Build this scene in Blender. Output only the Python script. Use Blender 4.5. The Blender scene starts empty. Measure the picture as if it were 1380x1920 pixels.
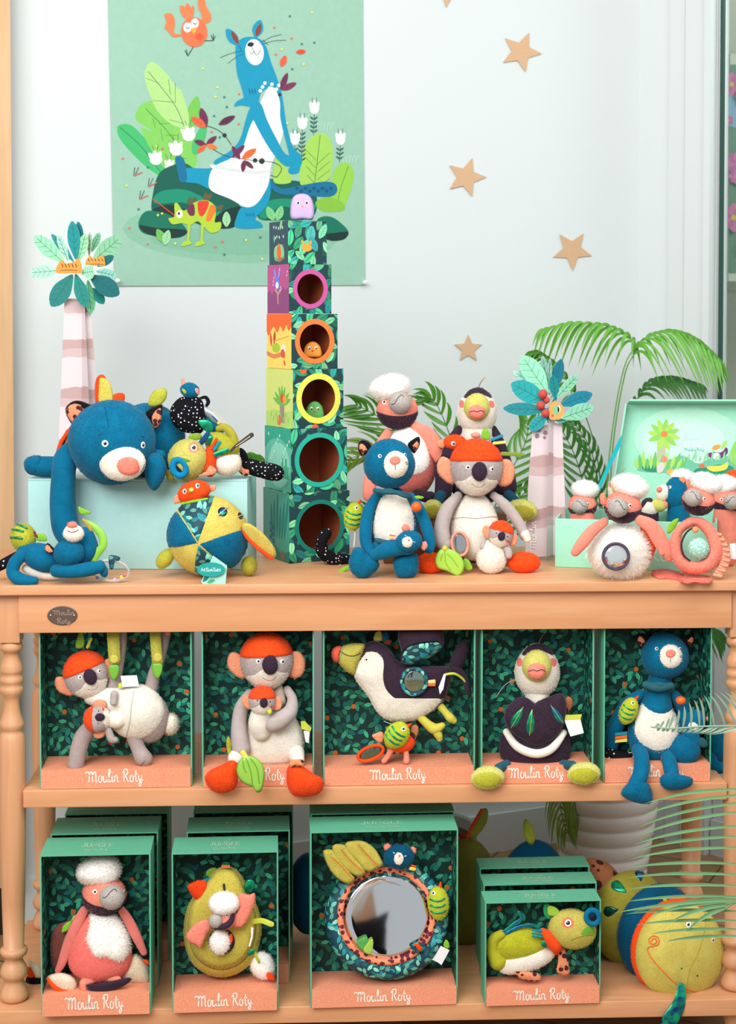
import bpy, bmesh, math, random
from mathutils import Vector, Matrix
from mathutils.bvhtree import BVHTree
from mathutils.geometry import tessellate_polygon
random.seed(7)
C = bpy.context.scene.collection
SC = bpy.context.scene
# ------------------------------------------------------------------ camera
F = 2900.0; PX0 = 690.0; PY0 = 691.0
YAW = math.radians(2.1); PITCH = math.radians(2.0); DIST = 3.152; CAMZ = 1.54
FLOOR = 0.0; TOPZ = CAMZ - 0.551; MIDZ = CAMZ - 0.978; LOWZ = CAMZ - 1.424
CAM = Vector((-DIST*math.sin(YAW), -DIST*math.cos(YAW), CAMZ))
cd = bpy.data.cameras.new('camera'); cam = bpy.data.objects.new('camera', cd); C.objects.link(cam)
cam.location = CAM; cam.rotation_euler = (math.pi/2-PITCH, 0, -YAW)
cd.sensor_fit = 'VERTICAL'; cd.sensor_height = 36.0; cd.lens = F/1920*36.0
cd.shift_y = (PY0-960)/1920.0; cd.clip_start = .05
cd.dof.use_dof = True; cd.dof.focus_distance = 3.28; cd.dof.aperture_fstop = 5.6
SC.camera = cam
ROT = cam.rotation_euler.to_matrix()
# ------------------------------------------------------------------ light
w = bpy.data.worlds.new('world'); SC.world = w; w.use_nodes = True
w.node_tree.nodes['Background'].inputs[0].default_value = (0.93, 0.97, 1.0, 1)
w.node_tree.nodes['Background'].inputs[1].default_value = 0.50
def area(name, loc, target, sx, sy, power, col=(1, 1, 1)):
    l = bpy.data.lights.new(name, 'AREA'); l.shape = 'RECTANGLE'; l.size = sx; l.size_y = sy; l.energy = power; l.color = col
    o = bpy.data.objects.new(name, l); C.objects.link(o); o.location = loc
    o.rotation_euler = (Vector(target)-Vector(loc)).to_track_quat('-Z', 'Y').to_euler(); return o
area('window_light', (-1.8, -3.7, 3.3), (0.1, .1, .7), 2.8, 1.8, 175, (1, .985, .96))
area('ceiling_light', (0.4, -1.6, 3.3), (0.0, .3, .6), 3.0, 1.6, 68, (1, .98, .95))
area('next_room_light', (2.0, .9, 2.7), (1.5, 2.4, 1.5), .8, .8, 16, (1, .98, .95))  # unseen fill lamp, added to brighten the far room behind the glass
SC.view_settings.view_transform = 'Standard'; SC.view_settings.look = 'None'
SC.view_settings.gamma = 1; SC.view_settings.use_curve_mapping = False
SC.view_settings.exposure = 0.0
# ------------------------------------------------------------------ projection helpers
def ray(px, py): return (ROT @ Vector(((px-PX0)/F, (PY0-py)/F, -1))).normalized()
def at(px, py, Y):
    r = ray(px, py); return CAM + r*((Y-CAM.y)/r.y)
def atz(px, py, z):
    r = ray(px, py); return CAM + r*((z-CAM.z)/r.z)
def atp(px, py, P, n):
    r = ray(px, py); return CAM + r*((P-CAM).dot(n)/r.dot(n))
def mpp(Y): return (Y-CAM.y)/F
# ------------------------------------------------------------------ materials
def lin(h):
    h = h.lstrip('#'); o = []
    for i in (0, 2, 4):
        c = int(h[i:i+2], 16)/255; o.append(c/12.92 if c <= .04045 else ((c+.055)/1.055)**2.4)
    return o+[1.0]
MC = {}
def newmat(name):
    m = bpy.data.materials.new(name); m.use_nodes = True
    return m, m.node_tree.nodes, m.node_tree.links, m.node_tree.nodes['Principled BSDF']
def paper(h, rough=.55, name='paper'):
    k = ('p', h, rough)
    if k in MC: return MC[k]
    m, N, L, b = newmat(name+'_'+h)
    t = N.new('ShaderNodeTexNoise'); t.inputs['Scale'].default_value = 60; t.inputs['Detail'].default_value = 4
    tc = N.new('ShaderNodeTexCoord'); L.new(tc.outputs['Object'], t.inputs['Vector'])
    mx = N.new('ShaderNodeMix'); mx.data_type = 'RGBA'; c = lin(h)
    mx.inputs['A'].default_value = [x*.93 for x in c[:3]]+[1]; mx.inputs['B'].default_value = [min(1, x*1.06) for x in c[:3]]+[1]
    L.new(t.outputs['Fac'], mx.inputs['Factor']); L.new(mx.outputs['Result'], b.inputs['Base Color'])
    b.inputs['Roughness'].default_value = rough; b.inputs['Specular IOR Level'].default_value = .3
    MC[k] = m; return m
def plush(h, sc=1.0, sheen=.35, var=.16, bump=.35):
    k = ('f', h, sc, sheen, var, bump)
    if k in MC: return MC[k]
    m, N, L, b = newmat('plush_'+h); c = lin(h)
    tc = N.new('ShaderNodeTexCoord')
    n1 = N.new('ShaderNodeTexNoise'); n1.inputs['Scale'].default_value = 30*sc; n1.inputs['Distortion'].default_value = .8; n1.inputs['Detail'].default_value = 5
    n2 = N.new('ShaderNodeTexNoise'); n2.inputs['Scale'].default_value = 700*sc; n2.inputs['Detail'].default_value = 2
    L.new(tc.outputs['Object'], n1.inputs['Vector']); L.new(tc.outputs['Object'], n2.inputs['Vector'])
    a = N.new('ShaderNodeMath'); a.operation = 'MULTIPLY_ADD'; a.inputs[1].default_value = .6; L.new(n1.outputs['Fac'], a.inputs[0])
    s = N.new('ShaderNodeMath'); s.operation = 'MULTIPLY'; s.inputs[1].default_value = .4; L.new(n2.outputs['Fac'], s.inputs[0]); L.new(s.outputs[0], a.inputs[2])
    r = N.new('ShaderNodeMapRange'); r.inputs['From Min'].default_value = .3; r.inputs['From Max'].default_value = .7; L.new(a.outputs[0], r.inputs['Value'])
    mx = N.new('ShaderNodeMix'); mx.data_type = 'RGBA'
    mx.inputs['A'].default_value = [x*(1-var) for x in c[:3]]+[1]; mx.inputs['B'].default_value = [min(1, x*(1+var)) for x in c[:3]]+[1]
    L.new(r.outputs['Result'], mx.inputs['Factor']); L.new(mx.outputs['Result'], b.inputs['Base Color'])
    b.inputs['Roughness'].default_value = .95; b.inputs['Specular IOR Level'].default_value = .1
    b.inputs['Sheen Weight'].default_value = sheen; b.inputs['Sheen Roughness'].default_value = .4
    b.inputs['Sheen Tint'].default_value = [min(1, x*.7+.3) for x in c[:3]]+[1]
    bp = N.new('ShaderNodeBump'); bp.inputs['Strength'].default_value = bump; bp.inputs['Distance'].default_value = .0016
    L.new(n2.outputs['Fac'], bp.inputs['Height']); L.new(bp.outputs['Normal'], b.inputs['Normal'])
    MC[k] = m; return m
def plain(h, rough=.4, metal=0, spec=.5, coat=0, trans=0, name='plain', ior=1.45):
    k = ('s', h, rough, metal, trans)
    if k in MC: return MC[k]
    m, N, L, b = newmat(name+'_'+h)
    b.inputs['Base Color'].default_value = lin(h); b.inputs['Roughness'].default_value = rough; b.inputs['Metallic'].default_value = metal
    b.inputs['Specular IOR Level'].default_value = spec; b.inputs['Coat Weight'].default_value = coat
    b.inputs['Transmission Weight'].default_value = trans; b.inputs['IOR'].default_value = ior
    MC[k] = m; return m
def fluffm(h='fdfbf7', hair=False):
    k = ('fl', h, hair)
    if k in MC: return MC[k]
    m, N, L, b = newmat('fur_'+h+('_hair' if hair else '')); b.inputs['Base Color'].default_value = lin(h); b.inputs['Roughness'].default_value = .9; b.inputs['Specular IOR Level'].default_value = .1
    t = N.new('ShaderNodeBsdfTranslucent'); t.inputs['Color'].default_value = lin(h); mx = N.new('ShaderNodeMixShader'); mx.inputs[0].default_value = .6 if hair else 0
    L.new(b.outputs[0], mx.inputs[1]); L.new(t.outputs[0], mx.inputs[2]); L.new(mx.outputs[0], N['Material Output'].inputs['Surface'])
    MC[k] = m; return m
def spots(base, dot, scale=120, size=.3, soft=.03, jitter=1.0, rough=.9, metal=0, stretch=(1, 1, 1)):
    k = ('d', base, dot, scale, size, jitter)
    if k in MC: return MC[k]
    m, N, L, b = newmat('spotted_'+base)
    tc = N.new('ShaderNodeTexCoord'); mp = N.new('ShaderNodeMapping'); mp.inputs['Scale'].default_value = stretch
    v = N.new('ShaderNodeTexVoronoi'); v.inputs['Scale'].default_value = scale; v.inputs['Randomness'].default_value = jitter
    L.new(tc.outputs['Object'], mp.inputs['Vector']); L.new(mp.outputs['Vector'], v.inputs['Vector'])
    r = N.new('ShaderNodeMapRange'); r.inputs['From Min'].default_value = size; r.inputs['From Max'].default_value = size+soft; L.new(v.outputs['Distance'], r.inputs['Value'])
    mx = N.new('ShaderNodeMix'); mx.data_type = 'RGBA'; mx.inputs['A'].default_value = lin(dot); mx.inputs['B'].default_value = lin(base)
    L.new(r.outputs['Result'], mx.inputs['Factor']); L.new(mx.outputs['Result'], b.inputs['Base Color'])
    b.inputs['Roughness'].default_value = rough; b.inputs['Specular IOR Level'].default_value = .2
    MC[k] = m; return m
def irid(h1='19c58a', h2='0d6fb0'):
    k = ('i', h1, h2)
    if k in MC: return MC[k]
    m, N, L, b = newmat('foil_'+h1); tc = N.new('ShaderNodeTexCoord')
    n = N.new('ShaderNodeTexNoise'); n.inputs['Scale'].default_value = 60; L.new(tc.outputs['Object'], n.inputs['Vector'])
    r = N.new('ShaderNodeMapRange'); r.inputs['From Min'].default_value = .4; r.inputs['From Max'].default_value = .6; L.new(n.outputs['Fac'], r.inputs['Value'])
    mx = N.new('ShaderNodeMix'); mx.data_type = 'RGBA'; mx.inputs['A'].default_value = lin(h1); mx.inputs['B'].default_value = lin(h2)
    L.new(r.outputs['Result'], mx.inputs['Factor']); L.new(mx.outputs['Result'], b.inputs['Base Color'])
    b.inputs['Roughness'].default_value = .25; b.inputs['Metallic'].default_value = .55
    MC[k] = m; return m
def wood(name, c1, c2, axis='X', rough=.42):
    k = ('w', c1, c2, axis)
    if k in MC: return MC[k]
    m, N, L, b = newmat(name); tc = N.new('ShaderNodeTexCoord'); mp = N.new('ShaderNodeMapping')
    mp.inputs['Scale'].default_value = {'X': (1.2, 14, 14), 'Y': (14, 1.2, 14), 'Z': (14, 14, 1.2)}[axis]
    n = N.new('ShaderNodeTexNoise'); n.inputs['Scale'].default_value = 3; n.inputs['Detail'].default_value = 8; n.inputs['Distortion'].default_value = .6
    L.new(tc.outputs['Object'], mp.inputs['Vector']); L.new(mp.outputs['Vector'], n.inputs['Vector'])
    r = N.new('ShaderNodeValToRGB'); r.color_ramp.elements[0].position = .3; r.color_ramp.elements[0].color = lin(c2)
    r.color_ramp.elements[1].position = .7; r.color_ramp.elements[1].color = lin(c1)
    L.new(n.outputs['Fac'], r.inputs['Fac']); L.new(r.outputs['Color'], b.inputs['Base Color'])
    b.inputs['Roughness'].default_value = rough; b.inputs['Specular IOR Level'].default_value = .4
    bp = N.new('ShaderNodeBump'); bp.inputs['Strength'].default_value = .08; L.new(n.outputs['Fac'], bp.inputs['Height']); L.new(bp.outputs['Normal'], b.inputs['Normal'])
    MC[k] = m; return m
def leafprint(bg, cols, scale=36, uv=True, spot='d9722e', rough=.6, key=''):
    """dense printed foliage: several layers of randomly turned leaves, one per cell"""
    k = ('l', bg, tuple(cols), scale, uv)
    if k in MC: return MC[k]
    m, N, L, b = newmat('leaf_print_'+bg)
    tc = N.new('ShaderNodeTexCoord')
    def M(op, a, b_=None, c=None):
        n = N.new('ShaderNodeMath'); n.operation = op
        for i, x in enumerate((a, b_, c)):
            if x is None: continue
            if isinstance(x, (int, float)): n.inputs[i].default_value = x
            else: L.new(x, n.inputs[i])
        return n.outputs[0]
    if uv: src = tc.outputs['UV']
    else:
        sp = N.new('ShaderNodeSeparateXYZ'); L.new(tc.outputs['Object'], sp.inputs[0])
        cb = N.new('ShaderNodeCombineXYZ'); L.new(sp.outputs['X'], cb.inputs['X']); L.new(sp.outputs['Z'], cb.inputs['Y']); src = cb.outputs[0]
    cur = None
    for i, col in enumerate(cols):
        sc = scale*(1.0+.13*i)
        mp = N.new('ShaderNodeMapping'); mp.inputs['Scale'].default_value = (sc, sc, sc); mp.inputs['Location'].default_value = (3.7*i+.3, 5.1*i+.7, 0)
        mp.inputs['Rotation'].default_value = (0, 0, .7*i)
        L.new(src, mp.inputs['Vector'])
        v = N.new('ShaderNodeTexVoronoi'); v.voronoi_dimensions = '2D'; v.inputs['Scale'].default_value = 1; v.inputs['Randomness'].default_value = .75
        L.new(mp.outputs['Vector'], v.inputs['Vector'])
        sb = N.new('ShaderNodeVectorMath'); sb.operation = 'SUBTRACT'; L.new(mp.outputs['Vector'], sb.inputs[0]); L.new(v.outputs['Position'], sb.inputs[1])
        sc_ = N.new('ShaderNodeSeparateColor'); L.new(v.outputs['Color'], sc_.inputs[0])
        s2 = N.new('ShaderNodeSeparateXYZ'); L.new(sb.outputs[0], s2.inputs[0])
        an = M('MULTIPLY', sc_.outputs[0], 6.283); ca = M('COSINE', an); sa = M('SINE', an)
        X = M('ADD', M('MULTIPLY', s2.outputs[0], ca), M('MULTIPLY', s2.outputs[1], sa))
        Yv = M('SUBTRACT', M('MULTIPLY', s2.outputs[1], ca), M('MULTIPLY', s2.outputs[0], sa))
        xx = M('DIVIDE', X, .47)
        w_ = M('MULTIPLY', M('SUBTRACT', 1.0, M('MULTIPLY', xx, xx)), .20)
        mask = M('GREATER_THAN', w_, M('ABSOLUTE', Yv))
        rib = M('GREATER_THAN', M('ABSOLUTE', Yv), .013)
        mask = M('MULTIPLY', mask, M('MAXIMUM', rib, .0))
        mask = M('MULTIPLY', mask, M('GREATER_THAN', sc_.outputs[1], .3))
        tone = N.new('ShaderNodeMix'); tone.data_type = 'RGBA'; c = lin(col)
        tone.inputs['A'].default_value = [x*.5 for x in c[:3]]+[1]; tone.inputs['B'].default_value = [min(1, x*1.5) for x in c[:3]]+[1]
        L.new(sc_.outputs[2], tone.inputs['Factor'])
        mx = N.new('ShaderNodeMix'); mx.data_type = 'RGBA'
        if cur is None: mx.inputs['A'].default_value = lin(bg)
        else: L.new(cur, mx.inputs['A'])
        L.new(tone.outputs['Result'], mx.inputs['B']); L.new(mask, mx.inputs['Factor']); cur = mx.outputs['Result']
    mp = N.new('ShaderNodeMapping'); mp.inputs['Scale'].default_value = (scale*.33,)*3; L.new(src, mp.inputs['Vector'])
    v = N.new('ShaderNodeTexVoronoi'); v.voronoi_dimensions = '2D'; v.inputs['Scale'].default_value = 1; L.new(mp.outputs['Vector'], v.inputs['Vector'])
    mx = N.new('ShaderNodeMix'); mx.data_type = 'RGBA'; mx.inputs['B'].default_value = lin(spot); L.new(cur, mx.inputs['A'])
    L.new(M('LESS_THAN', v.outputs['Distance'], .06), mx.inputs['Factor']); cur = mx.outputs['Result']
    L.new(cur, b.inputs['Base Color']); b.inputs['Roughness'].default_value = rough; b.inputs['Specular IOR Level'].default_value = .3
    MC[k] = m; return m
def speckle(h1, h2, scale=900, name='speckled'):
    k = ('k', h1, h2, scale)
    if k in MC: return MC[k]
    m, N, L, b = newmat(name); tc = N.new('ShaderNodeTexCoord')
    n = N.new('ShaderNodeTexNoise'); n.inputs['Scale'].default_value = scale; n.inputs['Detail'].default_value = 1; L.new(tc.outputs['Object'], n.inputs['Vector'])
    r = N.new('ShaderNodeMapRange'); r.inputs['From Min'].default_value = .42; r.inputs['From Max'].default_value = .6; L.new(n.outputs['Fac'], r.inputs['Value'])
    mx = N.new('ShaderNodeMix'); mx.data_type = 'RGBA'; mx.inputs['A'].default_value = lin(h1); mx.inputs['B'].default_value = lin(h2)
    L.new(r.outputs['Result'], mx.inputs['Factor']); L.new(mx.outputs['Result'], b.inputs['Base Color']); b.inputs['Roughness'].default_value = .7
    MC[k] = m; return m
# ------------------------------------------------------------------ objects
def tag(o, label=None, cat=None, group=None, kind=None):
    if label: o['label'] = label
    if cat: o['category'] = cat
    if group: o['group'] = group
    if kind: o['kind'] = kind
    return o
def thing(name, loc, label, cat, group=None):
    o = bpy.data.objects.new(name, None); C.objects.link(o); o.location = loc; o.empty_display_size = .02
    return tag(o, label, cat, group)
def wloc(o):
    v = Vector((0, 0, 0))
    while o: v += o.location; o = o.parent
    return v
def mk(name, verts, faces, mats, parent=None, smooth=False, mi=None, uvs=None, origin=None):
    """verts in WORLD coordinates; the mesh is stored relative to its parent (all parents unrotated)"""
    base = wloc(parent) if parent else Vector((0, 0, 0))
    vs = [Vector(v) for v in verts]
    if origin is None:
        o_ = sum(vs, Vector((0, 0, 0)))/max(1, len(vs)) if len(vs) else base
    else: o_ = Vector(origin)
    me = bpy.data.meshes.new(name); me.from_pydata([v-o_ for v in vs], [], faces)
    for m in (mats if isinstance(mats, (list, tuple)) else [mats]): me.materials.append(m)
    if mi: me.polygons.foreach_set('material_index', mi)
    if uvs:
        ul = me.uv_layers.new(name='UVMap'); k = 0
        for f in uvs:
            for uvc in f: ul.data[k].uv = uvc; k += 1
    if smooth: me.polygons.foreach_set('use_smooth', [True]*len(me.polygons))
    me.update(); me.validate()
    o = bpy.data.objects.new(name, me); C.objects.link(o)
    if parent: o.parent = parent
    o.location = o_-base
    return o
def boxgeo(c, h, R=None, b=0):
    """centre, half sizes, 3x3 rotation -> verts, faces"""
    R = R or Matrix.Identity(3); V = []
    for x in (-1, 1):
        for y in (-1, 1):
            for z in (-1, 1): V.append(Vector(c)+R @ Vector((x*h[0], y*h[1], z*h[2])))
    Fc = [(0, 1, 3, 2), (4, 6, 7, 5), (0, 4, 5, 1), (2, 3, 7, 6), (0, 2, 6, 4), (1, 5, 7, 3)]
    return V, Fc
def box(name, c, h, m, parent=None, R=None, bev=0, uv=False, origin=None):
    V, Fc = boxgeo(c, h, R)
    U = None
    if uv:
        U = []
        Ri = (R or Matrix.Identity(3)).transposed()
        for f in Fc:
            P = [Ri @ (V[i]-Vector(c)) for i in f]; n = (P[1]-P[0]).cross(P[2]-P[0]); a = max(range(3), key=lambda i: abs(n[i]))
            U.append([{0: (p.y, p.z), 1: (p.x, p.z), 2: (p.x, p.y)}[a] for p in P])
    o = mk(name, V, Fc, m, parent, uvs=U, origin=origin)
    if bev:
        md = o.modifiers.new('bevel', 'BEVEL'); md.width = bev; md.segments = 3; md.limit_method = 'ANGLE'
        for p in o.data.polygons: p.use_smooth = True
    return o
def lathe(name, prof, c, m, parent=None, n=40):
    """prof: list of (z, r) world z"""
    V = []; Fc = []
    for z, r in prof:
        for k in range(n):
            a = 2*math.pi*k/n; V.append((c[0]+r*math.cos(a), c[1]+r*math.sin(a), z))
    for i in range(len(prof)-1):
        for k in range(n):
            Fc.append((i*n+k, i*n+(k+1) % n, (i+1)*n+(k+1) % n, (i+1)*n+k))
    Fc.append(tuple(range(n))[::-1]); Fc.append(tuple(range((len(prof)-1)*n, len(prof)*n)))
    if prof[0][0] > prof[-1][0]: Fc = [tuple(reversed(f)) for f in Fc]
    return mk(name, V, Fc, m, parent, True)
def catmull(P, n=6, closed=False):
    P = [tuple(p) for p in P]; N = len(P); out = []
    if N < 3 and not closed:
        out = [tuple(P[0][k]+(P[1][k]-P[0][k])*t/n for k in range(len(P[0]))) for t in range(n+1)]; return out
    rng = range(N) if closed else range(N-1)
    for i in rng:
        if closed: a, b, c, d = P[(i-1) % N], P[i], P[(i+1) % N], P[(i+2) % N]
        else: a, b, c, d = P[max(0, i-1)], P[i], P[i+1], P[min(N-1, i+2)]
        for t in range(n):
            t = t/n
            out.append(tuple(.5*((2*b[k])+(-a[k]+c[k])*t+(2*a[k]-5*b[k]+4*c[k]-d[k])*t*t+(-a[k]+3*b[k]-3*c[k]+d[k])*t**3) for k in range(len(b))))
    if not closed: out.append(P[-1])
    return out
def tubegeo(pts, seg=12, flat=1.0, fdir=Vector((0, 1, 0)), cap=True):
    """pts: list of (Vector, radius)"""
    V = []; Fc = []; P = [p for p, r in pts]; n = len(P)
    ring = []
    def add(c, t, r):
        u = fdir - t*fdir.dot(t)
        if u.length < 1e-4: u = Vector((0, 0, 1))-t*t.z
        u.normalize(); v = t.cross(u); s = len(V)
        for k in range(seg):
            a = 2*math.pi*k/seg; V.append(c+u*(math.cos(a)*r*flat)+v*(math.sin(a)*r))
        ring.append(s)
    T = []
    for i in range(n):
        t = P[min(n-1, i+1)]-P[max(0, i-1)]
        T.append(t.normalized() if t.length > 1e-9 else Vector((0, 0, 1)))
    if cap:
        for a in (80, 60, 35, 15):
            a = math.radians(a); add(P[0]-T[0]*pts[0][1]*math.sin(a), T[0], pts[0][1]*math.cos(a))
    for i in range(n): add(P[i], T[i], pts[i][1])
    if cap:
        for a in (15, 35, 60, 80):
            a = math.radians(a); add(P[-1]+T[-1]*pts[-1][1]*math.sin(a), T[-1], pts[-1][1]*math.cos(a))
    for a, b in zip(ring, ring[1:]):
        for k in range(seg): Fc.append((a+k, b+k, b+(k+1) % seg, a+(k+1) % seg))
    Fc.append(tuple(range(ring[0]+seg-1, ring[0]-1, -1))[::-1]); Fc.append(tuple(ring[-1]+k for k in range(seg-1, -1, -1)))
    return V, Fc
# ---- flat printed artwork (polygons on a surface, one mesh, a colour per polygon)
class Art:
    def __init__(s, mapf): s.m = mapf; s.V = []; s.F = []; s.MI = []; s.mats = []; s.layer = 0
    def col(s, h):
        m = h if not isinstance(h, str) else paper(h)
        if m not in s.mats: s.mats.append(m)
        return s.mats.index(m)
    def poly(s, pts, h, smooth=True, n=5, lift=1):
        if smooth: pts = catmull(pts, n, True)
        s.layer += lift; b = len(s.V)
        P = [s.m(x, y, s.layer) for x, y in pts]; s.V += P
        ci = s.col(h)
        for t in tessellate_polygon([[Vector((x, y, 0)) for x, y in pts]]):
            s.F.append(tuple(b+i for i in t)); s.MI.append(ci)
    def ell(s, cx, cy, rx, ry, h, rot=0, n=18, lift=1, jit=0):
        c_, s_ = math.cos(math.radians(rot)), math.sin(math.radians(rot)); P = []
        for k in range(n):
            a = 2*math.pi*k/n; q = 1+jit*random.uniform(-1, 1); x = rx*q*math.cos(a); y = ry*q*math.sin(a); P.append((cx+x*c_-y*s_, cy+x*s_+y*c_))
        s.poly(P, h, False, lift=lift)
    def line(s, pts, wd, h, smooth=True, n=5, lift=1, taper=False):
        if smooth and len(pts) > 2: pts = catmull(pts, n)
        s.layer += lift; ci = s.col(h); b = len(s.V); N = len(pts)
        for i, (x, y) in enumerate(pts):
            x0, y0 = pts[max(0, i-1)]; x1, y1 = pts[min(N-1, i+1)]; dx, dy = x1-x0, y1-y0; l = math.hypot(dx, dy) or 1
            q = wd/2*(1-(i/(N-1))*.8 if taper else 1)
            s.V.append(s.m(x-dy/l*q, y+dx/l*q, s.layer)); s.V.append(s.m(x+dy/l*q, y-dx/l*q, s.layer))
        for i in range(N-1): s.F.append((b+2*i, b+2*i+1, b+2*i+3, b+2*i+2)); s.MI.append(ci)
    def leaf(s, x, y, L_, W, ang, h, vein=None, lift=1):
        a = math.radians(ang); c_, s_ = math.cos(a), math.sin(a); P = []
        for t, q in ((0, .0), (.15, .55), (.4, 1), (.7, .85), (.9, .45), (1, 0), (.9, -.45), (.7, -.85), (.4, -1), (.15, -.55)):
            u = t*L_; v = q*W/2; P.append((x+u*c_-v*s_, y+u*s_+v*c_))
        s.poly(P, h, True, 3, lift=lift)
        if vein:
            s.line([(x, y), (x+L_*.9*c_, y+L_*.9*s_)], max(.5, W*.03), vein, False)
            for t in (.3, .5, .7):
                for q in (-1, 1):
                    u0, u1, v1 = t*L_, (t+.16)*L_, q*W*.36
                    s.line([(x+u0*c_, y+u0*s_), (x+u1*c_-v1*s_, y+u1*s_+v1*c_)], max(.4, W*.02), vein, False, lift=0)
    def build(s, name, parent): return mk(name, s.V, s.F, s.mats, parent, mi=s.MI)
# hand-lettered writing as pen strokes, unit x-height 1, baseline 0, y up
GL = {
 'M': (2.3, [[(-.75, 1.35), (-.45, 1.6), (-.1, 1.45), (.15, 1.55), (.2, .8), (.1, 0)], [(.15, .9), (.5, 1.5), (.85, 1.5), (.95, .8), (.92, 0)], [(.92, .9), (1.3, 1.5), (1.65, 1.5), (1.75, .8), (1.75, .15), (2.1, .05)]]),
 'o': (1.05, [[(.5, 1), (.12, .85), (0, .45), (.2, .02), (.6, .05), (.8, .5), (.55, .95), (.45, 1), (.75, .85), (1.05, .8)]]),
 'u': (1.15, [[(.05, .95), (.02, .4), (.2, .02), (.55, .1), (.78, .5), (.8, .95)], [(.8, .95), (.8, .3), (.95, .03), (1.15, .15)]]),
 'l': (.7, [[(0, .3), (.35, 1.2), (.42, 1.8), (.2, 1.9), (.1, 1.3), (.12, .4), (.3, .02), (.7, .2)]]),
 'i': (.55, [[(.1, .95), (.1, .3), (.25, .02), (.55, .2)], [(.12, 1.45), (.16, 1.55)]]),
 'n': (1.15, [[(.05, .95), (.08, 0)], [(.08, .55), (.4, .98), (.72, .85), (.76, .2), (.95, .02), (1.15, .15)]]),
 'R': (1.5, [[(.2, 1.7), (.15, .9), (.1, 0)], [(-.2, 1.3), (.2, 1.85), (.85, 1.9), (1.0, 1.45), (.7, 1.05), (.2, .95), (.6, .8), (.95, .25), (1.35, .05)]]),
 't': (.8, [[(.3, 1.7), (.25, .6), (.4, .02), (.75, .15)], [(-.1, 1.15), (.75, 1.2)]]),
 'y': (1.1, [[(.05, .95), (.1, .4), (.35, .15), (.65, .4), (.8, .95)], [(.8, .95), (.75, .1), (.5, -.6), (.15, -.55), (.3, -.15), (1.1, .3)]]),
 'r': (.7, [[(.05, .95), (.1, 0)], [(.1, .6), (.35, .95), (.6, .9)]]),
 'a': (1.0, [[(.7, .85), (.35, 1), (0, .5), (.3, .02), (.65, .4), (.7, .95), (.72, .2), (1.0, .1)]]),
 'd': (1.0, [[(.7, .8), (.35, 1), (0, .5), (.3, .02), (.65, .4), (.75, 1.9)], [(.75, 1.9), (.72, .2), (1.0, .1)]]),
 's': (.8, [[(.6, .9), (.3, 1), (.15, .75), (.5, .45), (.5, .1), (.1, .03)]]),
 'A': (1.2, [[(0, 0), (.5, 1.6), (1, 0)], [(.2, .6), (.8, .6)]]), 'c': (.85, [[(.7, .85), (.3, 1), (0, .5), (.3, .02), (.75, .15)]]),
 'v': (.85, [[(0, .95), (.35, 0), (.75, .95)]]), 'e': (.85, [[(.05, .5), (.6, .6), (.4, 1), (.02, .6), (.2, .03), (.7, .15)]]),
 'J': (1.2, [[(.3, 1.7), (1, 1.7)], [(.75, 1.7), (.75, .3), (.4, 0), (.05, .3)]]), 'U': (1.4, [[(0, 1.7), (.05, .4), (.5, 0), (.95, .4), (1, 1.7)]]),
 'N': (1.4, [[(0, 0), (0, 1.7), (1, 0), (1, 1.7)]]), 'G': (1.4, [[(1, 1.4), (.5, 1.7), (0, .9), (.4, 0), (1, .3), (1, .8), (.6, .8)]]),
 'L': (1.1, [[(0, 1.7), (0, 0), (.85, 0)]]), 'E': (1.2, [[(.9, 1.7), (0, 1.7), (0, 0), (.9, 0)], [(0, .85), (.7, .85)]]), ' ': (.9, [])}
def lettering(art, txt, x, y, h, wd, colr, dx=1, dy=0, sharp=False, sp=1.0):
    """x,y start of baseline (y down in art space), h = x-height, (dx,dy) writing direction"""
    art.layer += 1
    for ch in txt:
        adv, st = GL[ch]
        for s_ in st:
            P = [(x+(a*dx+b*dy)*h, y+(a*dy-b*dx)*h) for a, b in s_]
            art.line(P, wd, colr, not (sharp or ch in 'ANLE'), 4, lift=0)
        x += (adv*sp+.08)*h*dx; y += (adv*sp+.08)*h*dy
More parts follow.
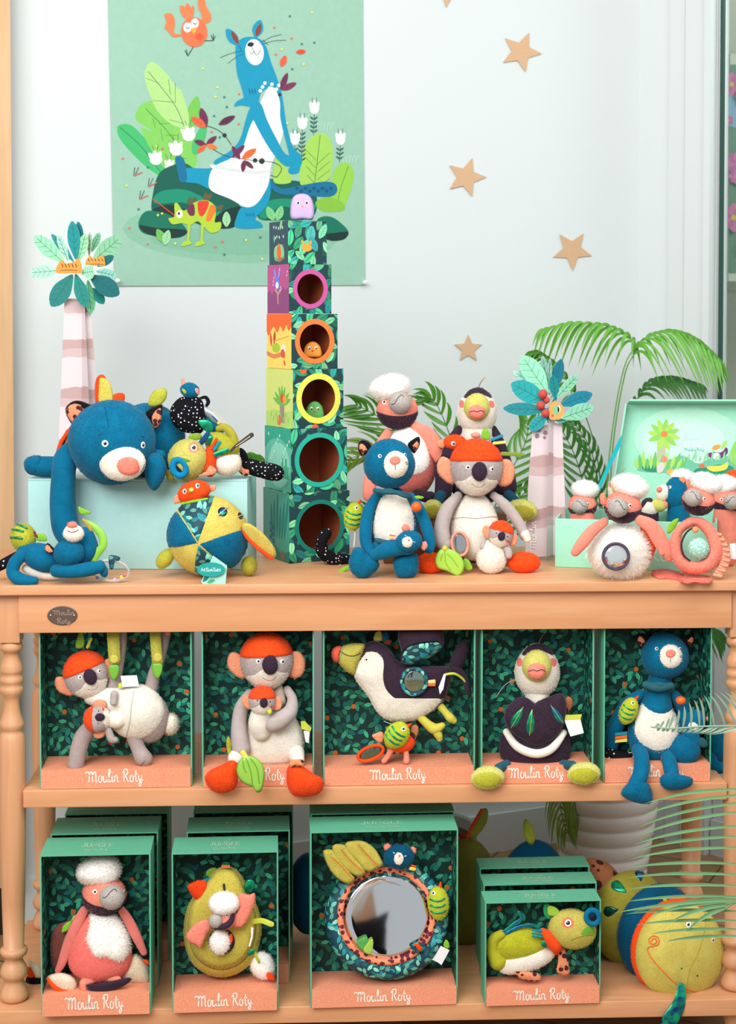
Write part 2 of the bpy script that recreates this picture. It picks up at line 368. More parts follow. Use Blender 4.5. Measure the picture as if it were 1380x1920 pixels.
# ------------------------------------------------------------------ stuffed figures
class Fig:
    """a thing made of sewn parts; positions are given on the photo at a depth (px toward the viewer) from plane Y"""
    def __init__(s, name, label, cat, px, py, Y=None, z=None, group=None, T=None):
        if Y is None: Y = atz(px, py, z).y
        s.Y = Y; s.k = mpp(Y); b = at(px, py, Y)
        if z is not None: b.z = z
        s.root = thing(name, b, label, cat, group); s.T = T; s.sc = T[0] if T else 1
    def tr(s, x, y):
        if not s.T: return x, y
        sc, ox, oy, tx, ty, rot = s.T; a = math.radians(rot); x -= ox; y -= oy
        return tx+sc*(x*math.cos(a)-y*math.sin(a)), ty+sc*(x*math.sin(a)+y*math.cos(a))
    def w(s, x, y, d=0):
        x, y = s.tr(x, y); return at(x, y, s.Y-d*s.sc*s.k)
    def rot(s): return s.T[5] if s.T else 0
    def ell(s, name, m, cx, cy, d, rx, rz, ry=None, rot=0, egg=0, par=None, n=(40, 28), lump=.012, yaw=0):
        ry = ry if ry is not None else (rx+rz)*.5; k = s.k*s.sc; c = s.w(cx, cy, d)
        a = math.radians(rot+s.rot()); R = Matrix.Rotation(a, 3, 'Y') @ Matrix.Rotation(math.radians(yaw), 3, 'Z')
        V = []; Fc = []; nu, nv = n; sd = random.uniform(0, 9)
        for j in range(1, nv):
            th = math.pi*j/nv; z = math.cos(th); q = math.sin(th)
            for i in range(nu):
                ph = 2*math.pi*i/nu; x = q*math.cos(ph); y = q*math.sin(ph)
                l = 1+lump*(math.sin(3*x+sd)*math.cos(4*z+sd*2)+math.sin(5*y+sd))
                e = 1-egg*z
                V.append(c+R @ Vector((x*rx*e*l*k, y*ry*e*l*k, z*rz*l*k)))
        V.append(c+R @ Vector((0, 0, rz*k))); V.append(c+R @ Vector((0, 0, -rz*k)))
        for j in range(nv-2):
            for i in range(nu): Fc.append((j*nu+i, (j+1)*nu+i, (j+1)*nu+(i+1) % nu, j*nu+(i+1) % nu))
        t = len(V)-2; bt = len(V)-1; L0 = (nv-2)*nu
        for i in range(nu): Fc.append((t, i, (i+1) % nu)); Fc.append((L0+i, bt, L0+(i+1) % nu))
        return mk(name, V, Fc, m, par or s.root, True)
    def tube(s, name, m, pts, par=None, flat=1.0, n=6, seg=18, cap=True, ret=None):
        P = catmull(pts, n); k = s.k*s.sc
        V, Fc = tubegeo([(s.w(x, y, d), max(r, .05)*k) for x, y, d, r in P], seg, flat, cap=cap)
        return mk(name, V, Fc, m, par or s.root, True)
    def pillow(s, name, m, out, d, th, par=None, gx=0, gy=0, n=4, rings=7, smooth=True, pw=.5, mats=None):
        """closed outline puffed up to thickness th at its middle; star-shaped outlines"""
        P = catmull(out, n, True) if smooth else out
        cx = sum(p[0] for p in P)/len(P); cy = sum(p[1] for p in P)/len(P); V = []; Fc = []; MI = []; N = len(P)
        def D(x, y): return d+gx*(x-cx)+gy*(y-cy)
        for side in (1, -1):
            for r in range(rings, 0, -1) if side == 1 else range(1, rings):
                t = r/rings
                for x, y in P:
                    X = cx+(x-cx)*t; Y_ = cy+(y-cy)*t
                    V.append(s.w(X, Y_, D(X, Y_)+side*th/2*(max(0, 1-t*t))**pw))
            V.append(s.w(cx, cy, D(cx, cy)+side*th/2))
        # front: rings from outer to inner
        for r in range(rings-1):
            for i in range(N): Fc.append((r*N+i, r*N+(i+1) % N, (r+1)*N+(i+1) % N, (r+1)*N+i)); MI.append(0)
        c0 = rings*N
        for i in range(N): Fc.append(((rings-1)*N+i, (rings-1)*N+(i+1) % N, c0)); MI.append(0)
        b0 = c0+1  # back rings 1..rings-1 (inner->outer)
        c1 = b0+(rings-1)*N
        for i in range(N): Fc.append((b0+(i+1) % N, b0+i, c1)); MI.append(1)
        for r in range(rings-2):
            for i in range(N): Fc.append((b0+r*N+i, b0+r*N+(i+1) % N, b0+(r+1)*N+(i+1) % N, b0+(r+1)*N+i)); MI.append(1)
        e = b0+(rings-2)*N
        for i in range(N): Fc.append((e+i, e+(i+1) % N, (i+1) % N, i)); MI.append(1)
        ms = mats or [m]; MI = MI if len(ms) > 1 else None
        o = mk(name, V, Fc, ms, par or s.root, True, mi=MI); fixn(o); return o
    def card(s, name, m, out, d, th, par=None, gx=0, gy=0, smooth=True, n=4, edge=None):
        """flat board cut to an outline with a real thickness"""
        P = catmull(out, n, True) if smooth else out; N = len(P)
        cx = sum(p[0] for p in P)/N; cy = sum(p[1] for p in P)/N
        D = lambda x, y: d+gx*(x-cx)+gy*(y-cy)
        V = [s.w(x, y, D(x, y)+th/2) for x, y in P]; off = Vector((0, th*s.k*s.sc, 0)); V += [v+off for v in V]
        T = tessellate_polygon([[Vector((x, y, 0)) for x, y in P]]); Fc = []; MI = []
        for t in T: Fc.append(tuple(t)); MI.append(0)
        for t in T: Fc.append(tuple(N+i for i in reversed(t))); MI.append(0)
        for i in range(N): Fc.append((i, (i+1) % N, N+(i+1) % N, N+i)); MI.append(1 if edge else 0)
        o = mk(name, V, Fc, [m, edge] if edge else m, par or s.root, mi=MI); fixn(o); return o
    def bvh(s, tg):
        T = tg if isinstance(tg, (list, tuple)) else [tg]; V = []; Fc = []
        for o in T:
            l = wloc(o); b = len(V); V += [v.co+l for v in o.data.vertices]; Fc += [tuple(b+i for i in p.vertices) for p in o.data.polygons]
        return BVHTree.FromPolygons(V, Fc)
    def hit(s, bv, x, y, cx=None, cy=None):
        for t in (1, .97, .94, .9, .85, .8, .7, .6, .5, .35, .2, 0):
            X, Y_ = (x, y) if cx is None else (cx+(x-cx)*t, cy+(y-cy)*t)
            q = s.tr(X, Y_); r = ray(*q); h = bv.ray_cast(CAM, r)
            if h[0] is not None:
                n = h[1] if h[1].dot(r) < 0 else -h[1]
                return h[0], n
            if cx is None: return None
        return None
    def patch(s, name, m, tg, out, off=1.2, par=None, n=4, rings=8, smooth=True, base=.25, bv=None, ctr=None):
        P = catmull(out, n, True) if smooth else dens(out); N = len(P)
        cx, cy = ctr or (sum(p[0] for p in P)/N, sum(p[1] for p in P)/N); bv = bv or s.bvh(tg); V = []; Fc = []; k = s.k*s.sc
        for r in range(rings+1):
            t = 1-(r/rings)
            for x, y in (P if r < rings else [(cx, cy)]):
                h = s.hit(bv, cx+(x-cx)*t, cy+(y-cy)*t, cx, cy)
                if h is None: h = (s.w(cx, cy, 0), Vector((0, -1, 0)))
                o_ = -.5 if r == 0 else off*min(1, base+(1-base)*min(1, r/2.5))
                V.append(h[0]+h[1]*o_*k)
        for r in range(rings-1):
            for i in range(N): Fc.append((r*N+i, r*N+(i+1) % N, (r+1)*N+(i+1) % N, (r+1)*N+i))
        c = rings*N
        for i in range(N): Fc.append(((rings-1)*N+i, (rings-1)*N+(i+1) % N, c))
        o = mk(name, V, Fc, m, par or (tg if not isinstance(tg, (list, tuple)) else tg[0]), True)
        f = sum((p.normal*p.area for p in o.data.polygons), Vector())
        if f.dot(ray(*s.tr(cx, cy))) > 0: o.data.flip_normals()
        return o
    def disc(s, name, m, tg, cx, cy, r, off=1.0, ry=None, par=None, rot=0, bv=None, k=16):
        a = math.radians(rot); ry = ry or r
        out = [(cx+r*math.cos(t)*math.cos(a)-ry*math.sin(t)*math.sin(a), cy+r*math.cos(t)*math.sin(a)+ry*math.sin(t)*math.cos(a)) for t in [2*math.pi*i/k for i in range(k)]]
        return s.patch(name, m, tg, out, off, par, rings=3, smooth=False, bv=bv)
    def eye(s, tg, cx, cy, r, ring=None, pupil='1d1a26', look=(0, 0), ry=None, white='f6f3ee', off=1.0):
        bv = s.bvh(tg)
        par = tg if not isinstance(tg, (list, tuple)) else tg[0]
        par = par if par.parent is s.root else par.parent
        if ring: o0 = s.disc('eye_patch', plush(ring), tg, cx, cy, r*1.55, off*.6, par=par, ry=(ry or r)*1.5, bv=bv)
        o = s.disc('eye', plain(white, .3), tg, cx, cy, r, off, par=par, ry=ry, bv=bv)
        s.disc('pupil', plain(pupil, .15), tg, cx+look[0], cy+look[1], r*.62, off+.5, par=par, ry=(ry or r)*.66, bv=bv)
        s.disc('eye_highlight', plain('ffffff', .2), tg, cx+look[0]-r*.22, cy+look[1]-r*.25, r*.2, off+.9, par=par, bv=bv, k=8)
    def seam(s, name, m, tg, pts, r=.7, par=None, n=5, off=.6):
        bv = s.bvh(tg); k = s.k*s.sc; L_ = []
        for x, y in catmull(pts, n):
            h = s.hit(bv, x, y)
            if h: L_.append((h[0]+h[1]*off*k, r*k))
        if len(L_) < 2: return None
        V, Fc = tubegeo(L_, 6); return mk(name, V, Fc, m, par or (tg if not isinstance(tg, (list, tuple)) else tg[0]), True)
    def fur(s, o, length, count, droop=.3, wd=.55, rnd=.45, seed=1):
        """add short hair tufts to a mesh's surface (same mesh, same material)"""
        me = o.data; rg = random.Random(seed+count); k = s.k*s.sc; A = []; acc = 0
        for p in me.polygons: acc += p.area; A.append(acc)
        V = [v.co.copy() for v in me.vertices]; Fc = [tuple(p.vertices) for p in me.polygons]; import bisect
        sm = [True]*len(Fc); MI = [0]*len(Fc); hi = 0
        if me.materials[0].name.startswith('fur_'): me.materials.append(fluffm(me.materials[0].name[4:10], True)); hi = 1
        for _ in range(count):
            p = me.polygons[min(len(A)-1, bisect.bisect(A, rg.random()*acc))]; vs = [V[i] for i in p.vertices]
            a, b, c = vs[0], vs[rg.randrange(1, len(vs)-1)], None; i = rg.randrange(1, len(vs)-1) if len(vs) > 3 else 1; b, c = vs[i], vs[i+1]
            u, v = rg.random(), rg.random()
            if u+v > 1: u, v = 1-u, 1-v
            q = a+(b-a)*u+(c-a)*v; nn = p.normal
            rv = Vector((rg.gauss(0, 1), rg.gauss(0, 1), rg.gauss(0, 1)))
            dd = (nn+rv*rnd-Vector((0, 0, droop))).normalized(); sd = dd.cross(Vector((rg.gauss(0, 1), rg.gauss(0, 1), rg.gauss(0, 1)))).normalized()
            Ln = length*k*rg.uniform(.6, 1.2); W = wd*k; b0 = len(V)
            q = q-nn*.3*k
            d2 = (dd-Vector((0, 0, droop*.8))+rv*.15).normalized()
            V += [q-sd*W, q+sd*W, q+dd*Ln*.55+sd*W*.7, q+dd*Ln*.55-sd*W*.7, q+dd*Ln*.55+d2*Ln*.45]
            Fc += [(b0, b0+1, b0+2, b0+3), (b0+3, b0+2, b0+4)]; sm += [True, True]; MI += [hi, hi]
        mats = list(me.materials); me2 = bpy.data.meshes.new(me.name); me2.from_pydata(V, [], Fc)
        for m in mats: me2.materials.append(m)
        me2.polygons.foreach_set('use_smooth', sm); me2.polygons.foreach_set('material_index', MI); me2.update(); o.data = me2; return o
def dens(P, step=4):
    o = []
    for (a, b), (c, d) in zip(P, P[1:]+P[:1]):
        n = max(1, int(math.hypot(c-a, d-b)/step))
        o += [(a+(c-a)*i/n, b+(d-b)*i/n) for i in range(n)]
    return o
def fixn(o):
    bm = bmesh.new(); bm.from_mesh(o.data); bmesh.ops.recalc_face_normals(bm, faces=bm.faces); bm.to_mesh(o.data); bm.free()
def circ(cx, cy, rx, ry=None, n=12, rot=0):
    ry = ry or rx; a = math.radians(rot)
    return [(cx+rx*math.cos(t)*math.cos(a)-ry*math.sin(t)*math.sin(a), cy+rx*math.cos(t)*math.sin(a)+ry*math.sin(t)*math.cos(a)) for t in [2*math.pi*i/n for i in range(n)]]
# ================================================================== SETTING
FW = Vector((math.sin(YAW), math.cos(YAW), 0)); RT = Vector((math.cos(YAW), -math.sin(YAW), 0))
def g(X, Z, z=0): v = CAM+RT*X+FW*Z; v.z = z; return v
UP = Vector((0, 0, 1))
def wallslab(name, A, B, z0, z1, th, m, kind='structure', par=None, side=1):
    """upright slab from A to B (front face), thickness pushed away from the camera"""
    d = (B-A); d.z = 0; d.normalize(); n = Vector((-d.y, d.x, 0))*side
    V = []
    for P in (A, B):
        for q in (0, th):
            for z in (z0, z1): v = P+n*q; V.append(Vector((v.x, v.y, z)))
    Fc = [(0, 1, 3, 2), (4, 6, 7, 5), (0, 4, 5, 1), (2, 3, 7, 6), (0, 2, 6, 4), (1, 5, 7, 3)]
    o = mk(name, V, Fc, m, par); fixn(o)
    if kind: o['kind'] = kind
    return o
wallm = plain('d3dadb', .75, spec=.2, name='wall_paint'); trimm = plain('d0d6d7', .5, name='white_gloss')
# floor: oak boards
fm, N, L, b = newmat('oak_floor'); tc = N.new('ShaderNodeTexCoord'); mp = N.new('ShaderNodeMapping'); mp.inputs['Rotation'].default_value = (0, 0, .5)
br = N.new('ShaderNodeTexBrick'); br.inputs['Scale'].default_value = 1; br.inputs['Brick Width'].default_value = 1.2; br.inputs['Row Height'].default_value = .14; br.inputs['Mortar Size'].default_value = .003
br.inputs['Color1'].default_value = lin('b08a5c'); br.inputs['Color2'].default_value = lin('9a7648'); br.inputs['Mortar'].default_value = lin('5a4228')
L.new(tc.outputs['Object'], mp.inputs['Vector']); L.new(mp.outputs['Vector'], br.inputs['Vector'])
nz = N.new('ShaderNodeTexNoise'); nz.inputs['Scale'].default_value = 4; nz.inputs['Detail'].default_value = 8; mp2 = N.new('ShaderNodeMapping'); mp2.inputs['Scale'].default_value = (1, 12, 1); mp2.inputs['Rotation'].default_value = (0, 0, .5)
L.new(tc.outputs['Object'], mp2.inputs['Vector']); L.new(mp2.outputs['Vector'], nz.inputs['Vector'])
mx = N.new('ShaderNodeMix'); mx.data_type = 'RGBA'; mx.blend_type = 'MULTIPLY'; mx.inputs['Factor'].default_value = .35
L.new(br.outputs['Color'], mx.inputs['A']); L.new(nz.outputs['Color'], mx.inputs['B']); L.new(mx.outputs['Result'], b.inputs['Base Color']); b.inputs['Roughness'].default_value = .4
o = box('floor', (0.3, 1.0, FLOOR-.05), (3.6, 4.6, .05), fm); tag(o, kind='structure')
CO = g(.80, 4.581); WL = g(-1.5, 4.241-.425*1.5)
WD = (CO-WL).normalized(); WN = Vector((WD.y, -WD.x, 0)).normalized()   # towards the camera
WP = Vector((CO.x, CO.y, 0))
wallslab('wall_back', WL, CO, 0, 2.9, .12, wallm)
wallslab('baseboard_back', WL+WN*.014, CO+WN*.014, 0, .11, .013, trimm)
RD = (g(.983, 4.375)-CO).normalized(); RE = g(.983, 4.375)
wallslab('wall_right', CO, RE, 0, 2.9, .052, wallm, side=1)
RN = Vector((RD.y, -RD.x, 0)).normalized()
def onr(px):   # distance along the right wall for a photo column
    r = ray(px, 600); q = CAM+r*((CO-CAM).dot(RN)/r.dot(RN)); return (q-CO).dot(RD)
def rtrim(name, a, b_, z0, z1, out, th=.012):
    A = CO+RD*a+RN*out; B = CO+RD*b_+RN*out; return wallslab(name, A, B, z0, z1, th, trimm)
a1, a2, a3, a4 = onr(1262), onr(1286), onr(1328), onr(1341)
rtrim('trim_1', a1-.01, a2, 0, 2.9, .013); rtrim('trim_2', a2+.006, a3, 0, 2.9, .02, .018); rtrim('trim_3', a3+.002, a4, 0, 2.9, .032, .03)
rtrim('baseboard_right', .0, a1-.012, 0, .11, .012, .011)
wallslab('door_1', RE+RD*.004+RN*.0, RE+RD*.62, 0, .85, .04, trimm)
wallslab('trim_4', RE+RD*.004+RN*.012, RE+RD*.62+RN*.012, 0, .10, .011, trimm)
glassm, N, L, b = newmat('clear_glass'); tr_ = N.new('ShaderNodeBsdfTransparent'); tr_.inputs[0].default_value = lin('eaf4ef'); gs_ = N.new('ShaderNodeBsdfGlossy'); gs_.inputs['Roughness'].default_value = .02; ms_ = N.new('ShaderNodeMixShader'); ms_.inputs[0].default_value = .07
L.new(tr_.outputs[0], ms_.inputs[1]); L.new(gs_.outputs[0], ms_.inputs[2]); L.new(ms_.outputs[0], N['Material Output'].inputs['Surface'])
gl = wallslab('window_1', RE+RD*.03, RE+RD*.62, .855, 2.9, .008, glassm)
wallslab('window_edge', RE+RD*.008, RE+RD*.017, .855, 2.9, .012, plain('23483f', .3), kind=None, par=gl)
FA = g(1.1, 6.2); FB = g(2.7, 6.2)
wallslab('wall_far', FA, FB, 0, 2.9, .1, paper('c9c8b8', .8))
wallslab('trim_5', g(1.255, 5.6), g(1.285, 5.6), 0, 2.9, .05, paper('dbe2de', .6))
# framed flower photograph in the next room, its left end showing
pc = g(1.36, 5.55); fr = thing('framed_picture', Vector((pc.x, pc.y, 1.5)), 'framed photograph of pink flowers on the wall beyond the glass at the right edge', 'picture')
PA, PB = g(1.291, 5.55), g(1.95, 5.55)
ztop = CAMZ+(590-125)*5.55/F; zb = CAMZ+(590-525)*5.55/F
wallslab('frame', PA-RT*.0, PB, zb-.005, ztop+.04, .03, paper('d8d4c6'), None, fr)
pp = wallslab('print', PA+FW*-.003, PB+FW*-.003, zb+.025, ztop, .002, paper('6d8a7d'), None, fr)
def pm(x, y, l): v = atp(x, y, PA-FW*(.004+l*.0004), FW); return v
A_ = Art(pm); A_.poly([(1363, 180), (1420, 180), (1420, 250), (1363, 235)], '8fb0d2', False)
for (x, y, r) in ((1372, 158, 22), (1366, 225, 9), (1384, 305, 22), (1382, 330, 16), (1376, 408, 26), (1400, 180, 20)):
    for q in range(8): A_.leaf(x, y, r*1.05, r*.75, q*45, ('d873b0', 'c85fa4')[q % 2])
    A_.ell(x, y, r*.2, r*.2, 'e2c05a')
A_.build('flowers', fr)
# wooden upright at the left edge
wl = thing('wooden_cabinet', Vector((-1.1, .62, FLOOR)), 'tall pale oak cabinet side at the left edge of the photo', 'cabinet')
oakp = wood('oak_veneer', 'd8b288', 'c89f72', 'Z', .5)
P0 = g((24-690)/F*3.8, 3.8)
wallslab('side_panel', P0-WD*.6, P0, .12, 2.72, .028, oakp, None, wl)
wallslab('plinth', P0-WD*.6-WN*.005, P0-WD*.02-WN*.005, .0005, .12, .02, paper('2a241e'), None, wl)

# ================================================================== TABLE
beech = wood('beech', 'dda47a', 'd29466', 'X'); beechz = wood('beech_turned', 'dba57c', 'cd946a', 'Z'); 
tb = thing('display_table', Vector((0, .23, LOWZ-.116)), 'long beech display table with turned legs and two shelves carrying soft toys', 'table')
XL, XR = at(22, 1300, .045).x, at(1382, 1300, .045).x
DP = .47; DT = .50
box('table_top', (0, DT/2, TOPZ-.010), (.86, DT/2, .010), beech, tb, bev=.002)
for (nm, y) in (('apron', .021), ('apron', DP-.03)): box(nm, ((XL+XR)/2, y, (TOPZ-.02+.889)/2), ((XR-XL)/2-.021, .006, (TOPZ-.02-.889)/2), beech, tb, bev=.001)
for x in (XL, XR): box('side_apron', (x, DP/2, (TOPZ-.02+.889)/2), (.009, DP/2-.06, (TOPZ-.02-.889)/2), beech, tb)
box('shelf', ((XL+XR)/2, DP/2, MIDZ-.018), ((XR-XL)/2-.026, DP/2-.02, .018), beech, tb, bev=.002)
box('shelf', ((XL+XR)/2, DP/2-.005, LOWZ-.0175), ((XR-XL)/2+.05, DP/2+.005, .0175), beech, tb, bev=.002)
prof = [(1203, 15.5), (1207, 20), (1213, 21.5), (1219, 20), (1222, 14.5), (1235, 15), (1245, 19), (1256, 21.5), (1261, 20), (1264, 17.5), (1270, 20.5), (1275, 22), (1280, 20.5), (1284, 17.5), (1289, 21), (1293, 22), (1300, 20.5), (1306, 15.5), (1317, 14), (1334, 15.5), (1347, 19), (1356, 23), (1362, 23), (1368, 20), (1372, 18), (1376, 21), (1385, 24), (1410, 25), (1500, 25), (1620, 23), (1700, 21.5), (1803, 19), (1804.5, 22), (1807, 25), (1811, 26), (1817, 24), (1822, 18), (1827, 16.5), (1832, 18), (1835, 20), (1840, 23), (1847, 25.5), (1853, 26), (1860, 23), (1864, 18), (1870, 18), (1878, 22), (1884, 24), (1890, 27), (1897, 27), (1903, 23), (1904.6, 20)]
Zl = 3.152+.045
for x in (XL, XR):
    for y in (.045, DP-.045):
        pr = [(CAMZ-(py-592)*Zl/F, r*Zl/F) for py, r in prof]; sh = LOWZ-pr[-1][0]
        pr = [(z+sh*(1 if i > 30 else 0), r) for i, (z, r) in enumerate(pr)]
        pr = [p for p in pr if p[0] > LOWZ+.0005]+[(LOWZ+.0004, .021)]
        lg = lathe('leg', pr, (x, y), beechz, tb)
        box('leg_block', (x, y, (TOPZ-.02+pr[0][0])/2), (.0215, .0215, (TOPZ-.02-pr[0][0])/2), beechz, lg, bev=.002)
        lathe('foot', [(LOWZ-.036, .02), (LOWZ-.045, .027), (.055, .024), (.03, .018), (.0005, .021)], (x, y), beechz, lg)
# maker's plate
Pq = at(117, 1154, .0145); pl_ = thing('name_plate', Pq+Vector((0, -.0, 0)), 'small oval brown metal plate screwed to the table apron', 'plate')
s_ = mpp(.0145)
def oval(r1, r2, y0, y1, nm, m):
    V = []; n = 36
    for q, yy in ((1, y1), (1, y0+.0006), (.95, y0)):
        for k in range(n): a = 2*math.pi*k/n; V.append(Vector((Pq.x+r1*q*s_*math.cos(a), yy, Pq.z+r2*q*s_*math.sin(a))))
    Fc = [(j*n+k, j*n+(k+1) % n, (j+1)*n+(k+1) % n, (j+1)*n+k) for j in range(2) for k in range(n)]+[tuple(range(2*n, 3*n)), tuple(range(n))[::-1]]
    o = mk(nm, V, Fc, m, pl_); fixn(o); return o
oval(28, 18, .0125, .0149, 'plate', plain('6e5d54', .45, .6)); 
A_ = Art(lambda x, y, l: at(x, y, .0125-.00025*l)); lettering(A_, 'Moulin', 102, 1153, 5.2, 1.1, '9c8a7c'); lettering(A_, 'Roty', 108, 1169, 5.2, 1.1, '9c8a7c'); A_.build('engraving', pl_)
for x in (95, 139):
    c = at(x, 1154, .012); o = lathe('screw', [(c.z+.0, .0002), (c.z+.0001, .0002)], (c.x, c.y), plain('b8aca0', .3, .8), pl_, 8)
    V, Fc = tubegeo([(c+Vector((0, .001, 0)), .0026), (c, .0024)], 12); bpy.data.objects.remove(o); mk('screw', V, Fc, plain('c8bcb0', .3, .8), pl_, True)

# ================================================================== POSTER (authored on the crop 200,0 scale 2.76)
def pw(X, Y, l=0): return atp(200+X/2.76, Y/2.76, WP+WN*(.004+.000008*l), WN)
po = thing('poster', pw(680, 1478), 'mint green jungle poster with a blue animal, pinned to the white wall', 'poster')
Vp = [pw(5, -120), pw(1325, -120), pw(1338, 1476), pw(40, 1480)]; Vb = [v-WN*.001 for v in Vp]
o = mk('sheet', Vp+Vb, [(3, 2, 1, 0), (4, 5, 6, 7), (0, 1, 5, 4), (1, 2, 6, 5), (2, 3, 7, 6), (3, 0, 4, 7)], paper('93bda9', .6), po); fixn(o)
A = Art(pw)
A.ell(640, 1210, 560, 150, '84b59d', 3); A.ell(640, 1250, 420, 70, '7bb096', 2)
A.poly([(60, 650), (130, 650), (220, 740), (290, 830), (300, 890), (285, 915), (200, 860), (100, 760), (60, 700)], '3fb26a'); A.line([(70, 660), (180, 760), (285, 900)], 3, '1d5c3a')
A.poly([(150, 590), (180, 540), (250, 520), (340, 560), (420, 640), (460, 760), (460, 860), (380, 890), (300, 870), (240, 790), (190, 700), (180, 660), (240, 680), (160, 630)], '7cc35a')
A.line([(200, 560), (330, 700), (400, 850)], 3, '2e6b3a')
for t in range(4): A.line([(240+t*40, 610+t*60), (250+t*40, 660+t*70)], 2, '2e6b3a'); A.line([(270+t*35, 640+t*60), (340+t*25, 640+t*60)], 2, '2e6b3a')
A.poly([(410, 620), (420, 560), (450, 510), (470, 500), (485, 540), (470, 620), (440, 680), (415, 680)], '6fbb50')
A.poly([(200, 360), (235, 320), (300, 370), (360, 450), (385, 470), (410, 540), (425, 600), (420, 660), (400, 665), (330, 640), (260, 570), (220, 480), (198, 410)], 'a8d383')
A.line([(215, 370), (350, 540), (400, 655)], 3, '2e5b3a')
for (a, b_, c, d) in ((205, 405, 270, 430), (240, 520, 355, 530), (320, 410, 330, 490), (355, 430, 355, 530), (325, 620, 400, 640)): A.line([(a, b_), (c, d)], 2.2, '2e5b3a')
A.poly([(440, 760), (460, 700), (500, 640), (520, 650), (510, 720), (480, 790), (450, 800)], '45b36b')
for (x, y, r, an) in ((425, 690, 40, -20), (360, 765, 40, -10), (255, 815, 38, -15), (325, 850, 28, 0)):
    for q in (-35, 0, 35): A.leaf(x, y+r*.5, r*1.5, r*.7, -90+q+an*.5, 'f0f3ee')
    A.ell(x, y+10, r*.85, r*.75, 'eef0ec')
    A.line([(x-10, y-r), (x-20, y-r-25)], 2, '23303a'); A.line([(x+8, y-r), (x+10, y-r-30)], 2, '23303a')
# rocks
A.poly([(240, 1100), (240, 1000), (270, 900), (340, 855), (420, 850), (540, 960), (640, 1020), (700, 1080), (690, 1140), (600, 1180), (500, 1170), (350, 1110)], '0d5a4c')
A.poly([(245, 1020), (300, 985), (420, 985), (560, 1060), (600, 1110), (520, 1110), (400, 1050), (260, 1055)], '128a6a')
A.poly([(240, 1085), (330, 1060), (430, 1090), (620, 1130), (660, 1175), (560, 1180), (420, 1120), (300, 1125)], '12332f')
A.poly([(590, 1100), (700, 1070), (700, 1150), (640, 1178), (560, 1170)], '14302f')
A.poly([(165, 1150), (200, 1095), (270, 1095), (340, 1120), (410, 1180), (400, 1215), (330, 1232), (240, 1220), (180, 1200)], '0f6f58')
A.poly([(170, 1165), (260, 1180), (410, 1190), (390, 1225), (300, 1232), (200, 1205)], '12332f')
A.poly([(780, 1120), (830, 940), (900, 935), (1000, 940), (1080, 1000), (1085, 1090), (1040, 1135), (900, 1140)], '0d5a4c')
A.poly([(790, 1115), (840, 1040), (960, 1030), (1080, 1060), (1050, 1090), (900, 1070), (830, 1130)], '128a6a')
A.poly([(1085, 1150), (1120, 1120), (1180, 1130), (1250, 1195), (1230, 1235), (1160, 1245), (1110, 1220)], '0f6f58'); A.poly([(1110, 1215), (1180, 1205), (1250, 1200), (1230, 1238), (1160, 1246)], '14302f')
# right leaves and reeds
A.poly([(1000, 930), (1000, 850), (1030, 750), (1070, 700), (1110, 688), (1150, 710), (1170, 780), (1165, 880), (1130, 960), (1080, 990), (1010, 960)], '9ccb58'); A.line([(1105, 700), (1090, 830), (1075, 960)], 3, '2e5b3a')
for t in range(4): A.line([(1025+t*4, 770+t*45), (1085-t*3, 830+t*40)], 2.2, '2e5b3a'); A.line([(1155, 790+t*45), (1090, 850+t*40)], 2.2, '2e5b3a')
A.poly([(860, 920), (870, 850), (880, 800), (905, 840), (950, 900), (950, 945), (880, 950)], '9ccb58')
A.poly([(1160, 960), (1180, 880), (1220, 840), (1260, 850), (1278, 900), (1265, 980), (1230, 1070), (1200, 1090), (1170, 1050)], '8fc648'); A.line([(1250, 860), (1210, 980), (1190, 1080)], 2.5, '2e5b3a')
A.poly([(1080, 1050), (1130, 1020), (1190, 1030), (1230, 1060), (1220, 1092), (1120, 1095)], '7fb840')
for (x, y, y2) in ((1075, 560, 700), (1013, 640, 850), (1210, 720, 840), (975, 720, 800)):
    A.line([(x, y+20), (x-2, (y+y2)/2), (x-5, y2)], 3, '2a5a50')
    yy = y+60
    while yy < y2: A.leaf(x-3, yy, 26, 9, -40, '2a5a50'); A.leaf(x-3, yy, 26, 9, -140, '2a5a50'); yy += 22
    A.ell(x, y, 24, 30, 'eef0ec'); A.leaf(x-12, y+5, 40, 18, -105, 'f3f4f0'); A.leaf(x+12, y+5, 40, 18, -75, 'f3f4f0'); A.leaf(x, y, 45, 16, -90, 'f3f4f0')
    A.line([(x-8, y-30), (x-12, y-55)], 2, '23303a'); A.line([(x+8, y-30), (x+12, y-55)], 2, '23303a')
for (x, y) in ((1130, 660), (1260, 830)):
    for q in range(5): A.line([(x-35+q*15, y+15), (x-40+q*20, y-25), (x-25+q*18, y-10)], 2, 'bfe2d2')
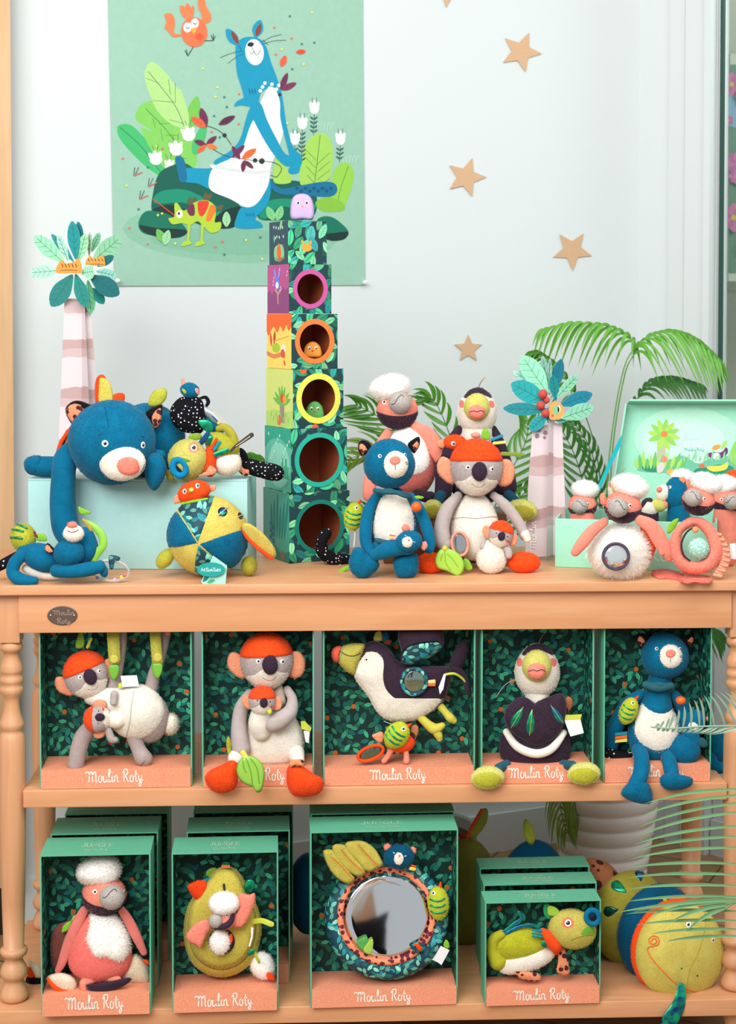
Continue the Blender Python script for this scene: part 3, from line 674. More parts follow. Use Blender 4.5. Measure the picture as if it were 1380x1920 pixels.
# the blue animal: tail, back arm, body, legs
BL = '0a90b4'; BD = '0a6c92'
A.poly([(850, 930), (900, 975), (1000, 960), (1120, 940), (1180, 950), (1192, 990), (1150, 1018), (1000, 1010), (900, 1005), (850, 970)], BD)
for q in range(9): A.ell(985+q*22, 975+(q % 2)*14, 10, 9, '0c4f72')
A.poly([(745, 560), (720, 620), (690, 720), (640, 780), (560, 830), (540, 870), (400, 870), (380, 900), (400, 940), (470, 950), (540, 980), (590, 960), (640, 830), (720, 760), (770, 700), (790, 600)], BL)
A.poly([(355, 815), (385, 810), (405, 840), (415, 930), (380, 940), (365, 880)], BD)
A.poly([(840, 920), (820, 1000), (760, 1060), (700, 1070), (670, 1130), (672, 1178), (800, 1180), (795, 1150), (770, 1130), (830, 1060), (850, 980)], BL)
A.poly([(800, 520), (850, 440), (895, 480), (915, 560), (915, 680), (880, 790), (850, 860), (835, 960), (780, 1050), (720, 1072), (640, 1030), (540, 985), (530, 920), (560, 860), (640, 820), (700, 770), (740, 660), (775, 590)], 'e3e5e2')
A.poly([(545, 850), (640, 870), (760, 885), (840, 880), (845, 890), (760, 900), (640, 885), (545, 870)], 'cfd3d2')
A.poly([(668, 300), (668, 240), (690, 205), (735, 190), (790, 200), (825, 240), (850, 320), (880, 400), (905, 480), (915, 540), (930, 640), (960, 750), (1005, 810), (1000, 870), (960, 870), (940, 780), (900, 620), (895, 520), (860, 450), (800, 480), (780, 540), (725, 545), (700, 460), (675, 380)], BL)
A.poly([(750, 500), (800, 540), (830, 620), (880, 720), (930, 800), (1005, 800), (1005, 835), (960, 860), (910, 850), (850, 780), (790, 680), (745, 580)], BL)
A.poly([(940, 880), (960, 855), (1000, 860), (990, 895), (950, 900)], BL); A.poly([(660, 550), (680, 520), (740, 500), (780, 520), (740, 550), (700, 545)], BL)
for q in range(9): A.ell(795+q*12, 470-(q % 3)*22+q*2, 9, 9, 'e8ebe8')
A.ell(765, 270, 48, 68, 'eceae6', -8); A.ell(745, 230, 17, 12, '1d2630', -10)
A.line([(748, 240), (760, 265), (752, 280), (742, 270)], 3, '1d2630'); A.line([(762, 265), (775, 285), (792, 270), (795, 255)], 3, '1d2630')
A.line([(683, 235), (700, 262)], 3, '0c4f72'); A.line([(808, 205), (835, 232)], 3, '0c4f72')
for (a, b_) in (((790, 225), (905, 178)), ((795, 232), (930, 208)), ((715, 265), (588, 298)), ((720, 275), (628, 328))): A.line([a, ((a[0]+b_[0])/2, (a[1]+b_[1])/2-8), b_], 2, '23303a')
for (x, y, a, l_, w2) in ((680, 235, -125, 105, 52), (770, 195, -75, 95, 55)): A.leaf(x, y, l_, w2, a, BL); A.leaf(x+3, y-6, l_*.75, w2*.5, a+6, '7a3f36')
for q in range(8): A.line([(735+q*5, 455+(q % 3)*8), (738+q*5, 480+(q % 2)*8)], 2, '0c4f72'); A.line([(720+q*6, 1100+(q % 3)*4), (722+q*6, 1120)], 2, '0c4f72')
# vine
A.line([(480, 640), (560, 665), (610, 700), (645, 750)], 3, '222c33'); A.line([(505, 740), (600, 800), (690, 820), (760, 830), (860, 840), (905, 870), (880, 915), (850, 905)], 3, '222c33')
for (x, y, r) in ((610, 700, 11), (768, 830, 12), (803, 834, 15), (895, 490, 9)): A.ell(x, y, r, r, '23342f')
for (x, y, l_, w2, a, c) in ((515, 660, 105, 42, -105, '6b2d4e'), (515, 660, 95, 40, -145, 'e8613a'), (515, 750, 65, 28, -160, '6b2d4e'), (515, 750, 70, 28, -40, '6b2d4e'), (515, 750, 60, 26, 140, 'e8613a'), (515, 750, 60, 26, 15, 'ee7a3c'), (690, 825, 80, 30, -60-60, '6b2d4e'), (700, 822, 90, 36, -35, 'ee6a32'), (650, 815, 90, 30, -45, '6b2d4e'), (710, 830, 60, 26, 95, '6b2d4e'), (710, 830, 65, 24, 40, '6b2d4e'), (900, 465, 95, 30, -68, '6b2d4e'), (905, 465, 85, 32, -25, '7a3355'), (580, 645, 95, 34, -28, '5a2743'), (903, 345, 62, 34, -68, 'e8613a'), (980, 270, 50, 26, -5, 'd9512e'), (595, 1135, 1, 1, 0, BL)): A.leaf(x, y, l_, w2, a, c, '3a2030')
# orange bird
A.leaf(425, 100, 85, 40, -120, 'ee7a4a'); A.leaf(425, 95, 80, 36, -95, 'ee7a4a'); A.leaf(425, 100, 75, 30, -72, 'ee7a4a')
A.poly([(385, 185), (345, 190), (320, 165), (300, 140), (310, 115), (300, 75), (330, 68), (350, 90), (352, 130), (350, 170), (390, 178)], 'ee7a4a')
A.poly([(500, 120), (490, 70), (475, 40), (475, -10), (500, -20), (515, 30), (540, 80), (535, 110)], 'ee7a4a')
A.ell(453, 165, 68, 78, 'ec6f45', -10, 24); A.ell(480, 190, 22, 18, 'e2542f'); A.ell(418, 142, 22, 26, 'cfd2d4'); A.ell(455, 122, 22, 28, 'cfd2d4', 15)
A.poly([(435, 150), (465, 140), (462, 165), (448, 175)], 'f3a53a', False)
A.line([(410, 140), (420, 148), (428, 142)], 3, '222c33'); A.line([(447, 118), (458, 126), (466, 118)], 3, '222c33')
for (x, y, x2, y2) in ((450, 240, 420, 290), (420, 290, 405, 260), (420, 290, 412, 255), (420, 290, 435, 262), (505, 210, 552, 210), (552, 210, 540, 180), (552, 210, 552, 175), (552, 210, 562, 185)): A.line([(x, y), (x2, y2)], 3, '222c33', False)
# small striped lizard
LG = 'a9c93c'
A.line([(355, 1118), (240, 1030)], 5, 'd8402c', False)
for (x, y, a) in ((440, 1060, -60), (430, 1065, -85), (520, 1040, -60), (510, 1040, -85), (570, 1090, -40)): A.leaf(x, y, 45, 26, a, '5b5a3c')
A.poly([(320, 1130), (350, 1120), (350, 1060), (365, 1050), (400, 1090), (450, 1050), (510, 1035), (555, 1060), (565, 1110), (560, 1150), (592, 1150), (585, 1190), (540, 1205), (500, 1170), (470, 1145), (430, 1165), (390, 1155), (340, 1160)], LG)
A.poly([(415, 1080), (450, 1055), (455, 1110), (430, 1115)], '6b2d4e'); A.poly([(470, 1050), (500, 1038), (530, 1048), (505, 1110), (480, 1115)], 'd8412c'); A.poly([(530, 1075), (550, 1060), (565, 1085), (540, 1140), (515, 1140)], 'ee7a2c')
for x in (420, 490): A.poly([(x, 1150), (x+15, 1150), (x+8, 1240), (x+22, 1260), (x-35, 1275), (x-20, 1250), (x-5, 1240)], LG)
A.ell(377, 1108, 16, 20, 'f5f4ea'); A.ell(374, 1105, 6, 8, '22252a')
for (x, y, a, c) in ((300, 1255, -120, '6fb95a'), (300, 1268, -75, '9cd3a0'), (620, 1175, -90, '9cd3a0'), (865, 1142, -115, '7cc886'), (880, 1142, -70, '7cc886')): A.leaf(x, y, 80, 42, a, c, '2e6b3a')
rg = random.Random(3)
for (x, y, c) in ((948, 83, 't'), (1063, 64, 'y'), (868, 142, 'r'), (957, 198, 'r'), (1075, 220, 't'), (1010, 227, 't'), (906, 255, 'y'), (876, 281, 'r'), (1020, 332, 'y'), (960, 357, 't'), (498, 355, 'y'), (573, 452, 'y'), (563, 502, 'y'), (609, 502, 't'), (685, 485, 'r'), (622, 553, 't'), (556, 600, 't'), (683, 641, 'r'), (543, 682, 'r'), (585, 710, 't'), (935, 637, 'y'), (84, 820, 'r'), (103, 961, 'y'), (165, 1082, 't'), (117, 1179, 'r'), (213, 1262, 'r'), (600, 1250, 'r'), (722, 1242, 'y'), (795, 1228, 't'), (609, 1317, 't'), (562, 1277, 'r'), (805, 1340, 'y'), (355, 1260, 'y'), (265, 1113, 'y'), (287, 1105, 'y'), (213, 865, 't'), (289, 768, 'r'), (257, 757, 'y')):
    A.ell(x, y, 6, 6, {'t': '2f7a76', 'y': 'e3de5a', 'r': 'e8685a'}[c], n=8)
for (x, y) in ((140, 910), (215, 965), (170, 1030)):
    A.line([(x, y), (x+45, y-20)], 5, 'd8685a', False); A.line([(x, y), (x+5, y-45)], 3, '2f4a46', False); A.line([(x+8, y-5), (x+25, y-45)], 3, '2f4a46', False)
A.build('printed_picture', po)
for (X, Y) in ((50, 1453), (1327, 1462)):
    c = pw(X, Y, 5); t = thing('push_pin', c, 'white push pin at the lower %s corner of the poster' % ('left' if X < 600 else 'right'), 'pin')
    V, Fc = tubegeo([(c-WN*.003, .0035), (c+WN*.010, .0045), (c+WN*.014, .006)], 14); mk('pin_head', V, Fc, plain('f2f2ee', .3), t, True)
    V, Fc = tubegeo([(c-WN*.008, .0006), (c-WN*.001, .0006)], 6); mk('needle', V, Fc, plain('bbbbbb', .3, 1), t, True)
# ------------------------------------------------------------------ gold stars (5)
gold = speckle('c9a07a', 'd9b692', 1200, 'gold_glitter'); gold.node_tree.nodes['Principled BSDF'].inputs['Metallic'].default_value = .15
for (x, y, r, a, lab) in ((840, -22, 36, 95, 'gold glitter star mostly cut off by the top edge of the photo'), (977, 97, 39, 5, 'gold glitter star nearest the top of the wall, fully in view'), (874, 332, 38, 0, 'gold glitter star on the wall second highest of those fully in view'), (1073, 469, 38, 88, 'gold glitter star right of the others, above the palm leaves'), (878, 654, 27, -90, 'smallest gold glitter star, lowest on the wall above the toucan plush')):
    V = []
    for l in (.004, .0015):
        for k in range(10):
            an = math.radians(a+k*36); q = r if k % 2 == 0 else r*.45
            V.append(atp(x+q*math.cos(an), y+q*math.sin(an), WP+WN*l, WN))
    Fc = [tuple(range(10)), tuple(range(19, 9, -1))]+[(k, (k+1) % 10, 10+(k+1) % 10, 10+k) for k in range(10)]
    o = mk('star', V, Fc, gold); fixn(o); tag(o, lab, 'star', 'gold paper stars on the wall')
# ================================================================== CARTONS
MINT = '62b795'; MINTL = '7fcfb0'
printin = leafprint('113834', ['1a6450', '207a60', '1d7674', '43ae86'], 36)
mintm = paper(MINT, .45); traym = speckle('e88a66', 'f0a583', 700, 'coral_card'); 
def panel(name, P, n_in, th, par, inner, outer, uvw):
    """board from 4 corner points (inner face, ccw seen from inside)"""
    off = -n_in.normalized()*th; V = list(P)+[p+off for p in P]
    Fc = [(0, 1, 2, 3), (7, 6, 5, 4), (0, 4, 5, 1), (1, 5, 6, 2), (2, 6, 7, 3), (3, 7, 4, 0)]
    ux = (P[1]-P[0]).normalized(); uy = (P[3]-P[0]).normalized()
    U = []
    for f in Fc: U.append([((V[i]-P[0]).dot(ux)+uvw, (V[i]-P[0]).dot(uy)+uvw*.7) for i in f])
    o = mk(name, V, Fc, [outer, inner], par, mi=[1, 0, 0, 0, 0, 0], uvs=U)
    me = o.data
    nn = me.polygons[0].normal
    if nn.dot(n_in) < 0: me.flip_normals()
    return o
def carton(label, x0, x1, yt, yb, z, px_tray, depth=.105, yaw=0, group=None, logo=True, toplogo=True, lw=None, H=None, seed=0, Yf=None):
    A0 = atz(x0, yb, z) if Yf is None else Vector((at(x0, yb, Yf).x, Yf, z)); Y = A0.y; B0 = at(x1, yb, Y); Wd = B0.x-A0.x; H = H or at(x0, yt, Y).z-z
    k = mpp(Y); R = Matrix.Rotation(math.radians(yaw), 3, 'Z'); ex = R @ Vector((1, 0, 0)); ey = R @ Vector((0, 1, 0))
    t = thing('gift_carton', A0+ex*Wd/2+ey*depth/2, label, 'box', group)
    def P(a, b, c): return A0+ex*a+ey*b+UP*c
    th = .0028; TD = px_tray*k; off = .013*seed
    panel('side_panel', [P(th, depth, .001), P(th, .003, .001), P(th, 0, H-.002), P(th, depth, H-.002)], ex, th, t, printin, mintm, .1+off)
    panel('side_panel', [P(Wd-th, .003, .001), P(Wd-th, depth, .001), P(Wd-th, depth, H-.002), P(Wd-th, 0, H-.002)], -ex, th, t, printin, mintm, .33+off)
    panel('back_panel', [P(th, depth-th, .001), P(Wd-th, depth-th, .001), P(Wd-th, depth-th, H-.002), P(th, depth-th, H-.002)], -ey, th, t, printin, mintm, .2+off)
    tp = panel('top_panel', [P(0, 0, H-th), P(Wd, 0, H-th), P(Wd, depth, H-th), P(0, depth, H-th)], -UP, th, t, printin, mintm, .5)
    c = P(Wd/2, depth/2-.004, TD/2+.001); tr = box('tray', c, (Wd/2-th-.0002, depth/2-.0005, TD/2), traym, t, R)
    if logo:
        h = TD*.30; tot = h*12.0*1.0
        a = Art(lambda x, y, l: P(x, -.0040-.00005*l-.0005, y))
        s0 = (lw or Wd*.5); lettering2(a, 'Moulin Roty', s0, TD*.34, TD*.66, .112)
        a.build('lettering', tr)
    if toplogo:
        a = Art(lambda x, y, l: P(x, y, H+.0003))
        hh = depth*.14
        lettering_fit(a, 'JUNGLE', Wd*.5, depth*.42, Wd*.30, depth*.22, .0016, 'c4d2b8')
        lettering_fit(a, 'Moulin Roty', Wd*.5, depth*.22, Wd*.22, depth*.08, .0009, 'c4d2b8'); lettering_fit(a, 'dans la', Wd*.5, depth*.72, Wd*.12, depth*.07, .0009, 'c4d2b8')
        a.build('lettering', tp)
    return t, A0, Wd, H, R
def twidth(txt, sp=1.0): return sum(GL[c][0]*sp+.08 for c in txt)
def lettering_fit(a, txt, cx, y, w_, h, wd, col):
    """centred writing that fills width w_; y is the baseline; art space has y UP"""
    sc = w_/twidth(txt); hy = h/1.8; x = cx-w_/2; a.layer += 1
    for ch in txt:
        adv, st = GL[ch]
        for s_ in st: a.line([(x+u*sc, y+v*hy) for u, v in s_], wd, col, ch not in 'ANLE', 4, lift=0)
        x += (adv+.08)*sc
def lettering2(a, txt, cx, y, h, w_): lettering_fit(a, txt, cx, y, w_, h*.95, .0024, 'f6efe4')
MB = {}
rows = [
 ('k1', 'open leaf-print carton farthest left on the middle shelf, holding the hanging koala', 75, 360, 1190, 1487, MIDZ, 36, 1),
 ('k2', 'open leaf-print carton on the middle shelf behind the seated koala with orange feet', 379, 589, 1190, 1481, MIDZ, 36, 1),
 ('k3', 'widest open carton on the middle shelf, holding the flying toucan', 606, 891, 1190, 1474, MIDZ, 33, 1),
 ('k4', 'open leaf-print carton on the middle shelf behind the seated toucan', 902, 1113, 1190, 1474, MIDZ, 34, 1),
 ('k5', 'open leaf-print carton farthest right on the middle shelf, behind the seated blue cat', 1131, 1334, 1190, 1472, MIDZ, 34, 1)]
for i, (k_, lab, x0, x1, yt, yb, z, tp_, yw) in enumerate(rows): MB[k_] = carton(lab, x0, x1, yt, yb, z, tp_, .10, yw, 'open gift cartons on the middle shelf', H=.345, Yf=max(.030, atz(x0, yb, z).y), toplogo=False, seed=i)
low = [('s1', 'the vulture plush with white fluffy chest', 77, 283, 1604, 1906, 40, [(97, 286, 1564), (124, 312, 1527)], .105, .018),
       ('s2', 'the yellow pear shaped pillow toy', 323, 522, 1600, 1899, 36, [(351, 537, 1562), (364, 548, 1524)], .095, .028),
       ('s3', 'the round mirror toy', 582, 859, 1560, 1890, 33, [(583, 848, 1528)], .095, .012),
       ('s4', 'the small green bird toy', 909, 1127, 1692, 1886, 32, [(906, 1118, 1659), (899, 1104, 1633)], .062, .030)]
MIDTXT = ['middle leaf-print', 'rearmost leaf-print']
for i, (k_, nm, x0, x1, yt, yb, tp_, back, dp, gp_) in enumerate(low):
    MB[k_] = carton('front open carton on the bottom shelf holding '+nm, x0, x1, yt, yb, LOWZ, tp_, dp, 1.5, 'gift cartons on the bottom shelf', seed=i+5)
    t, A0, Wd, H, R = MB[k_]; Yb = A0.y+dp+gp_+Wd*math.sin(math.radians(1.5))
    for j, (bx0, bx1, bt) in enumerate(back):
        carton('%s carton behind the one of %s' % (MIDTXT[j] if len(back) > 1 else 'rear', nm), bx0, bx0+(x1-x0)*3.2/(3.2+Yb), 0, (LOWZ-CAMZ)*-F/(Yb+3.152)+592, LOWZ, tp_, dp, 1.5, 'gift cartons on the bottom shelf', logo=False, H=H, Yf=Yb, seed=i*2+j)
        Yb += dp+gp_+Wd*math.sin(math.radians(1.5))
# ================================================================== RISER
riserm = paper('aad8d6', .4, 'aqua_card')
rp = atz(262, 1068, TOPZ); rk = mpp(rp.y); rw = 414*rk; rh = .195; rR = Matrix.Rotation(math.radians(-4.5), 3, 'Z')
rc = Vector((at(258, 1068, rp.y).x, rp.y+.002, TOPZ))
RISTOP = TOPZ+rh+.003
rt = thing('storage_box', rc+rR @ Vector((0, .085, 0)), 'large pale aqua cardboard box that the big blue cat lies on', 'box')
box('box_body', rc+rR @ Vector((0, .085, (rh-.004)/2+.0005)), (rw/2, .085, (rh-.004)/2), riserm, rt, rR, bev=.0015)
box('lid_flap', rc+rR @ Vector((0, .085, rh+.0002-.0015)), (rw/2, .085, .0022), riserm, rt, rR, bev=.001)
# ================================================================== STACKED CUBES
cubeprint = leafprint('1d3f45', ['237a5c', '3fae7e', '2a9a96', '7fcf9a'], 21, spot='e8623a')
brownin = plain('a85a3a', .35, spec=.5, name='brown_board')
cubes = [(573.5, .148, .155, 24.5, '4aa08c', '1c7c6c', .39, .335), (573, .1395, .1415, 26, '5cbfa6', '2bb09a', .43, .36), (571, .129, .131, 29, 'd3e07c', 'e0e25c', .43, .335), (566.5, .118, .1225, 29, 'fbd768', 'f08040', .41, .32), (561.5, .107, .110, 28, 'b8508e', 'c45a9c', .40, .31), (559, .0965, .096, 27, '27495a', None, 0, 0)]
cl = ['dark teal nesting cube at the foot of the tower, black tail in its hole', 'teal nesting cube with an empty window, second from the tower bottom', 'yellow-green nesting cube with a green chick in its window', 'yellow and orange nesting cube with an orange chick in its window', 'magenta nesting cube with an empty round window near the top of the tower', 'smallest dark blue nesting cube without a window, topmost of the tower']
A0 = atz(543, 1057, TOPZ); zc = TOPZ+.0005; CUBE = []
a0 = math.radians(24.5); ctr = A0+Vector((math.cos(a0)-math.sin(a0), math.sin(a0)+math.cos(a0), 0))*.074; cy_ = ctr.y
for i, (cx, S, Hh, ang, lc, rcx, ro, ri) in enumerate(cubes):
    R = Matrix.Rotation(math.radians(ang), 3, 'Z'); c = at(cx, 800, cy_); c = Vector((c.x, cy_, 0))
    t = thing('nesting_cube', Vector((c.x, c.y, zc)), cl[i], 'toy block', 'nesting cubes of the tower')
    def P(a, b, d, c=c, R=R, zc=zc): v = Vector((c.x, c.y, zc))+R @ Vector((a, b, 0)); return Vector((v.x, v.y, zc+d))
    h = S/2; th = .003; lm = paper(lc, .4)
    # left face (-x), back (+y), right (+x), top, bottom as boards; front (-y) carries the window
    edge = paper('d9c9a8', .6)
    V, Fc, MI, U = [], [], [], []
    def quad(a, b, c_, d, m, uv=None):
        s = len(V); V.extend([a, b, c_, d]); Fc.append((s, s+1, s+2, s+3)); MI.append(m); U.append(uv or [(0, 0), (S, 0), (S, Hh), (0, Hh)])
    off = .17*i
    uvf = [(off, off), (off+S, off), (off+S, off+Hh), (off, off+Hh)]
    quad(P(-h, h, 0), P(-h, -h, 0), P(-h, -h, Hh), P(-h, h, Hh), 1)
    quad(P(h, -h, 0), P(h, h, 0), P(h, h, Hh), P(h, -h, Hh), 0, uvf); quad(P(h, h, 0), P(-h, h, 0), P(-h, h, Hh), P(h, h, Hh), 0, uvf)
    quad(P(-h, -h, Hh), P(h, -h, Hh), P(h, h, Hh), P(-h, h, Hh), 0, uvf); quad(P(-h, h, 0), P(h, h, 0), P(h, -h, 0), P(-h, -h, 0), 0, uvf)
    if rcx is None: quad(P(-h, -h, 0), P(h, -h, 0), P(h, -h, Hh), P(-h, -h, Hh), 0, uvf)
    else:
        n = 48; cz = Hh*.5; rr = ri*Hh; b0 = len(V); hx = h-th
        for k in range(n):
            a = 2*math.pi*k/n; V.append(P(rr*math.cos(a), -h, cz+rr*math.sin(a)))
        for k in range(n):
            a = 2*math.pi*k/n; q = max(abs(math.cos(a))/h, abs(math.sin(a))/(Hh/2)); V.append(P(math.cos(a)/q, -h, cz+math.sin(a)/q))
        for k in range(n):
            f = (b0+k, b0+n+k, b0+n+(k+1) % n, b0+(k+1) % n); Fc.append(f); MI.append(0)
            Ri = R.transposed(); U.append([tuple((lambda w_: (w_.x+off+.1, V[j].z-zc+off))(Ri @ (V[j]-Vector((c.x, c.y, 0))))) for j in f])
        for k in range(n):
            a = 2*math.pi*k/n; V.append(P(rr*math.cos(a), -h+th, cz+rr*math.sin(a)))
        for k in range(n): Fc.append((b0+k, b0+(k+1) % n, b0+2*n+(k+1) % n, b0+2*n+k)); MI.append(2); U.append([(0, 0)]*4)
        # inside walls
        g_ = h-th; zt = Hh-th
        for k in range(n):
            a = 2*math.pi*k/n; q = max(abs(math.cos(a))/g_, abs(math.sin(a))/(Hh/2-th)); V.append(P(math.cos(a)/q, -h+th, cz+math.sin(a)/q))
        for k in range(n): Fc.append((b0+2*n+k, b0+2*n+(k+1) % n, b0+3*n+(k+1) % n, b0+3*n+k)); MI.append(2); U.append([(0, 0)]*4)
        quad(P(-g_, g_, th), P(g_, g_, th), P(g_, g_, zt), P(-g_, g_, zt), 2); quad(P(-g_, -g_, th), P(-g_, g_, th), P(-g_, g_, zt), P(-g_, -g_, zt), 2)
        quad(P(g_, g_, th), P(g_, -g_, th), P(g_, -g_, zt), P(g_, g_, zt), 2); quad(P(-g_, -g_, th), P(g_, -g_, th), P(g_, g_, th), P(-g_, g_, th), 2); quad(P(-g_, g_, zt), P(g_, g_, zt), P(g_, -g_, zt), P(-g_, -g_, zt), 2)
    mk('cube_shell', V, Fc, [cubeprint, lm, brownin], t, mi=MI, uvs=U)
    if rcx:
        V = []; n = 48
        for r, y in ((ro, 0), (ro, -.0012), (ri*.985, -.0012), (ri*.985, .001)):
            for k in range(n): a = 2*math.pi*k/n; V.append(P(r*Hh*math.cos(a), -h+y, Hh*.5+r*Hh*math.sin(a)))
        mk('window_ring', V, [(j*n+k, (j+1)*n+k, (j+1)*n+(k+1) % n, j*n+(k+1) % n) for j in range(3) for k in range(n)], paper(rcx, .4), t)
    # picture on the left face: x 0..100 from the back edge to the front corner, y 0..100 down
    a = Art(lambda x, y, l: P(-h-.0003-.00001*l, h-max(0, min(100, x))/100*S, Hh*(1-max(0, min(100, y))/100)))
    if i == 5:
        a.poly([(30, 60), (70, 55), (80, 80), (60, 92), (30, 88)], '7fcf9a'); a.poly([(40, 70), (52, 50), (64, 70), (60, 84), (46, 84)], 'ee6a32')
        for q in range(12): a.line([(25+q*4, 82+(q % 3)*2), (55, 95-(q % 2)*4), (85-q*3, 84)], 1.6, 'a07a50', False)
        for q in range(9): a.ell(25+(q*17) % 55, 12+(q*23) % 45, 2.5, 4, 'e6eee6', n=8)
        a.leaf(60, 20, 26, 12, -70, '7fcf9a'); a.leaf(30, 50, 20, 9, -100, '5ab08a')
    if i == 4:
        a.poly([(0, 100), (0, 58), (12, 52), (20, 62), (34, 50), (48, 60), (60, 58), (70, 45), (84, 52), (100, 44), (100, 100)], '8e4a7e', False)
        a.line([(50, 80), (48, 60), (35, 50)], 5, 'c79a86'); a.line([(49, 62), (68, 48)], 4, 'c79a86'); a.ell(46, 38, 12, 14, '6f7fd8'); a.leaf(40, 28, 22, 9, -110, '8f8fe8'); a.leaf(52, 28, 22, 9, -70, '8f8fe8'); a.ell(46, 42, 7, 7, 'e8e8f4')
        for q in range(9): a.ell((q*31) % 95, 8+(q*19) % 50, 2.2, 2.8, 'eebfe0', n=8)
    if i == 3:
        a.poly([(0, 0), (100, 0), (100, 22), (88, 30), (80, 20), (68, 32), (56, 22), (44, 34), (30, 24), (18, 30), (8, 40), (0, 30)], 'ee6a32'); a.line([(0, 72), (30, 78), (60, 74), (75, 78)], 8, 'd98a52')
        a.ell(38, 62, 16, 9, 'a9c93c'); a.leaf(20, 60, 26, 9, -100, 'e0503a'); a.leaf(30, 56, 26, 9, -80, 'b04a3a'); a.ell(68, 64, 9, 9, 'f4f0e6'); a.ell(66, 72, 8, 8, 'e0503a'); a.line([(30, 50), (60, 45), (90, 40)], 1.5, 'e8a040'); a.leaf(70, 84, 12, 6, 60, 'e0503a')
    if i == 2:
        a.poly([(0, 75), (30, 70), (70, 74), (100, 70), (100, 100), (0, 100)], 'b9d873', False); a.poly([(52, 62), (68, 62), (70, 92), (52, 92)], '9a8f86', False)
        for an in (-110, -90, -70, -140, -40, -160, -20): a.leaf(60, 62, 34, 8, an, '6fbb50')
        a.ell(62, 50, 8, 8, 'e0503a'); a.ell(70, 52, 7, 7, 'f3a53a'); a.ell(50, 88, 8, 9, 'e86a4a')
        for q in range(8): a.leaf(20+q*9, 84+(q*7) % 14, 10, 4, -90, '8fc860')
    if i == 1:
        a.poly([(0, 0), (100, 0), (100, 30), (60, 18), (20, 22), (0, 34)], '2aa88e'); a.ell(55, 60, 42, 36, '8fd8c4'); 
        for q in range(5): a.line([(60+q*7, 80), (61+q*7, 60-(q % 2)*12)], 6, '2fa878', False)
        for q in range(12): a.ell(15+(q*29) % 80, 12+(q*13) % 45, 2, 3, 'cfeee2', n=8)
    if i == 0:
        for q in range(6): a.leaf(35+q*9, 70, 50+(q % 3)*8, 8, -95+q*4, '2a7f72')
        for q in range(6): a.ell(30+(q % 2)*10, 50+q*5, 4, 4, '2a6a8a', n=10)
        a.poly([(0, 86), (40, 80), (70, 90), (100, 84), (100, 100), (0, 100)], '2f7f72'); a.ell(75, 92, 8, 7, '8a6a4a')
    a.build('side_picture', t)
    if i == 5:
        a = Art(lambda x, y, l: P(-h+x/100*S, -h-.0003-.00003*l, Hh*(1-y/100)))
        for (x, y, l_, w_, an, c_) in ((55, 50, 40, 24, -80, '4fb8b0'), (30, 80, 42, 20, -60, '6fcf9a'), (75, 70, 40, 20, -120, '3fa0a0'), (80, 40, 38, 18, -60, '7fd8a8'), (20, 40, 34, 18, -70, '3f9a78')): a.leaf(x, y, l_, w_, an, c_, '1d4a4a')
        a.ell(48, 62, 13, 9, 'e8a040'); a.leaf(40, 55, 12, 7, -120, 'e8a040'); a.leaf(54, 55, 12, 7, -60, 'e8a040'); a.build('front_picture', t)
    CUBE.append((c, S, Hh, zc, R, t)); zc += Hh+.0006
# wooden chicks
def peg(lab, px, py, w_, h_, col, Y, z=None, eyes=None):
    f = Fig('wooden_chick', lab, 'toy', px, py, Y=Y, z=z)
    b = f.pillow('body', paper(col, .5), [(px-w_, py), (px-w_, py-h_*.45), (px-w_*.8, py-h_*.75), (px-w_*.42, py-h_*.96), (px, py-h_*1.03), (px+w_*.42, py-h_*.96), (px+w_*.8, py-h_*.75), (px+w_, py-h_*.45), (px+w_, py), (px, py+1)], 0, 12, pw=.15, n=3)
    for q in (-1, 1): f.eye(b, px+q*w_*.36, py-h_*.62, w_*.2, look=(.5, 1), off=.4)
    f.disc('beak', paper('d8502e'), b, px, py-h_*.42, w_*.16, .6); return f
c, S, Hh, z_, R, t = CUBE[3]; peg('orange wooden chick inside the yellow and orange cube', 586, 670, 17, 29, 'ee9a3a', (c.y-.012))
c, S, Hh, z_, R, t = CUBE[2]; peg('green wooden chick inside the yellow-green cube', 590, 786, 17, 33, '5fae5a', (c.y-.015))
c, S, Hh, z_, R, t = CUBE[5]; 
f = Fig('wooden_owl', 'lilac wooden owl peg standing on top of the cube tower', 'toy', 567, 414, Y=c.y-.01, z=z_+Hh+.0004)
b = f.pillow('body', paper('c3a6d6', .5), [(546, 411), (545, 385), (551, 368), (566, 363), (581, 368), (588, 385), (587, 411), (567, 411)], 0, 12, pw=.15)
for x in (559, 575): f.eye(b, x, 379, 4.6, white='efe6f4', look=(0, 1), off=.4)
f.disc('beak', paper('e8a08a'), b, 567, 386, 3, .6)
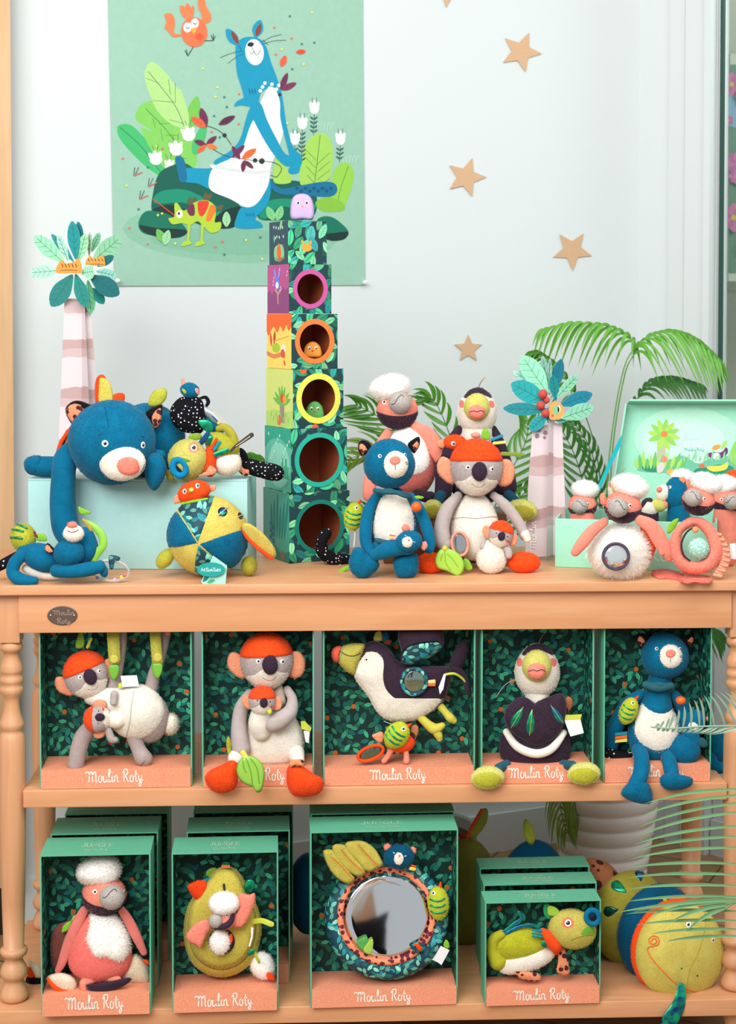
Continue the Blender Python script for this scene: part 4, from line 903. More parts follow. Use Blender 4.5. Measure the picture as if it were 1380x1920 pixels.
# ================================================================== CARDBOARD PALMS
def bands(h1, h2, h3, sc=9, key=0):
    k = ('b', h1, h2, key)
    if k in MC: return MC[k]
    m, N, L, b = newmat('striped_card'); tc = N.new('ShaderNodeTexCoord'); sp = N.new('ShaderNodeSeparateXYZ'); L.new(tc.outputs['Object'], sp.inputs[0])
    n = N.new('ShaderNodeTexNoise'); n.inputs['Scale'].default_value = 10; L.new(tc.outputs['Object'], n.inputs['Vector'])
    a = N.new('ShaderNodeMath'); a.operation = 'MULTIPLY_ADD'; a.inputs[1].default_value = .05; L.new(n.outputs['Fac'], a.inputs[0]); L.new(sp.outputs['Z'], a.inputs[2])
    fr = N.new('ShaderNodeMath'); fr.operation = 'MULTIPLY'; fr.inputs[1].default_value = sc; L.new(a.outputs[0], fr.inputs[0])
    q = N.new('ShaderNodeMath'); q.operation = 'FRACT'; L.new(fr.outputs[0], q.inputs[0])
    r = N.new('ShaderNodeValToRGB'); r.color_ramp.interpolation = 'CONSTANT'
    r.color_ramp.elements[0].color = lin(h1); r.color_ramp.elements[1].position = .42; r.color_ramp.elements[1].color = lin(h2)
    e = r.color_ramp.elements.new(.62); e.color = lin(h3); e = r.color_ramp.elements.new(.85); e.color = lin(h1)
    L.new(q.outputs[0], r.inputs['Fac']); L.new(r.outputs['Color'], b.inputs['Base Color']); b.inputs['Roughness'].default_value = .6
    MC[k] = m; return m
trunk = bands('dccfd2', 'cbb2b2', 'bfa09e'); cedge = paper('efe9e2', .7)
def cleaf(f, x, y, x2, y2, wd, col, d, gx=0, gy=0, vein='1f6a5a'):
    L_ = math.hypot(x2-x, y2-y); a = math.atan2(y2-y, x2-x); c_, s_ = math.cos(a), math.sin(a); P = []
    for t, q in ((0, .15), (.2, .6), (.45, 1), (.7, .95), (.88, .6), (1, 0), (.88, -.6), (.7, -.95), (.45, -1), (.2, -.6), (0, -.15)):
        u, v = t*L_, q*wd/2; P.append((x+u*c_-v*s_, y+u*s_+v*c_))
    o = f.card('paper_leaf', paper(col, .55), P, d, 1.6, gx=gx, gy=gy, edge=cedge)
    Q = catmull(P, 4, True); cx = sum(p[0] for p in Q)/len(Q); cy = sum(p[1] for p in Q)/len(Q)
    A_ = Art(lambda X, Y, l: f.w(X, Y, d+gx*(X-cx)+gy*(Y-cy)+.8+.25))
    A_.line([(x+c_*2, y+s_*2), (x+L_*.9*c_, y+L_*.9*s_)], .7, vein, False)
    for t in (.25, .42, .6, .76):
        for q in (-1, 1):
            u0, u1, v1 = t*L_, (t+.13)*L_, q*wd*.36; A_.line([(x+u0*c_, y+u0*s_), (x+u1*c_-v1*s_, y+u1*s_+v1*c_)], .5, vein, False)
    A_.build('leaf_veins', o); return o
f = Fig('cardboard_palm', 'cardboard palm tree on the left with tiger figures in its green leaves', 'decoration', 146, 1036, Y=.435, z=TOPZ)
f.card('trunk_board', trunk, [(121, 560), (168, 560), (184, 760), (196, 1030), (100, 1030), (113, 760)], 0, 2, smooth=False, gx=-.15, edge=cedge)
f.card('trunk_board', trunk, [(148, 556), (158, 556), (167, 760), (176, 1040), (134, 1024), (141, 760)], 0, 2, smooth=False, gx=2.2, edge=cedge)
s4 = lambda x, y: (x/4.365, 380+y/4.365)
for (x, y, x2, y2, wd, col, d, gx) in ((600, 480, 420, 255, 60, '2a8f96', -6, .2), (560, 480, 470, 260, 60, 'a5dcc8', -4, .2), (620, 460, 590, 150, 100, '178e92', 4, .3), (650, 420, 640, 155, 80, '187f86', -8, .6), (520, 490, 280, 270, 125, '8fd4ac', 10, .1), (470, 555, 240, 575, 110, 'a9dfc6', 14, .1), (590, 595, 420, 850, 150, '1f7d78', 16, .1), (620, 590, 705, 855, 110, '17857e', 18, .1), (640, 480, 700, 255, 90, '9cdcb0', 8, .8), (670, 575, 775, 560, 120, 'a5e0bf', 20, .5), (760, 480, 990, 280, 140, '86c29a', -2, -.4), (750, 400, 815, 245, 60, '7fbf97', -10, -.6), (800, 520, 930, 435, 70, '236f74', 2, -.5), (790, 560, 950, 600, 80, '8fd0c0', 0, -.5), (740, 600, 975, 755, 150, '1d6c70', 6, -.4), (760, 700, 850, 830, 80, '1c8f8a', -4, -.5), (720, 640, 745, 910, 90, '6fc48f', 8, -1.0), (730, 440, 735, 240, 40, 'bfe3cc', 2, 2)):
    a_, b_ = s4(x, y), s4(x2, y2); cleaf(f, *a_, *b_, wd/4.365, col, d, gx)
for (ox, oy, k_) in ((565, 530, 1), (780, 480, .75)):
    P = [s4(ox+u*k_, oy+v*k_) for u, v in ((-100, 45), (-105, 5), (-80, -40), (-55, -60), (-30, -35), (20, -40), (60, -60), (75, -75), (95, -40), (102, 0), (100, 45), (0, 48))]
    o = f.card('tiger_cutout', paper('e4953f', .6), P, 24 if k_ == 1 else 8, 3)
    A_ = Art(lambda X, Y, l: f.w(*s4(X, Y), (24 if k_ == 1 else 8)+1.8))
    for q in range(5): A_.line([(ox-60+q*28, oy-30*k_), (ox-50+q*28, oy)], 6, '4a2a1a')
    A_.line([(ox-70, oy+25), (ox, oy+22), (ox+70, oy+25)], 4, '4a2a1a'); A_.build('stripes', o)
A_ = Art(lambda X, Y, l: f.w(X, Y, 2.2+(X-148)*-.15)); lettering(A_, 'Roty', 131, 830, 5, 1.6, 'f4efe9', 0, -1); A_.build('lettering', f.root)
f = Fig('cardboard_palm', 'cardboard palm tree on the right with red berries and blue-green leaves', 'decoration', 1030, 1052, z=TOPZ)
f.card('trunk_board', trunk, [(999, 800), (1054, 793), (1058, 900), (1062, 1040), (984, 1046), (991, 900)], 0, 2, smooth=False, gx=-.12, edge=cedge)
f.card('trunk_board', trunk, [(1029, 785), (1040, 785), (1046, 900), (1052, 1034), (1024, 1052), (1028, 900)], 0, 2, smooth=False, gx=-1.7, edge=cedge)
s5 = lambda x, y: (960+x/3.286, 580+y/3.286)
for (x, y, x2, y2, wd, col, d, gx) in ((230, 520, 5, 380, 60, 'a5dcc8', -8, .1), (220, 520, 60, 285, 125, '8fdcb6', 4, .1), (215, 500, 190, 285, 50, '7fb0a0', -6, .3), (215, 575, -5, 455, 120, '22a0a4', 8, .1), (220, 620, -55, 610, 78, '1d8a92', 12, .1), (215, 650, 110, 745, 75, '249aa4', 14, .1), (250, 510, 305, 305, 70, '1d7a92', 0, -.5), (225, 500, 235, 300, 30, '9ccfc0', 4, 2), (280, 540, 405, 405, 60, '8fd4b0', -4, -.4), (300, 590, 495, 520, 85, '1f86a0', 2, -.4), (310, 670, 505, 600, 95, '8fd4b4', 6, -.4), (270, 560, 250, 400, 60, '1c9aa0', 6, -1), (250, 640, 330, 690, 60, '5fc0c0', 10, 0), (230, 600, 225, 690, 50, '1d8a92', 10, 0)):
    a_, b_ = s5(x, y), s5(x2, y2); cleaf(f, *a_, *b_, wd/3.286, col, d, gx)
for (x, y, r) in ((190, 522, 28), (177, 592, 26), (205, 640, 24), (215, 560, 18)): f.ell('berry', plush('c9544c'), *s5(x, y), 18, r/3.286, r/3.286)
o = f.card('monkey_cutout', paper('e8a25a', .6), [s5(x, y) for x, y in ((230, 670), (230, 590), (260, 570), (300, 580), (322, 620), (310, 670), (270, 680))], 16, 3)
A_ = Art(lambda X, Y, l: f.w(*s5(X, Y), 17.8)); A_.ell(272, 620, 20, 30, '7fc08a'); A_.ell(290, 615, 8, 24, 'f1ede4'); A_.ell(250, 655, 8, 8, 'c9544c'); A_.build('face', o)
A_ = Art(lambda X, Y, l: f.w(X, Y, 2.2+(X-1026)*-.12)); lettering(A_, 'Moulin', 1005, 1028, 7, 2.0, 'f4efe9', 0, -1); A_.build('lettering', f.root)
A_ = Art(lambda X, Y, l: f.w(X, Y, 1.6+(X-1026)*-.12))
for (x, y, r) in ((165, 740, 16), (205, 760, 14), (155, 780, 14), (185, 725, 10), (200, 790, 9)): A_.ell(*s5(x, y), r/3.286, r/3.286, '8f7a80', jit=.1)
A_.build('bark_marks', f.root)
# ================================================================== GREEN GIFT BOX
gm = paper('9fe2c6', .4, 'mint_card'); GY = math.radians(-15); GR = Matrix.Rotation(GY, 3, 'Z')
gc = atz(1344, 1074, TOPZ); GW, GD, GH, gt = .345, .19, .106, .004
gb = thing('gift_box', gc+GR @ Vector((-GW/2, GD/2, 0)), 'open mint green gift box full of soft toys at the right end', 'box')
def gp(a, b_, c_): return gc+GR @ Vector((a, b_, c_))
for nm, ce, hs in (('side_wall', (-GW/2, gt/2, GH/2), (GW/2, gt/2, GH/2)), ('side_wall', (-GW/2, GD-gt/2, GH/2), (GW/2, gt/2, GH/2)), ('side_wall', (-gt/2, GD/2, GH/2), (gt/2, GD/2-gt, GH/2)), ('side_wall', (-GW+gt/2, GD/2, GH/2), (gt/2, GD/2-gt, GH/2)), ('bottom', (-GW/2, GD/2, .002), (GW/2-gt, GD/2-gt, .0018))):
    ow = box(nm, gp(*ce)+Vector((0, 0, .0003)), hs, gm, gb, GR, bev=.0008)
A_ = Art(lambda x, y, l: gp(x, -.0006-.00003*l, y)); lettering_fit(A_, 'Moulin Roty', -GW*.5, GH*.2, GW*.62, .026, .0028, 'd8f0e2'); A_.build('lettering', gb)
BL_, TL_ = gp(-GW+.06, GD+.006, GH*.25), None
BLp = at(1146, 950, .44); TLp = at(1176, 757, .455); ru = (TLp-BLp).normalized(); rx = Vector((math.cos(math.radians(-4)), math.sin(math.radians(-4)), 0)); nn = -ru.cross(rx).normalized()
nn = nn if nn.y < 0 else -nn
LH = (TLp-BLp).length; LW = .36; rim = .040
lt = gb
def lp(x, y, n=0): return BLp+rx*x+ru*y+nn*n
V = [lp(0, -.06), lp(LW, -.06), lp(LW, LH), lp(0, LH)]; V += [v-nn*.004 for v in V]
o = mk('lid_panel', V, [(0, 1, 2, 3), (7, 6, 5, 4), (0, 4, 5, 1), (1, 5, 6, 2), (2, 6, 7, 3), (3, 7, 4, 0)], gm, lt); fixn(o)
def rimb(a, b_, outd):
    V = [a, b_, b_+nn*rim+outd*.006, a+nn*rim+outd*.006]; V += [v+outd*.004 for v in V]
    o = mk('lid_rim', V, [(0, 1, 2, 3), (7, 6, 5, 4), (0, 4, 5, 1), (1, 5, 6, 2), (2, 6, 7, 3), (3, 7, 4, 0)], gm, lt); fixn(o)
rimb(lp(0, -.06), lp(0, LH), -rx); rimb(lp(0, LH), lp(LW, LH), ru); rimb(lp(LW, -.06), lp(LW, LH), rx)
def lw_(X, Y, l=0): return atp(960+X/3.286, 580+Y/3.286, BLp+nn*(.0006+.00002*l), nn)
A = Art(lw_)
A.ell(1080, 800, 330, 200, 'b5ead2'); A.ell(1060, 820, 260, 150, 'c4efdc')
A.poly([(770, 990), (880, 920), (960, 930), (1050, 900), (1150, 950), (1260, 900), (1420, 930), (1420, 1020), (1000, 1010)], '6fc0a0')
A.poly([(895, 800), (945, 800), (950, 960), (890, 960)], 'b9bfa0', False)
for an in (-170, -140, -110, -80, -50, -20, 10, 160, 110, 70, 40): A.leaf(935, 775, 100, 36, an, ('a9d85a', '8fcf60')[an % 20 == 0])
A.ell(938, 768, 22, 20, 'ee8a4a')
for (x, y, rx_, ry_) in ((870, 975, 70, 28), (1190, 1000, 70, 26), (1290, 985, 80, 30)): A.ell(x, y, rx_, ry_, '2a8f70')
for q in range(14): A.leaf(775+q*20, 985, 70+(q % 3)*20, 22, -100+q*3, ('a9dc6a', '6fbf6a')[q % 2])
A.ell(915, 975, 22, 36, 'd8cfd0', 20); A.ell(940, 925, 20, 20, 'e8907a'); A.ell(975, 1000, 24, 18, 'e8b04a', -20)
A.poly([(1200, 890), (1240, 880), (1290, 880), (1320, 850), (1330, 880), (1300, 910), (1240, 915), (1205, 905)], '6b3a6a'); A.ell(1260, 905, 24, 22, 'f0ece4'); A.leaf(1230, 860, 60, 30, -20, 'e8a04a'); A.leaf(1290, 860, 60, 24, -60, 'a9dc6a')
A.ell(1170, 965, 18, 14, 'e8704a'); A.poly([(1200, 970), (1290, 960), (1330, 940), (1320, 985), (1240, 1000)], 'd8dc5a')
A.poly([(1340, 930), (1370, 820), (1420, 800), (1420, 960)], '8fcf60')
for q in range(14): A.leaf(1060+q*24, 940, 40+(q % 4)*14, 12, -90+(q % 3)*10, '8fd0a0')
lettering(A, 'dans la', 1060, 800, 12, 3, 'e4f6ec'); lettering(A, 'JUNGLE', 1050, 850, 17, 5, 'e4f6ec'); lettering(A, 'Moulin Roty', 1065, 872, 9, 2.4, '7fc8c4')
A.build('inside_picture', lt)
V, Fc = [], []
f = Fig('x', 'x', 'x', 1117, 925, Y=.36); bpy.data.objects.remove(f.root); f.root = gb
f.card('ribbon', plain('16b0bc', .4), [(1166, 815), (1164, 835), (1122, 925), (1117, 920), (1155, 835)], 10, 1.2, smooth=False)
# ================================================================== SOFT TOYS: helpers
def mp_(x0, y0, s): return lambda x, y: (x0+x/s, y0+y/s)
c1, c3, c4 = mp_(0, 680, 2.6538), mp_(630, 680, 3.209), mp_(960, 580, 3.286)
m1, m2, m3, m4 = mp_(0, 1160, 3.45), mp_(360, 1160, 4.929), mp_(590, 1160, 4.3125), mp_(870, 1160, 2.706)
b1, b2, b3, b4 = mp_(0, 1500, 4.059), mp_(300, 1500, 4.57), mp_(560, 1500, 4.3125), mp_(840, 1480, 2.5556)
z1, z2 = mp_(280, 680, 4.929), mp_(0, 900, 5.111)
def P(c, L_): return [c(*p) for p in L_]
def TP(c, L_):
    s = c(1, 0)[0]-c(0, 0)[0]; return [(*c(x, y), d, r*s) for x, y, d, r in L_]
def dist(x, y, c): return None
BLUE = plush('0b688c', 1, .5, .22); BLUED = plush('0a4f70', 1, .5, .2); CREAM = plush('ede6d9'); CORAL = plush('f3907c'); CORALD = plush('dd7b72'); GREY = plush('b7aba8'); TAUPE = plush('ab9c98')
ORG = plush('f2501e', 1, .3); DARK = plush('3a2b3a', 1, .5); BLACK = plush('17161d'); LIME = plush('b9bd44'); YEL = plush('cfc262'); OLIVE = plush('a9a33c'); WHITE = fluffm(); SALMON = plush('f0a07c', 2)
POLKA = spots('0e0e15', 'f4f4f4', 125, .2, .02, jitter=.6); LEO = spots('e6976e', '55262c', 75, .36, .04); LEOB = spots('b9774f', '4d2a26', 42, .36, .04)
FABP = leafprint('1c4653', ['1f7f86', '56b3a0', '2a93a0', '7fc8b0'], 42, uv=False, spot='1c4653')
FOILG = irid('1fb46a', '0a7f6f'); FOILB = irid('1b6fb8', '12a08c'); THREAD = plain('3a2c38', .7); LEAFG = plush('8cc63e', 1, .1); TAGW = paper('f1f1f3', .5); TAGL = paper('cfd94a', .5)
def setT(f, T=None): f.T = T; f.sc = T[0] if T else 1
def cap(f, name, m, cx, cy, d, rx, rz, ry=None, z0=0, z1=0, grow=1.035, rot=0, egg=0, par=None, zx=0):
    """hat: the part of a head above a seam line (z0 at the sides, z0+z1 at the front)"""
    ry = ry or (rx+rz)/2; k = f.k*f.sc; c = f.w(cx, cy, d); R = Matrix.Rotation(math.radians(rot+f.rot()), 3, 'Y'); V = []; nu, nr = 44, 12
    V.append(c+R @ Vector((0, 0, rz*k*grow)))
    for j in range(1, nr+2):
        for i in range(nu):
            ph = 2*math.pi*i/nu; zz = z0+z1*max(0, -math.sin(ph))**1.5+zx*math.cos(ph); te = math.acos(max(-.98, min(.98, zz)))
            th = te*min(1, j/nr); gq = grow if j <= nr else .97
            z = math.cos(th); e = 1-egg*z; q = math.sin(th)
            V.append(c+R @ Vector((q*math.cos(ph)*rx*e*gq*k, q*math.sin(ph)*ry*e*gq*k, z*rz*gq*k)))
    Fc = [(0, 1+(i+1) % nu, 1+i) for i in range(nu)]
    for j in range(nr):
        for i in range(nu): a = 1+j*nu; Fc.append((a+i, a+(i+1) % nu, a+nu+(i+1) % nu, a+nu+i))
    o = mk(name, V, Fc, m, par or f.root, True); fixn(o)
    return o
def torus(f, name, m, cx, cy, d, R1, R2, r, rot=0, par=None, n=40, tilt=0, flat=1):
    P_ = []
    a = math.radians(rot)
    for i in range(n+1):
        t = 2*math.pi*i/n; x, y = R1*math.cos(t), R2*math.sin(t); P_.append((cx+x*math.cos(a)-y*math.sin(a), cy+x*math.sin(a)+y*math.cos(a), d-y*tilt, r))
    k = f.k*f.sc; V, Fc = tubegeo([(f.w(x, y, dd), q*k) for x, y, dd, q in P_], 12, flat, cap=False); Fc = Fc[:-2]
    return mk(name, V, Fc, m, par or f.root, True)
# ---- koala face, drawn where the table koala has it: centre (893,877)
def koala_head(f, T=None, nm='head', eyes=True, blush=False, ears=(1, 1), small=False):
    setT(f, T)
    h = f.ell(nm, GREY, 893, 877, 0, 49, 53, 45, egg=-.05)
    f.patch('chin', CREAM, h, [(850, 903), (866, 901), (882, 892), (893, 890), (905, 891), (920, 899), (938, 901), (932, 917), (914, 928), (893, 932), (872, 928), (856, 917)], .9, par=h)
    cap(f, 'hat', ORG, 893, 877, 0, 49, 53, 45, z0=.26, z1=.06, egg=-.05, par=h)
    f.ell('nose', DARK, 899, 884, 43, 14.5, 18, 9, par=h)
    for side in (1, -1):
        if not ears[0 if side == 1 else 1]: continue
        if side == 1: o_ = [(820, 868), (829, 856), (846, 864), (856, 885), (853, 905), (842, 907), (828, 896), (820, 884)]
        else: o_ = [(938, 866), (952, 861), (963, 872), (965, 890), (958, 907), (942, 912), (932, 900)]
        f.pillow('ear', None, o_, -2, 12, mats=[SALMON, GREY], par=h)
    if small:
        for x, y in ((876, 876), (922, 880)): f.disc('eye', plain('2a2433', .3), h, x, y, 3.2, 1)
        f.disc('cheek', plush('ee4b34'), h, 927, 900, 7.5, .8)
    else:
        f.eye(h, 877, 876, 5.2, look=(.8, 0)); f.eye(h, 922, 879, 5.2, look=(.8, 0))
        f.seam('smile', THREAD, h, [(884, 907), (893, 912), (902, 912), (909, 906)], .6)
    setT(f); return h
def cat_head(f, T=None, nm='head', ears=True, eyes=True):
    setT(f, T)
    h = f.ell(nm, BLUE, 730, 869, 0, 48.5, 47, 44, egg=.03)
    mz = f.ell('muzzle', CREAM, 740, 871, 33, 25.5, 26, 15, par=h)
    f.patch('nose', plush('f48a78'), mz, P(c3, [(322, 590), (335, 568), (365, 563), (388, 578), (385, 600), (360, 614), (335, 612)]), 2.5)
    if eyes: f.eye(h, 712, 855, 4.2, look=(.8, 0)); f.eye(h, 759, 853, 4.2, look=(.8, 0))
    f.seam('mouth', THREAD, mz, [(741, 872), (741, 880)], .5)
    for s_ in (((718, 866), (721, 867)), ((717, 872), (721, 871)), ((720, 885), (724, 887)), ((763, 866), (760, 868)), ((765, 870), (761, 870))): f.seam('whisker', THREAD, mz, list(s_), .5)
    if ears:
        for o_, i_ in ((P(c3, [(132, 500), (150, 468), (190, 474), (215, 505), (190, 540), (160, 560), (140, 545)]), P(c3, [(138, 505), (150, 485), (175, 500), (190, 530), (165, 553), (145, 540)])), (P(c3, [(430, 495), (465, 460), (500, 446), (505, 490), (485, 530), (465, 545)]), P(c3, [(468, 490), (490, 470), (500, 490), (485, 525), (470, 535), (460, 510)]))):
            e = f.pillow('ear', BLACK, o_, -6, 12, par=h); f.patch('ear_lining', LEO, e, i_, .8)
    setT(f); return h
def vulture_head(f, T=None, bx=5, by=-15, fluff=2600, flip=False, ex=25, ey=-16):
    """white fluffy hat, coral face, dark beard, grey beak; centre (745,768)"""
    setT(f, T); sx = -1 if flip else 1
    X = lambda x: 745+(x-745)*sx
    h = f.ell('head', CORAL, 745, 770, 0, 38, 34, 34)
    cap(f, 'beard', DARK, 745, 770, 0, 38, 34, 34, z0=.02, z1=.22, grow=1.025, rot=180, par=h)
    bk = f.ell('beak', plush('b5aea8', 1, .2, .06), X(745+bx), 770+by, 32, 21, 20, 22, par=h)
    f.seam('beak_line', THREAD, bk, [(X(x-5+bx), y+15+by) for x, y in P(c3, [(335, 250), (350, 248), (362, 232), (375, 210), (395, 195), (405, 205)])], .6)
    f.eye(h, X(745-ex), 770+ey, 5, look=(.8, 0)); f.eye(h, X(745+bx+20), 762+ey, 3.6, look=(.5, 0))
    hat = f.ell('fluffy_hat', WHITE, X(731), 728, -4, 37, 24, 33, rot=-13*sx, par=h, lump=.04); f.fur(hat, 6, fluff, .1, .45)
    setT(f); return h
def toucan_head(f, T=None):
    """centre (895,771)"""
    setT(f, T)
    h = f.ell('head', CREAM, 895, 772, 0, 37, 45, 36, egg=.08)
    f.patch('cap', DARK, h, P(c3, [(765, 205), (790, 170), (830, 150), (880, 146), (920, 160), (950, 195), (935, 215), (900, 190), (850, 180), (800, 190), (780, 215)]), 2.0, par=h)
    for o_ in (P(c3, [(742, 232), (760, 225), (775, 245), (765, 270), (745, 268)]), P(c3, [(922, 228), (945, 232), (952, 255), (940, 275), (925, 262)])): f.patch('eye_patch', plush('ee7a72'), h, o_, .8)
    bk = f.ell('beak', plush('cdc96c'), 894, 764, 30, 24, 26, 22, par=h)
    tp = f.ell('beak_tip', plush('f28f80'), 894, 772, 47, 15, 14, 11, par=h)
    f.seam('mouth', THREAD, tp, P(c3, [(805, 297), (830, 290), (850, 295), (870, 288), (890, 296)]), .6)
    f.tube('feather', plain('8a6a3a', .7), [(897, 728, 0, .8), (902, 716, 2, .8), (910, 707, 3, .5)], par=h)
    setT(f); return h
def chick(f, x, y, d, rx, rz, rot=0, par=None, root=None, look=0):
    """striped lime chick"""
    b = f.ell('body', plush('bcc636', 1.5), x, y, d, rx, rz, rx*.8, rot=rot, par=par)
    a = math.radians(rot)
    def q(u, v): return (x+u*rx*math.cos(a)-v*rz*math.sin(a), y+u*rx*math.sin(a)+v*rz*math.cos(a))
    f.eye(b, *q(.1+look, -.62), rx*.24)
    for v in (-.15, .2, .55):
        L_ = [q(-.75, v-.12), q(-.3, v), q(.2, v+.02), q(.6, v-.1)]; f.seam('foil_stripe', FOILG, b, L_, rx*.09, off=0)
    f.tube('beak', ORG, [(*q(.25, -.95), d, rx*.18), (*q(.35, -1.2), d, rx*.08)], par=b); return b

# ================================================================== SEATED BLUE CAT ON THE TABLE
f = Fig('cat_plush', 'seated blue cat soft toy with cream belly, in front of the vulture plush', 'soft toy', 735, 1080, z=TOPZ)
body = f.ell('torso', BLUE, 738, 978, -22, 46, 66, 36, egg=.18)
f.patch('belly', CREAM, body, P(c3, [(262, 800), (345, 775), (432, 800), (470, 900), (478, 1000), (440, 1080), (340, 1105), (245, 1095), (215, 1010), (230, 900)]), 1.5)
hd = None; f.Y0 = f.Y
def withd(f, d, fn):
    Y = f.Y; f.Y = Y-d*f.k; r = fn(); f.Y = Y; return r
withd(f, -8, lambda: cat_head(f))
f.tube('arm', BLUE, TP(c3, [(245, 800, -10, 26), (200, 880, -4, 34), (180, 980, 4, 38), (180, 1080, 10, 36), (205, 1140, 16, 32)]))
f.tube('arm', BLUE, TP(c3, [(450, 805, -10, 26), (505, 890, -4, 34), (545, 990, 4, 36), (565, 1080, 10, 34), (560, 1120, 14, 30)]))
f.tube('leg', BLUE, TP(c3, [(250, 1110, -4, 40), (200, 1190, 10, 50)])); f.tube('leg', BLUE, TP(c3, [(400, 1120, -4, 40), (410, 1200, 8, 50)]))
f.pillow('foot', BLUE, P(c3, [(80, 1180), (105, 1120), (150, 1112), (185, 1150), (235, 1175), (262, 1215), (235, 1260), (165, 1303), (100, 1270), (78, 1225)]), 22, 34)
f.pillow('foot', BLUE, P(c3, [(345, 1230), (350, 1180), (400, 1150), (450, 1145), (492, 1160), (497, 1220), (485, 1275), (430, 1300), (370, 1290)]), 22, 34)
TEAL = plush('2c5f6c')
f.tube('scarf', TEAL, TP(c3, [(235, 768, 14, 14), (300, 778, 24, 15), (370, 782, 24, 14), (440, 795, 10, 12)])); f.tube('scarf', TEAL, TP(c3, [(245, 785, 12, 9), (320, 765, 25, 10), (400, 800, 24, 10), (450, 810, 6, 9)]))
f.ell('berry', plain('e8641e', .25), *c3(483, 868), 30, 9.8, 9.8); f.tube('string', THREAD, TP(c3, [(450, 800, 18, 3), (470, 830, 22, 3)]))
f.pillow('leaf', LEAFG, P(c3, [(470, 806), (495, 800), (528, 808), (515, 820), (485, 818)]), 26, 2.5)
f = Fig('kitten_plush', 'small blue kitten soft toy lying in the lap of the table cat', 'soft toy', 745, 1080, z=TOPZ)
b = f.tube('body', BLUE, TP(c3, [(235, 1160, 26, 34), (300, 1130, 34, 50), (370, 1110, 38, 52), (430, 1110, 38, 46)]))
h = f.ell('head', BLUE, *c3(440, 1075), 48, 25, 20, 18, rot=-10)
mz = f.ell('muzzle', CREAM, *c3(430, 1080), 64, 10, 10, 5, par=h); f.disc('nose', plush('e8635a'), mz, *c3(438, 1068), 2.2, 1)
f.seam('closed_eye', plain('dfe8ee', .6), h, P(c3, [(415, 1042), (422, 1040)]), .6); f.seam('closed_eye', plain('dfe8ee', .6), h, P(c3, [(462, 1078), (475, 1080)]), .6)
pm_ = f.ell('pompom', plush('f4a08c'), *c3(420, 995), 46, 7, 6.5, 6, par=h); f.fur(pm_, 3, 300, .1, .3)
f.pillow('ear', plush('f3a08e'), P(c3, [(510, 1085), (540, 1075), (550, 1105), (530, 1130), (512, 1115)]), 44, 7)
for y, c_ in ((1038, 'ee6a32'), (1048, 'e8d24a'), (1058, 'f3a0a0')): f.card('ribbon_tag', paper(c_), P(c3, [(322, y-4), (358, y), (358, y+8), (322, y+5)]), 44, .8, smooth=False)
f.tube('scarf', TEAL, TP(c3, [(250, 1070, 22, 16), (290, 1082, 22, 18), (335, 1085, 22, 14)]))
f = Fig('chick_plush', 'lime green striped chick soft toy held at the left arm of the table cat', 'soft toy', 668, 1070, z=TOPZ)
chick(f, *c3(108, 925), 14, 18.5, 27, rot=10)
f.tube('handle', plain('dfe6da', .4), TP(c3, [(118, 1000, 12, 5), (110, 1090, 12, 5), (108, 1105, 12, 5)]))
f.pillow('leaf', LEAFG, P(c3, [(2, 1270), (30, 1240), (75, 1218), (80, 1238), (40, 1262)]), 10, 3)
# ================================================================== BROWN RISER + VULTURE + TOUCAN
bx = at(735, 1000, .30); bk_ = mpp(.30)
rz_ = TOPZ+.112
box('wooden_step', ((at(718, 1000, .3).x+at(945, 1000, .3).x)/2, .31, TOPZ+.056), ((at(945, 1000, .3).x-at(718, 1000, .3).x)/2, .06, .0555), wood('dark_wood', '6b4630', '573622', 'X'), None, bev=.002)
tag(bpy.data.objects['wooden_step'], 'dark brown wooden step half hidden behind the seated cat and koala', 'step')
f = Fig('vulture_plush', 'coral vulture soft toy with white fluffy hat, seated behind the blue cat', 'soft toy', 770, 950, Y=.31, z=rz_)
torso = f.ell('torso', CORALD, *c3(440, 590), -10, 50, 72, 38, egg=.15)
ch = f.patch('chest', WHITE, torso, P(c3, [(300, 440), (340, 400), (400, 385), (470, 385), (530, 450), (560, 540), (565, 610), (520, 665), (440, 675), (350, 640), (300, 550)]), 4); f.fur(ch, 5, 1500, .2, .4)
vulture_head(f)
f.tube('wing', CORAL, TP(c3, [(480, 390, 6, 34), (560, 440, 10, 46), (610, 530, 12, 48), (650, 610, 12, 40)]), flat=.6)
f.tube('wing', CORAL, TP(c3, [(310, 420, 4, 24), (270, 500, 4, 36), (220, 640, 2, 40), (200, 760, 2, 40), (195, 800, 0, 36)]), flat=.6)
f.tube('foot', DARK, TP(c3, [(490, 790, 20, 30), (540, 805, 28, 36), (570, 800, 30, 26)]))
f = Fig('toucan_plush', 'dark toucan soft toy seated behind the koala at the back of the table', 'soft toy', 900, 952, Y=.31, z=rz_)
f.ell('torso', DARK, *c3(850, 640), -8, 54, 70, 36, egg=.15)
f.tube('neck', CREAM, TP(c3, [(850, 380, 0, 90), (845, 450, 0, 95)]), seg=24)
toucan_head(f)
f.tube('wing', DARK, TP(c3, [(740, 400, 0, 24), (690, 480, 8, 34), (650, 600, 14, 50), (650, 740, 16, 55), (640, 790, 18, 50)]), flat=.7)
f.tube('wing', DARK, TP(c3, [(945, 400, 0, 24), (985, 480, 6, 30), (1010, 640, 10, 60), (1030, 750, 12, 60)]), flat=.7)
for (x, y, rx, rz) in ((585, 880, 19, 17), (1118, 888, 29, 20)):
    o = f.ell('foot', plush('cdcb72'), *c3(x, y), 48, rx, rz, 14, rot=8); f.patch('sole', OLIVE, o, circ(*c3(x, y+14), rx*.86, rz*.7, rot=8), 1.2)
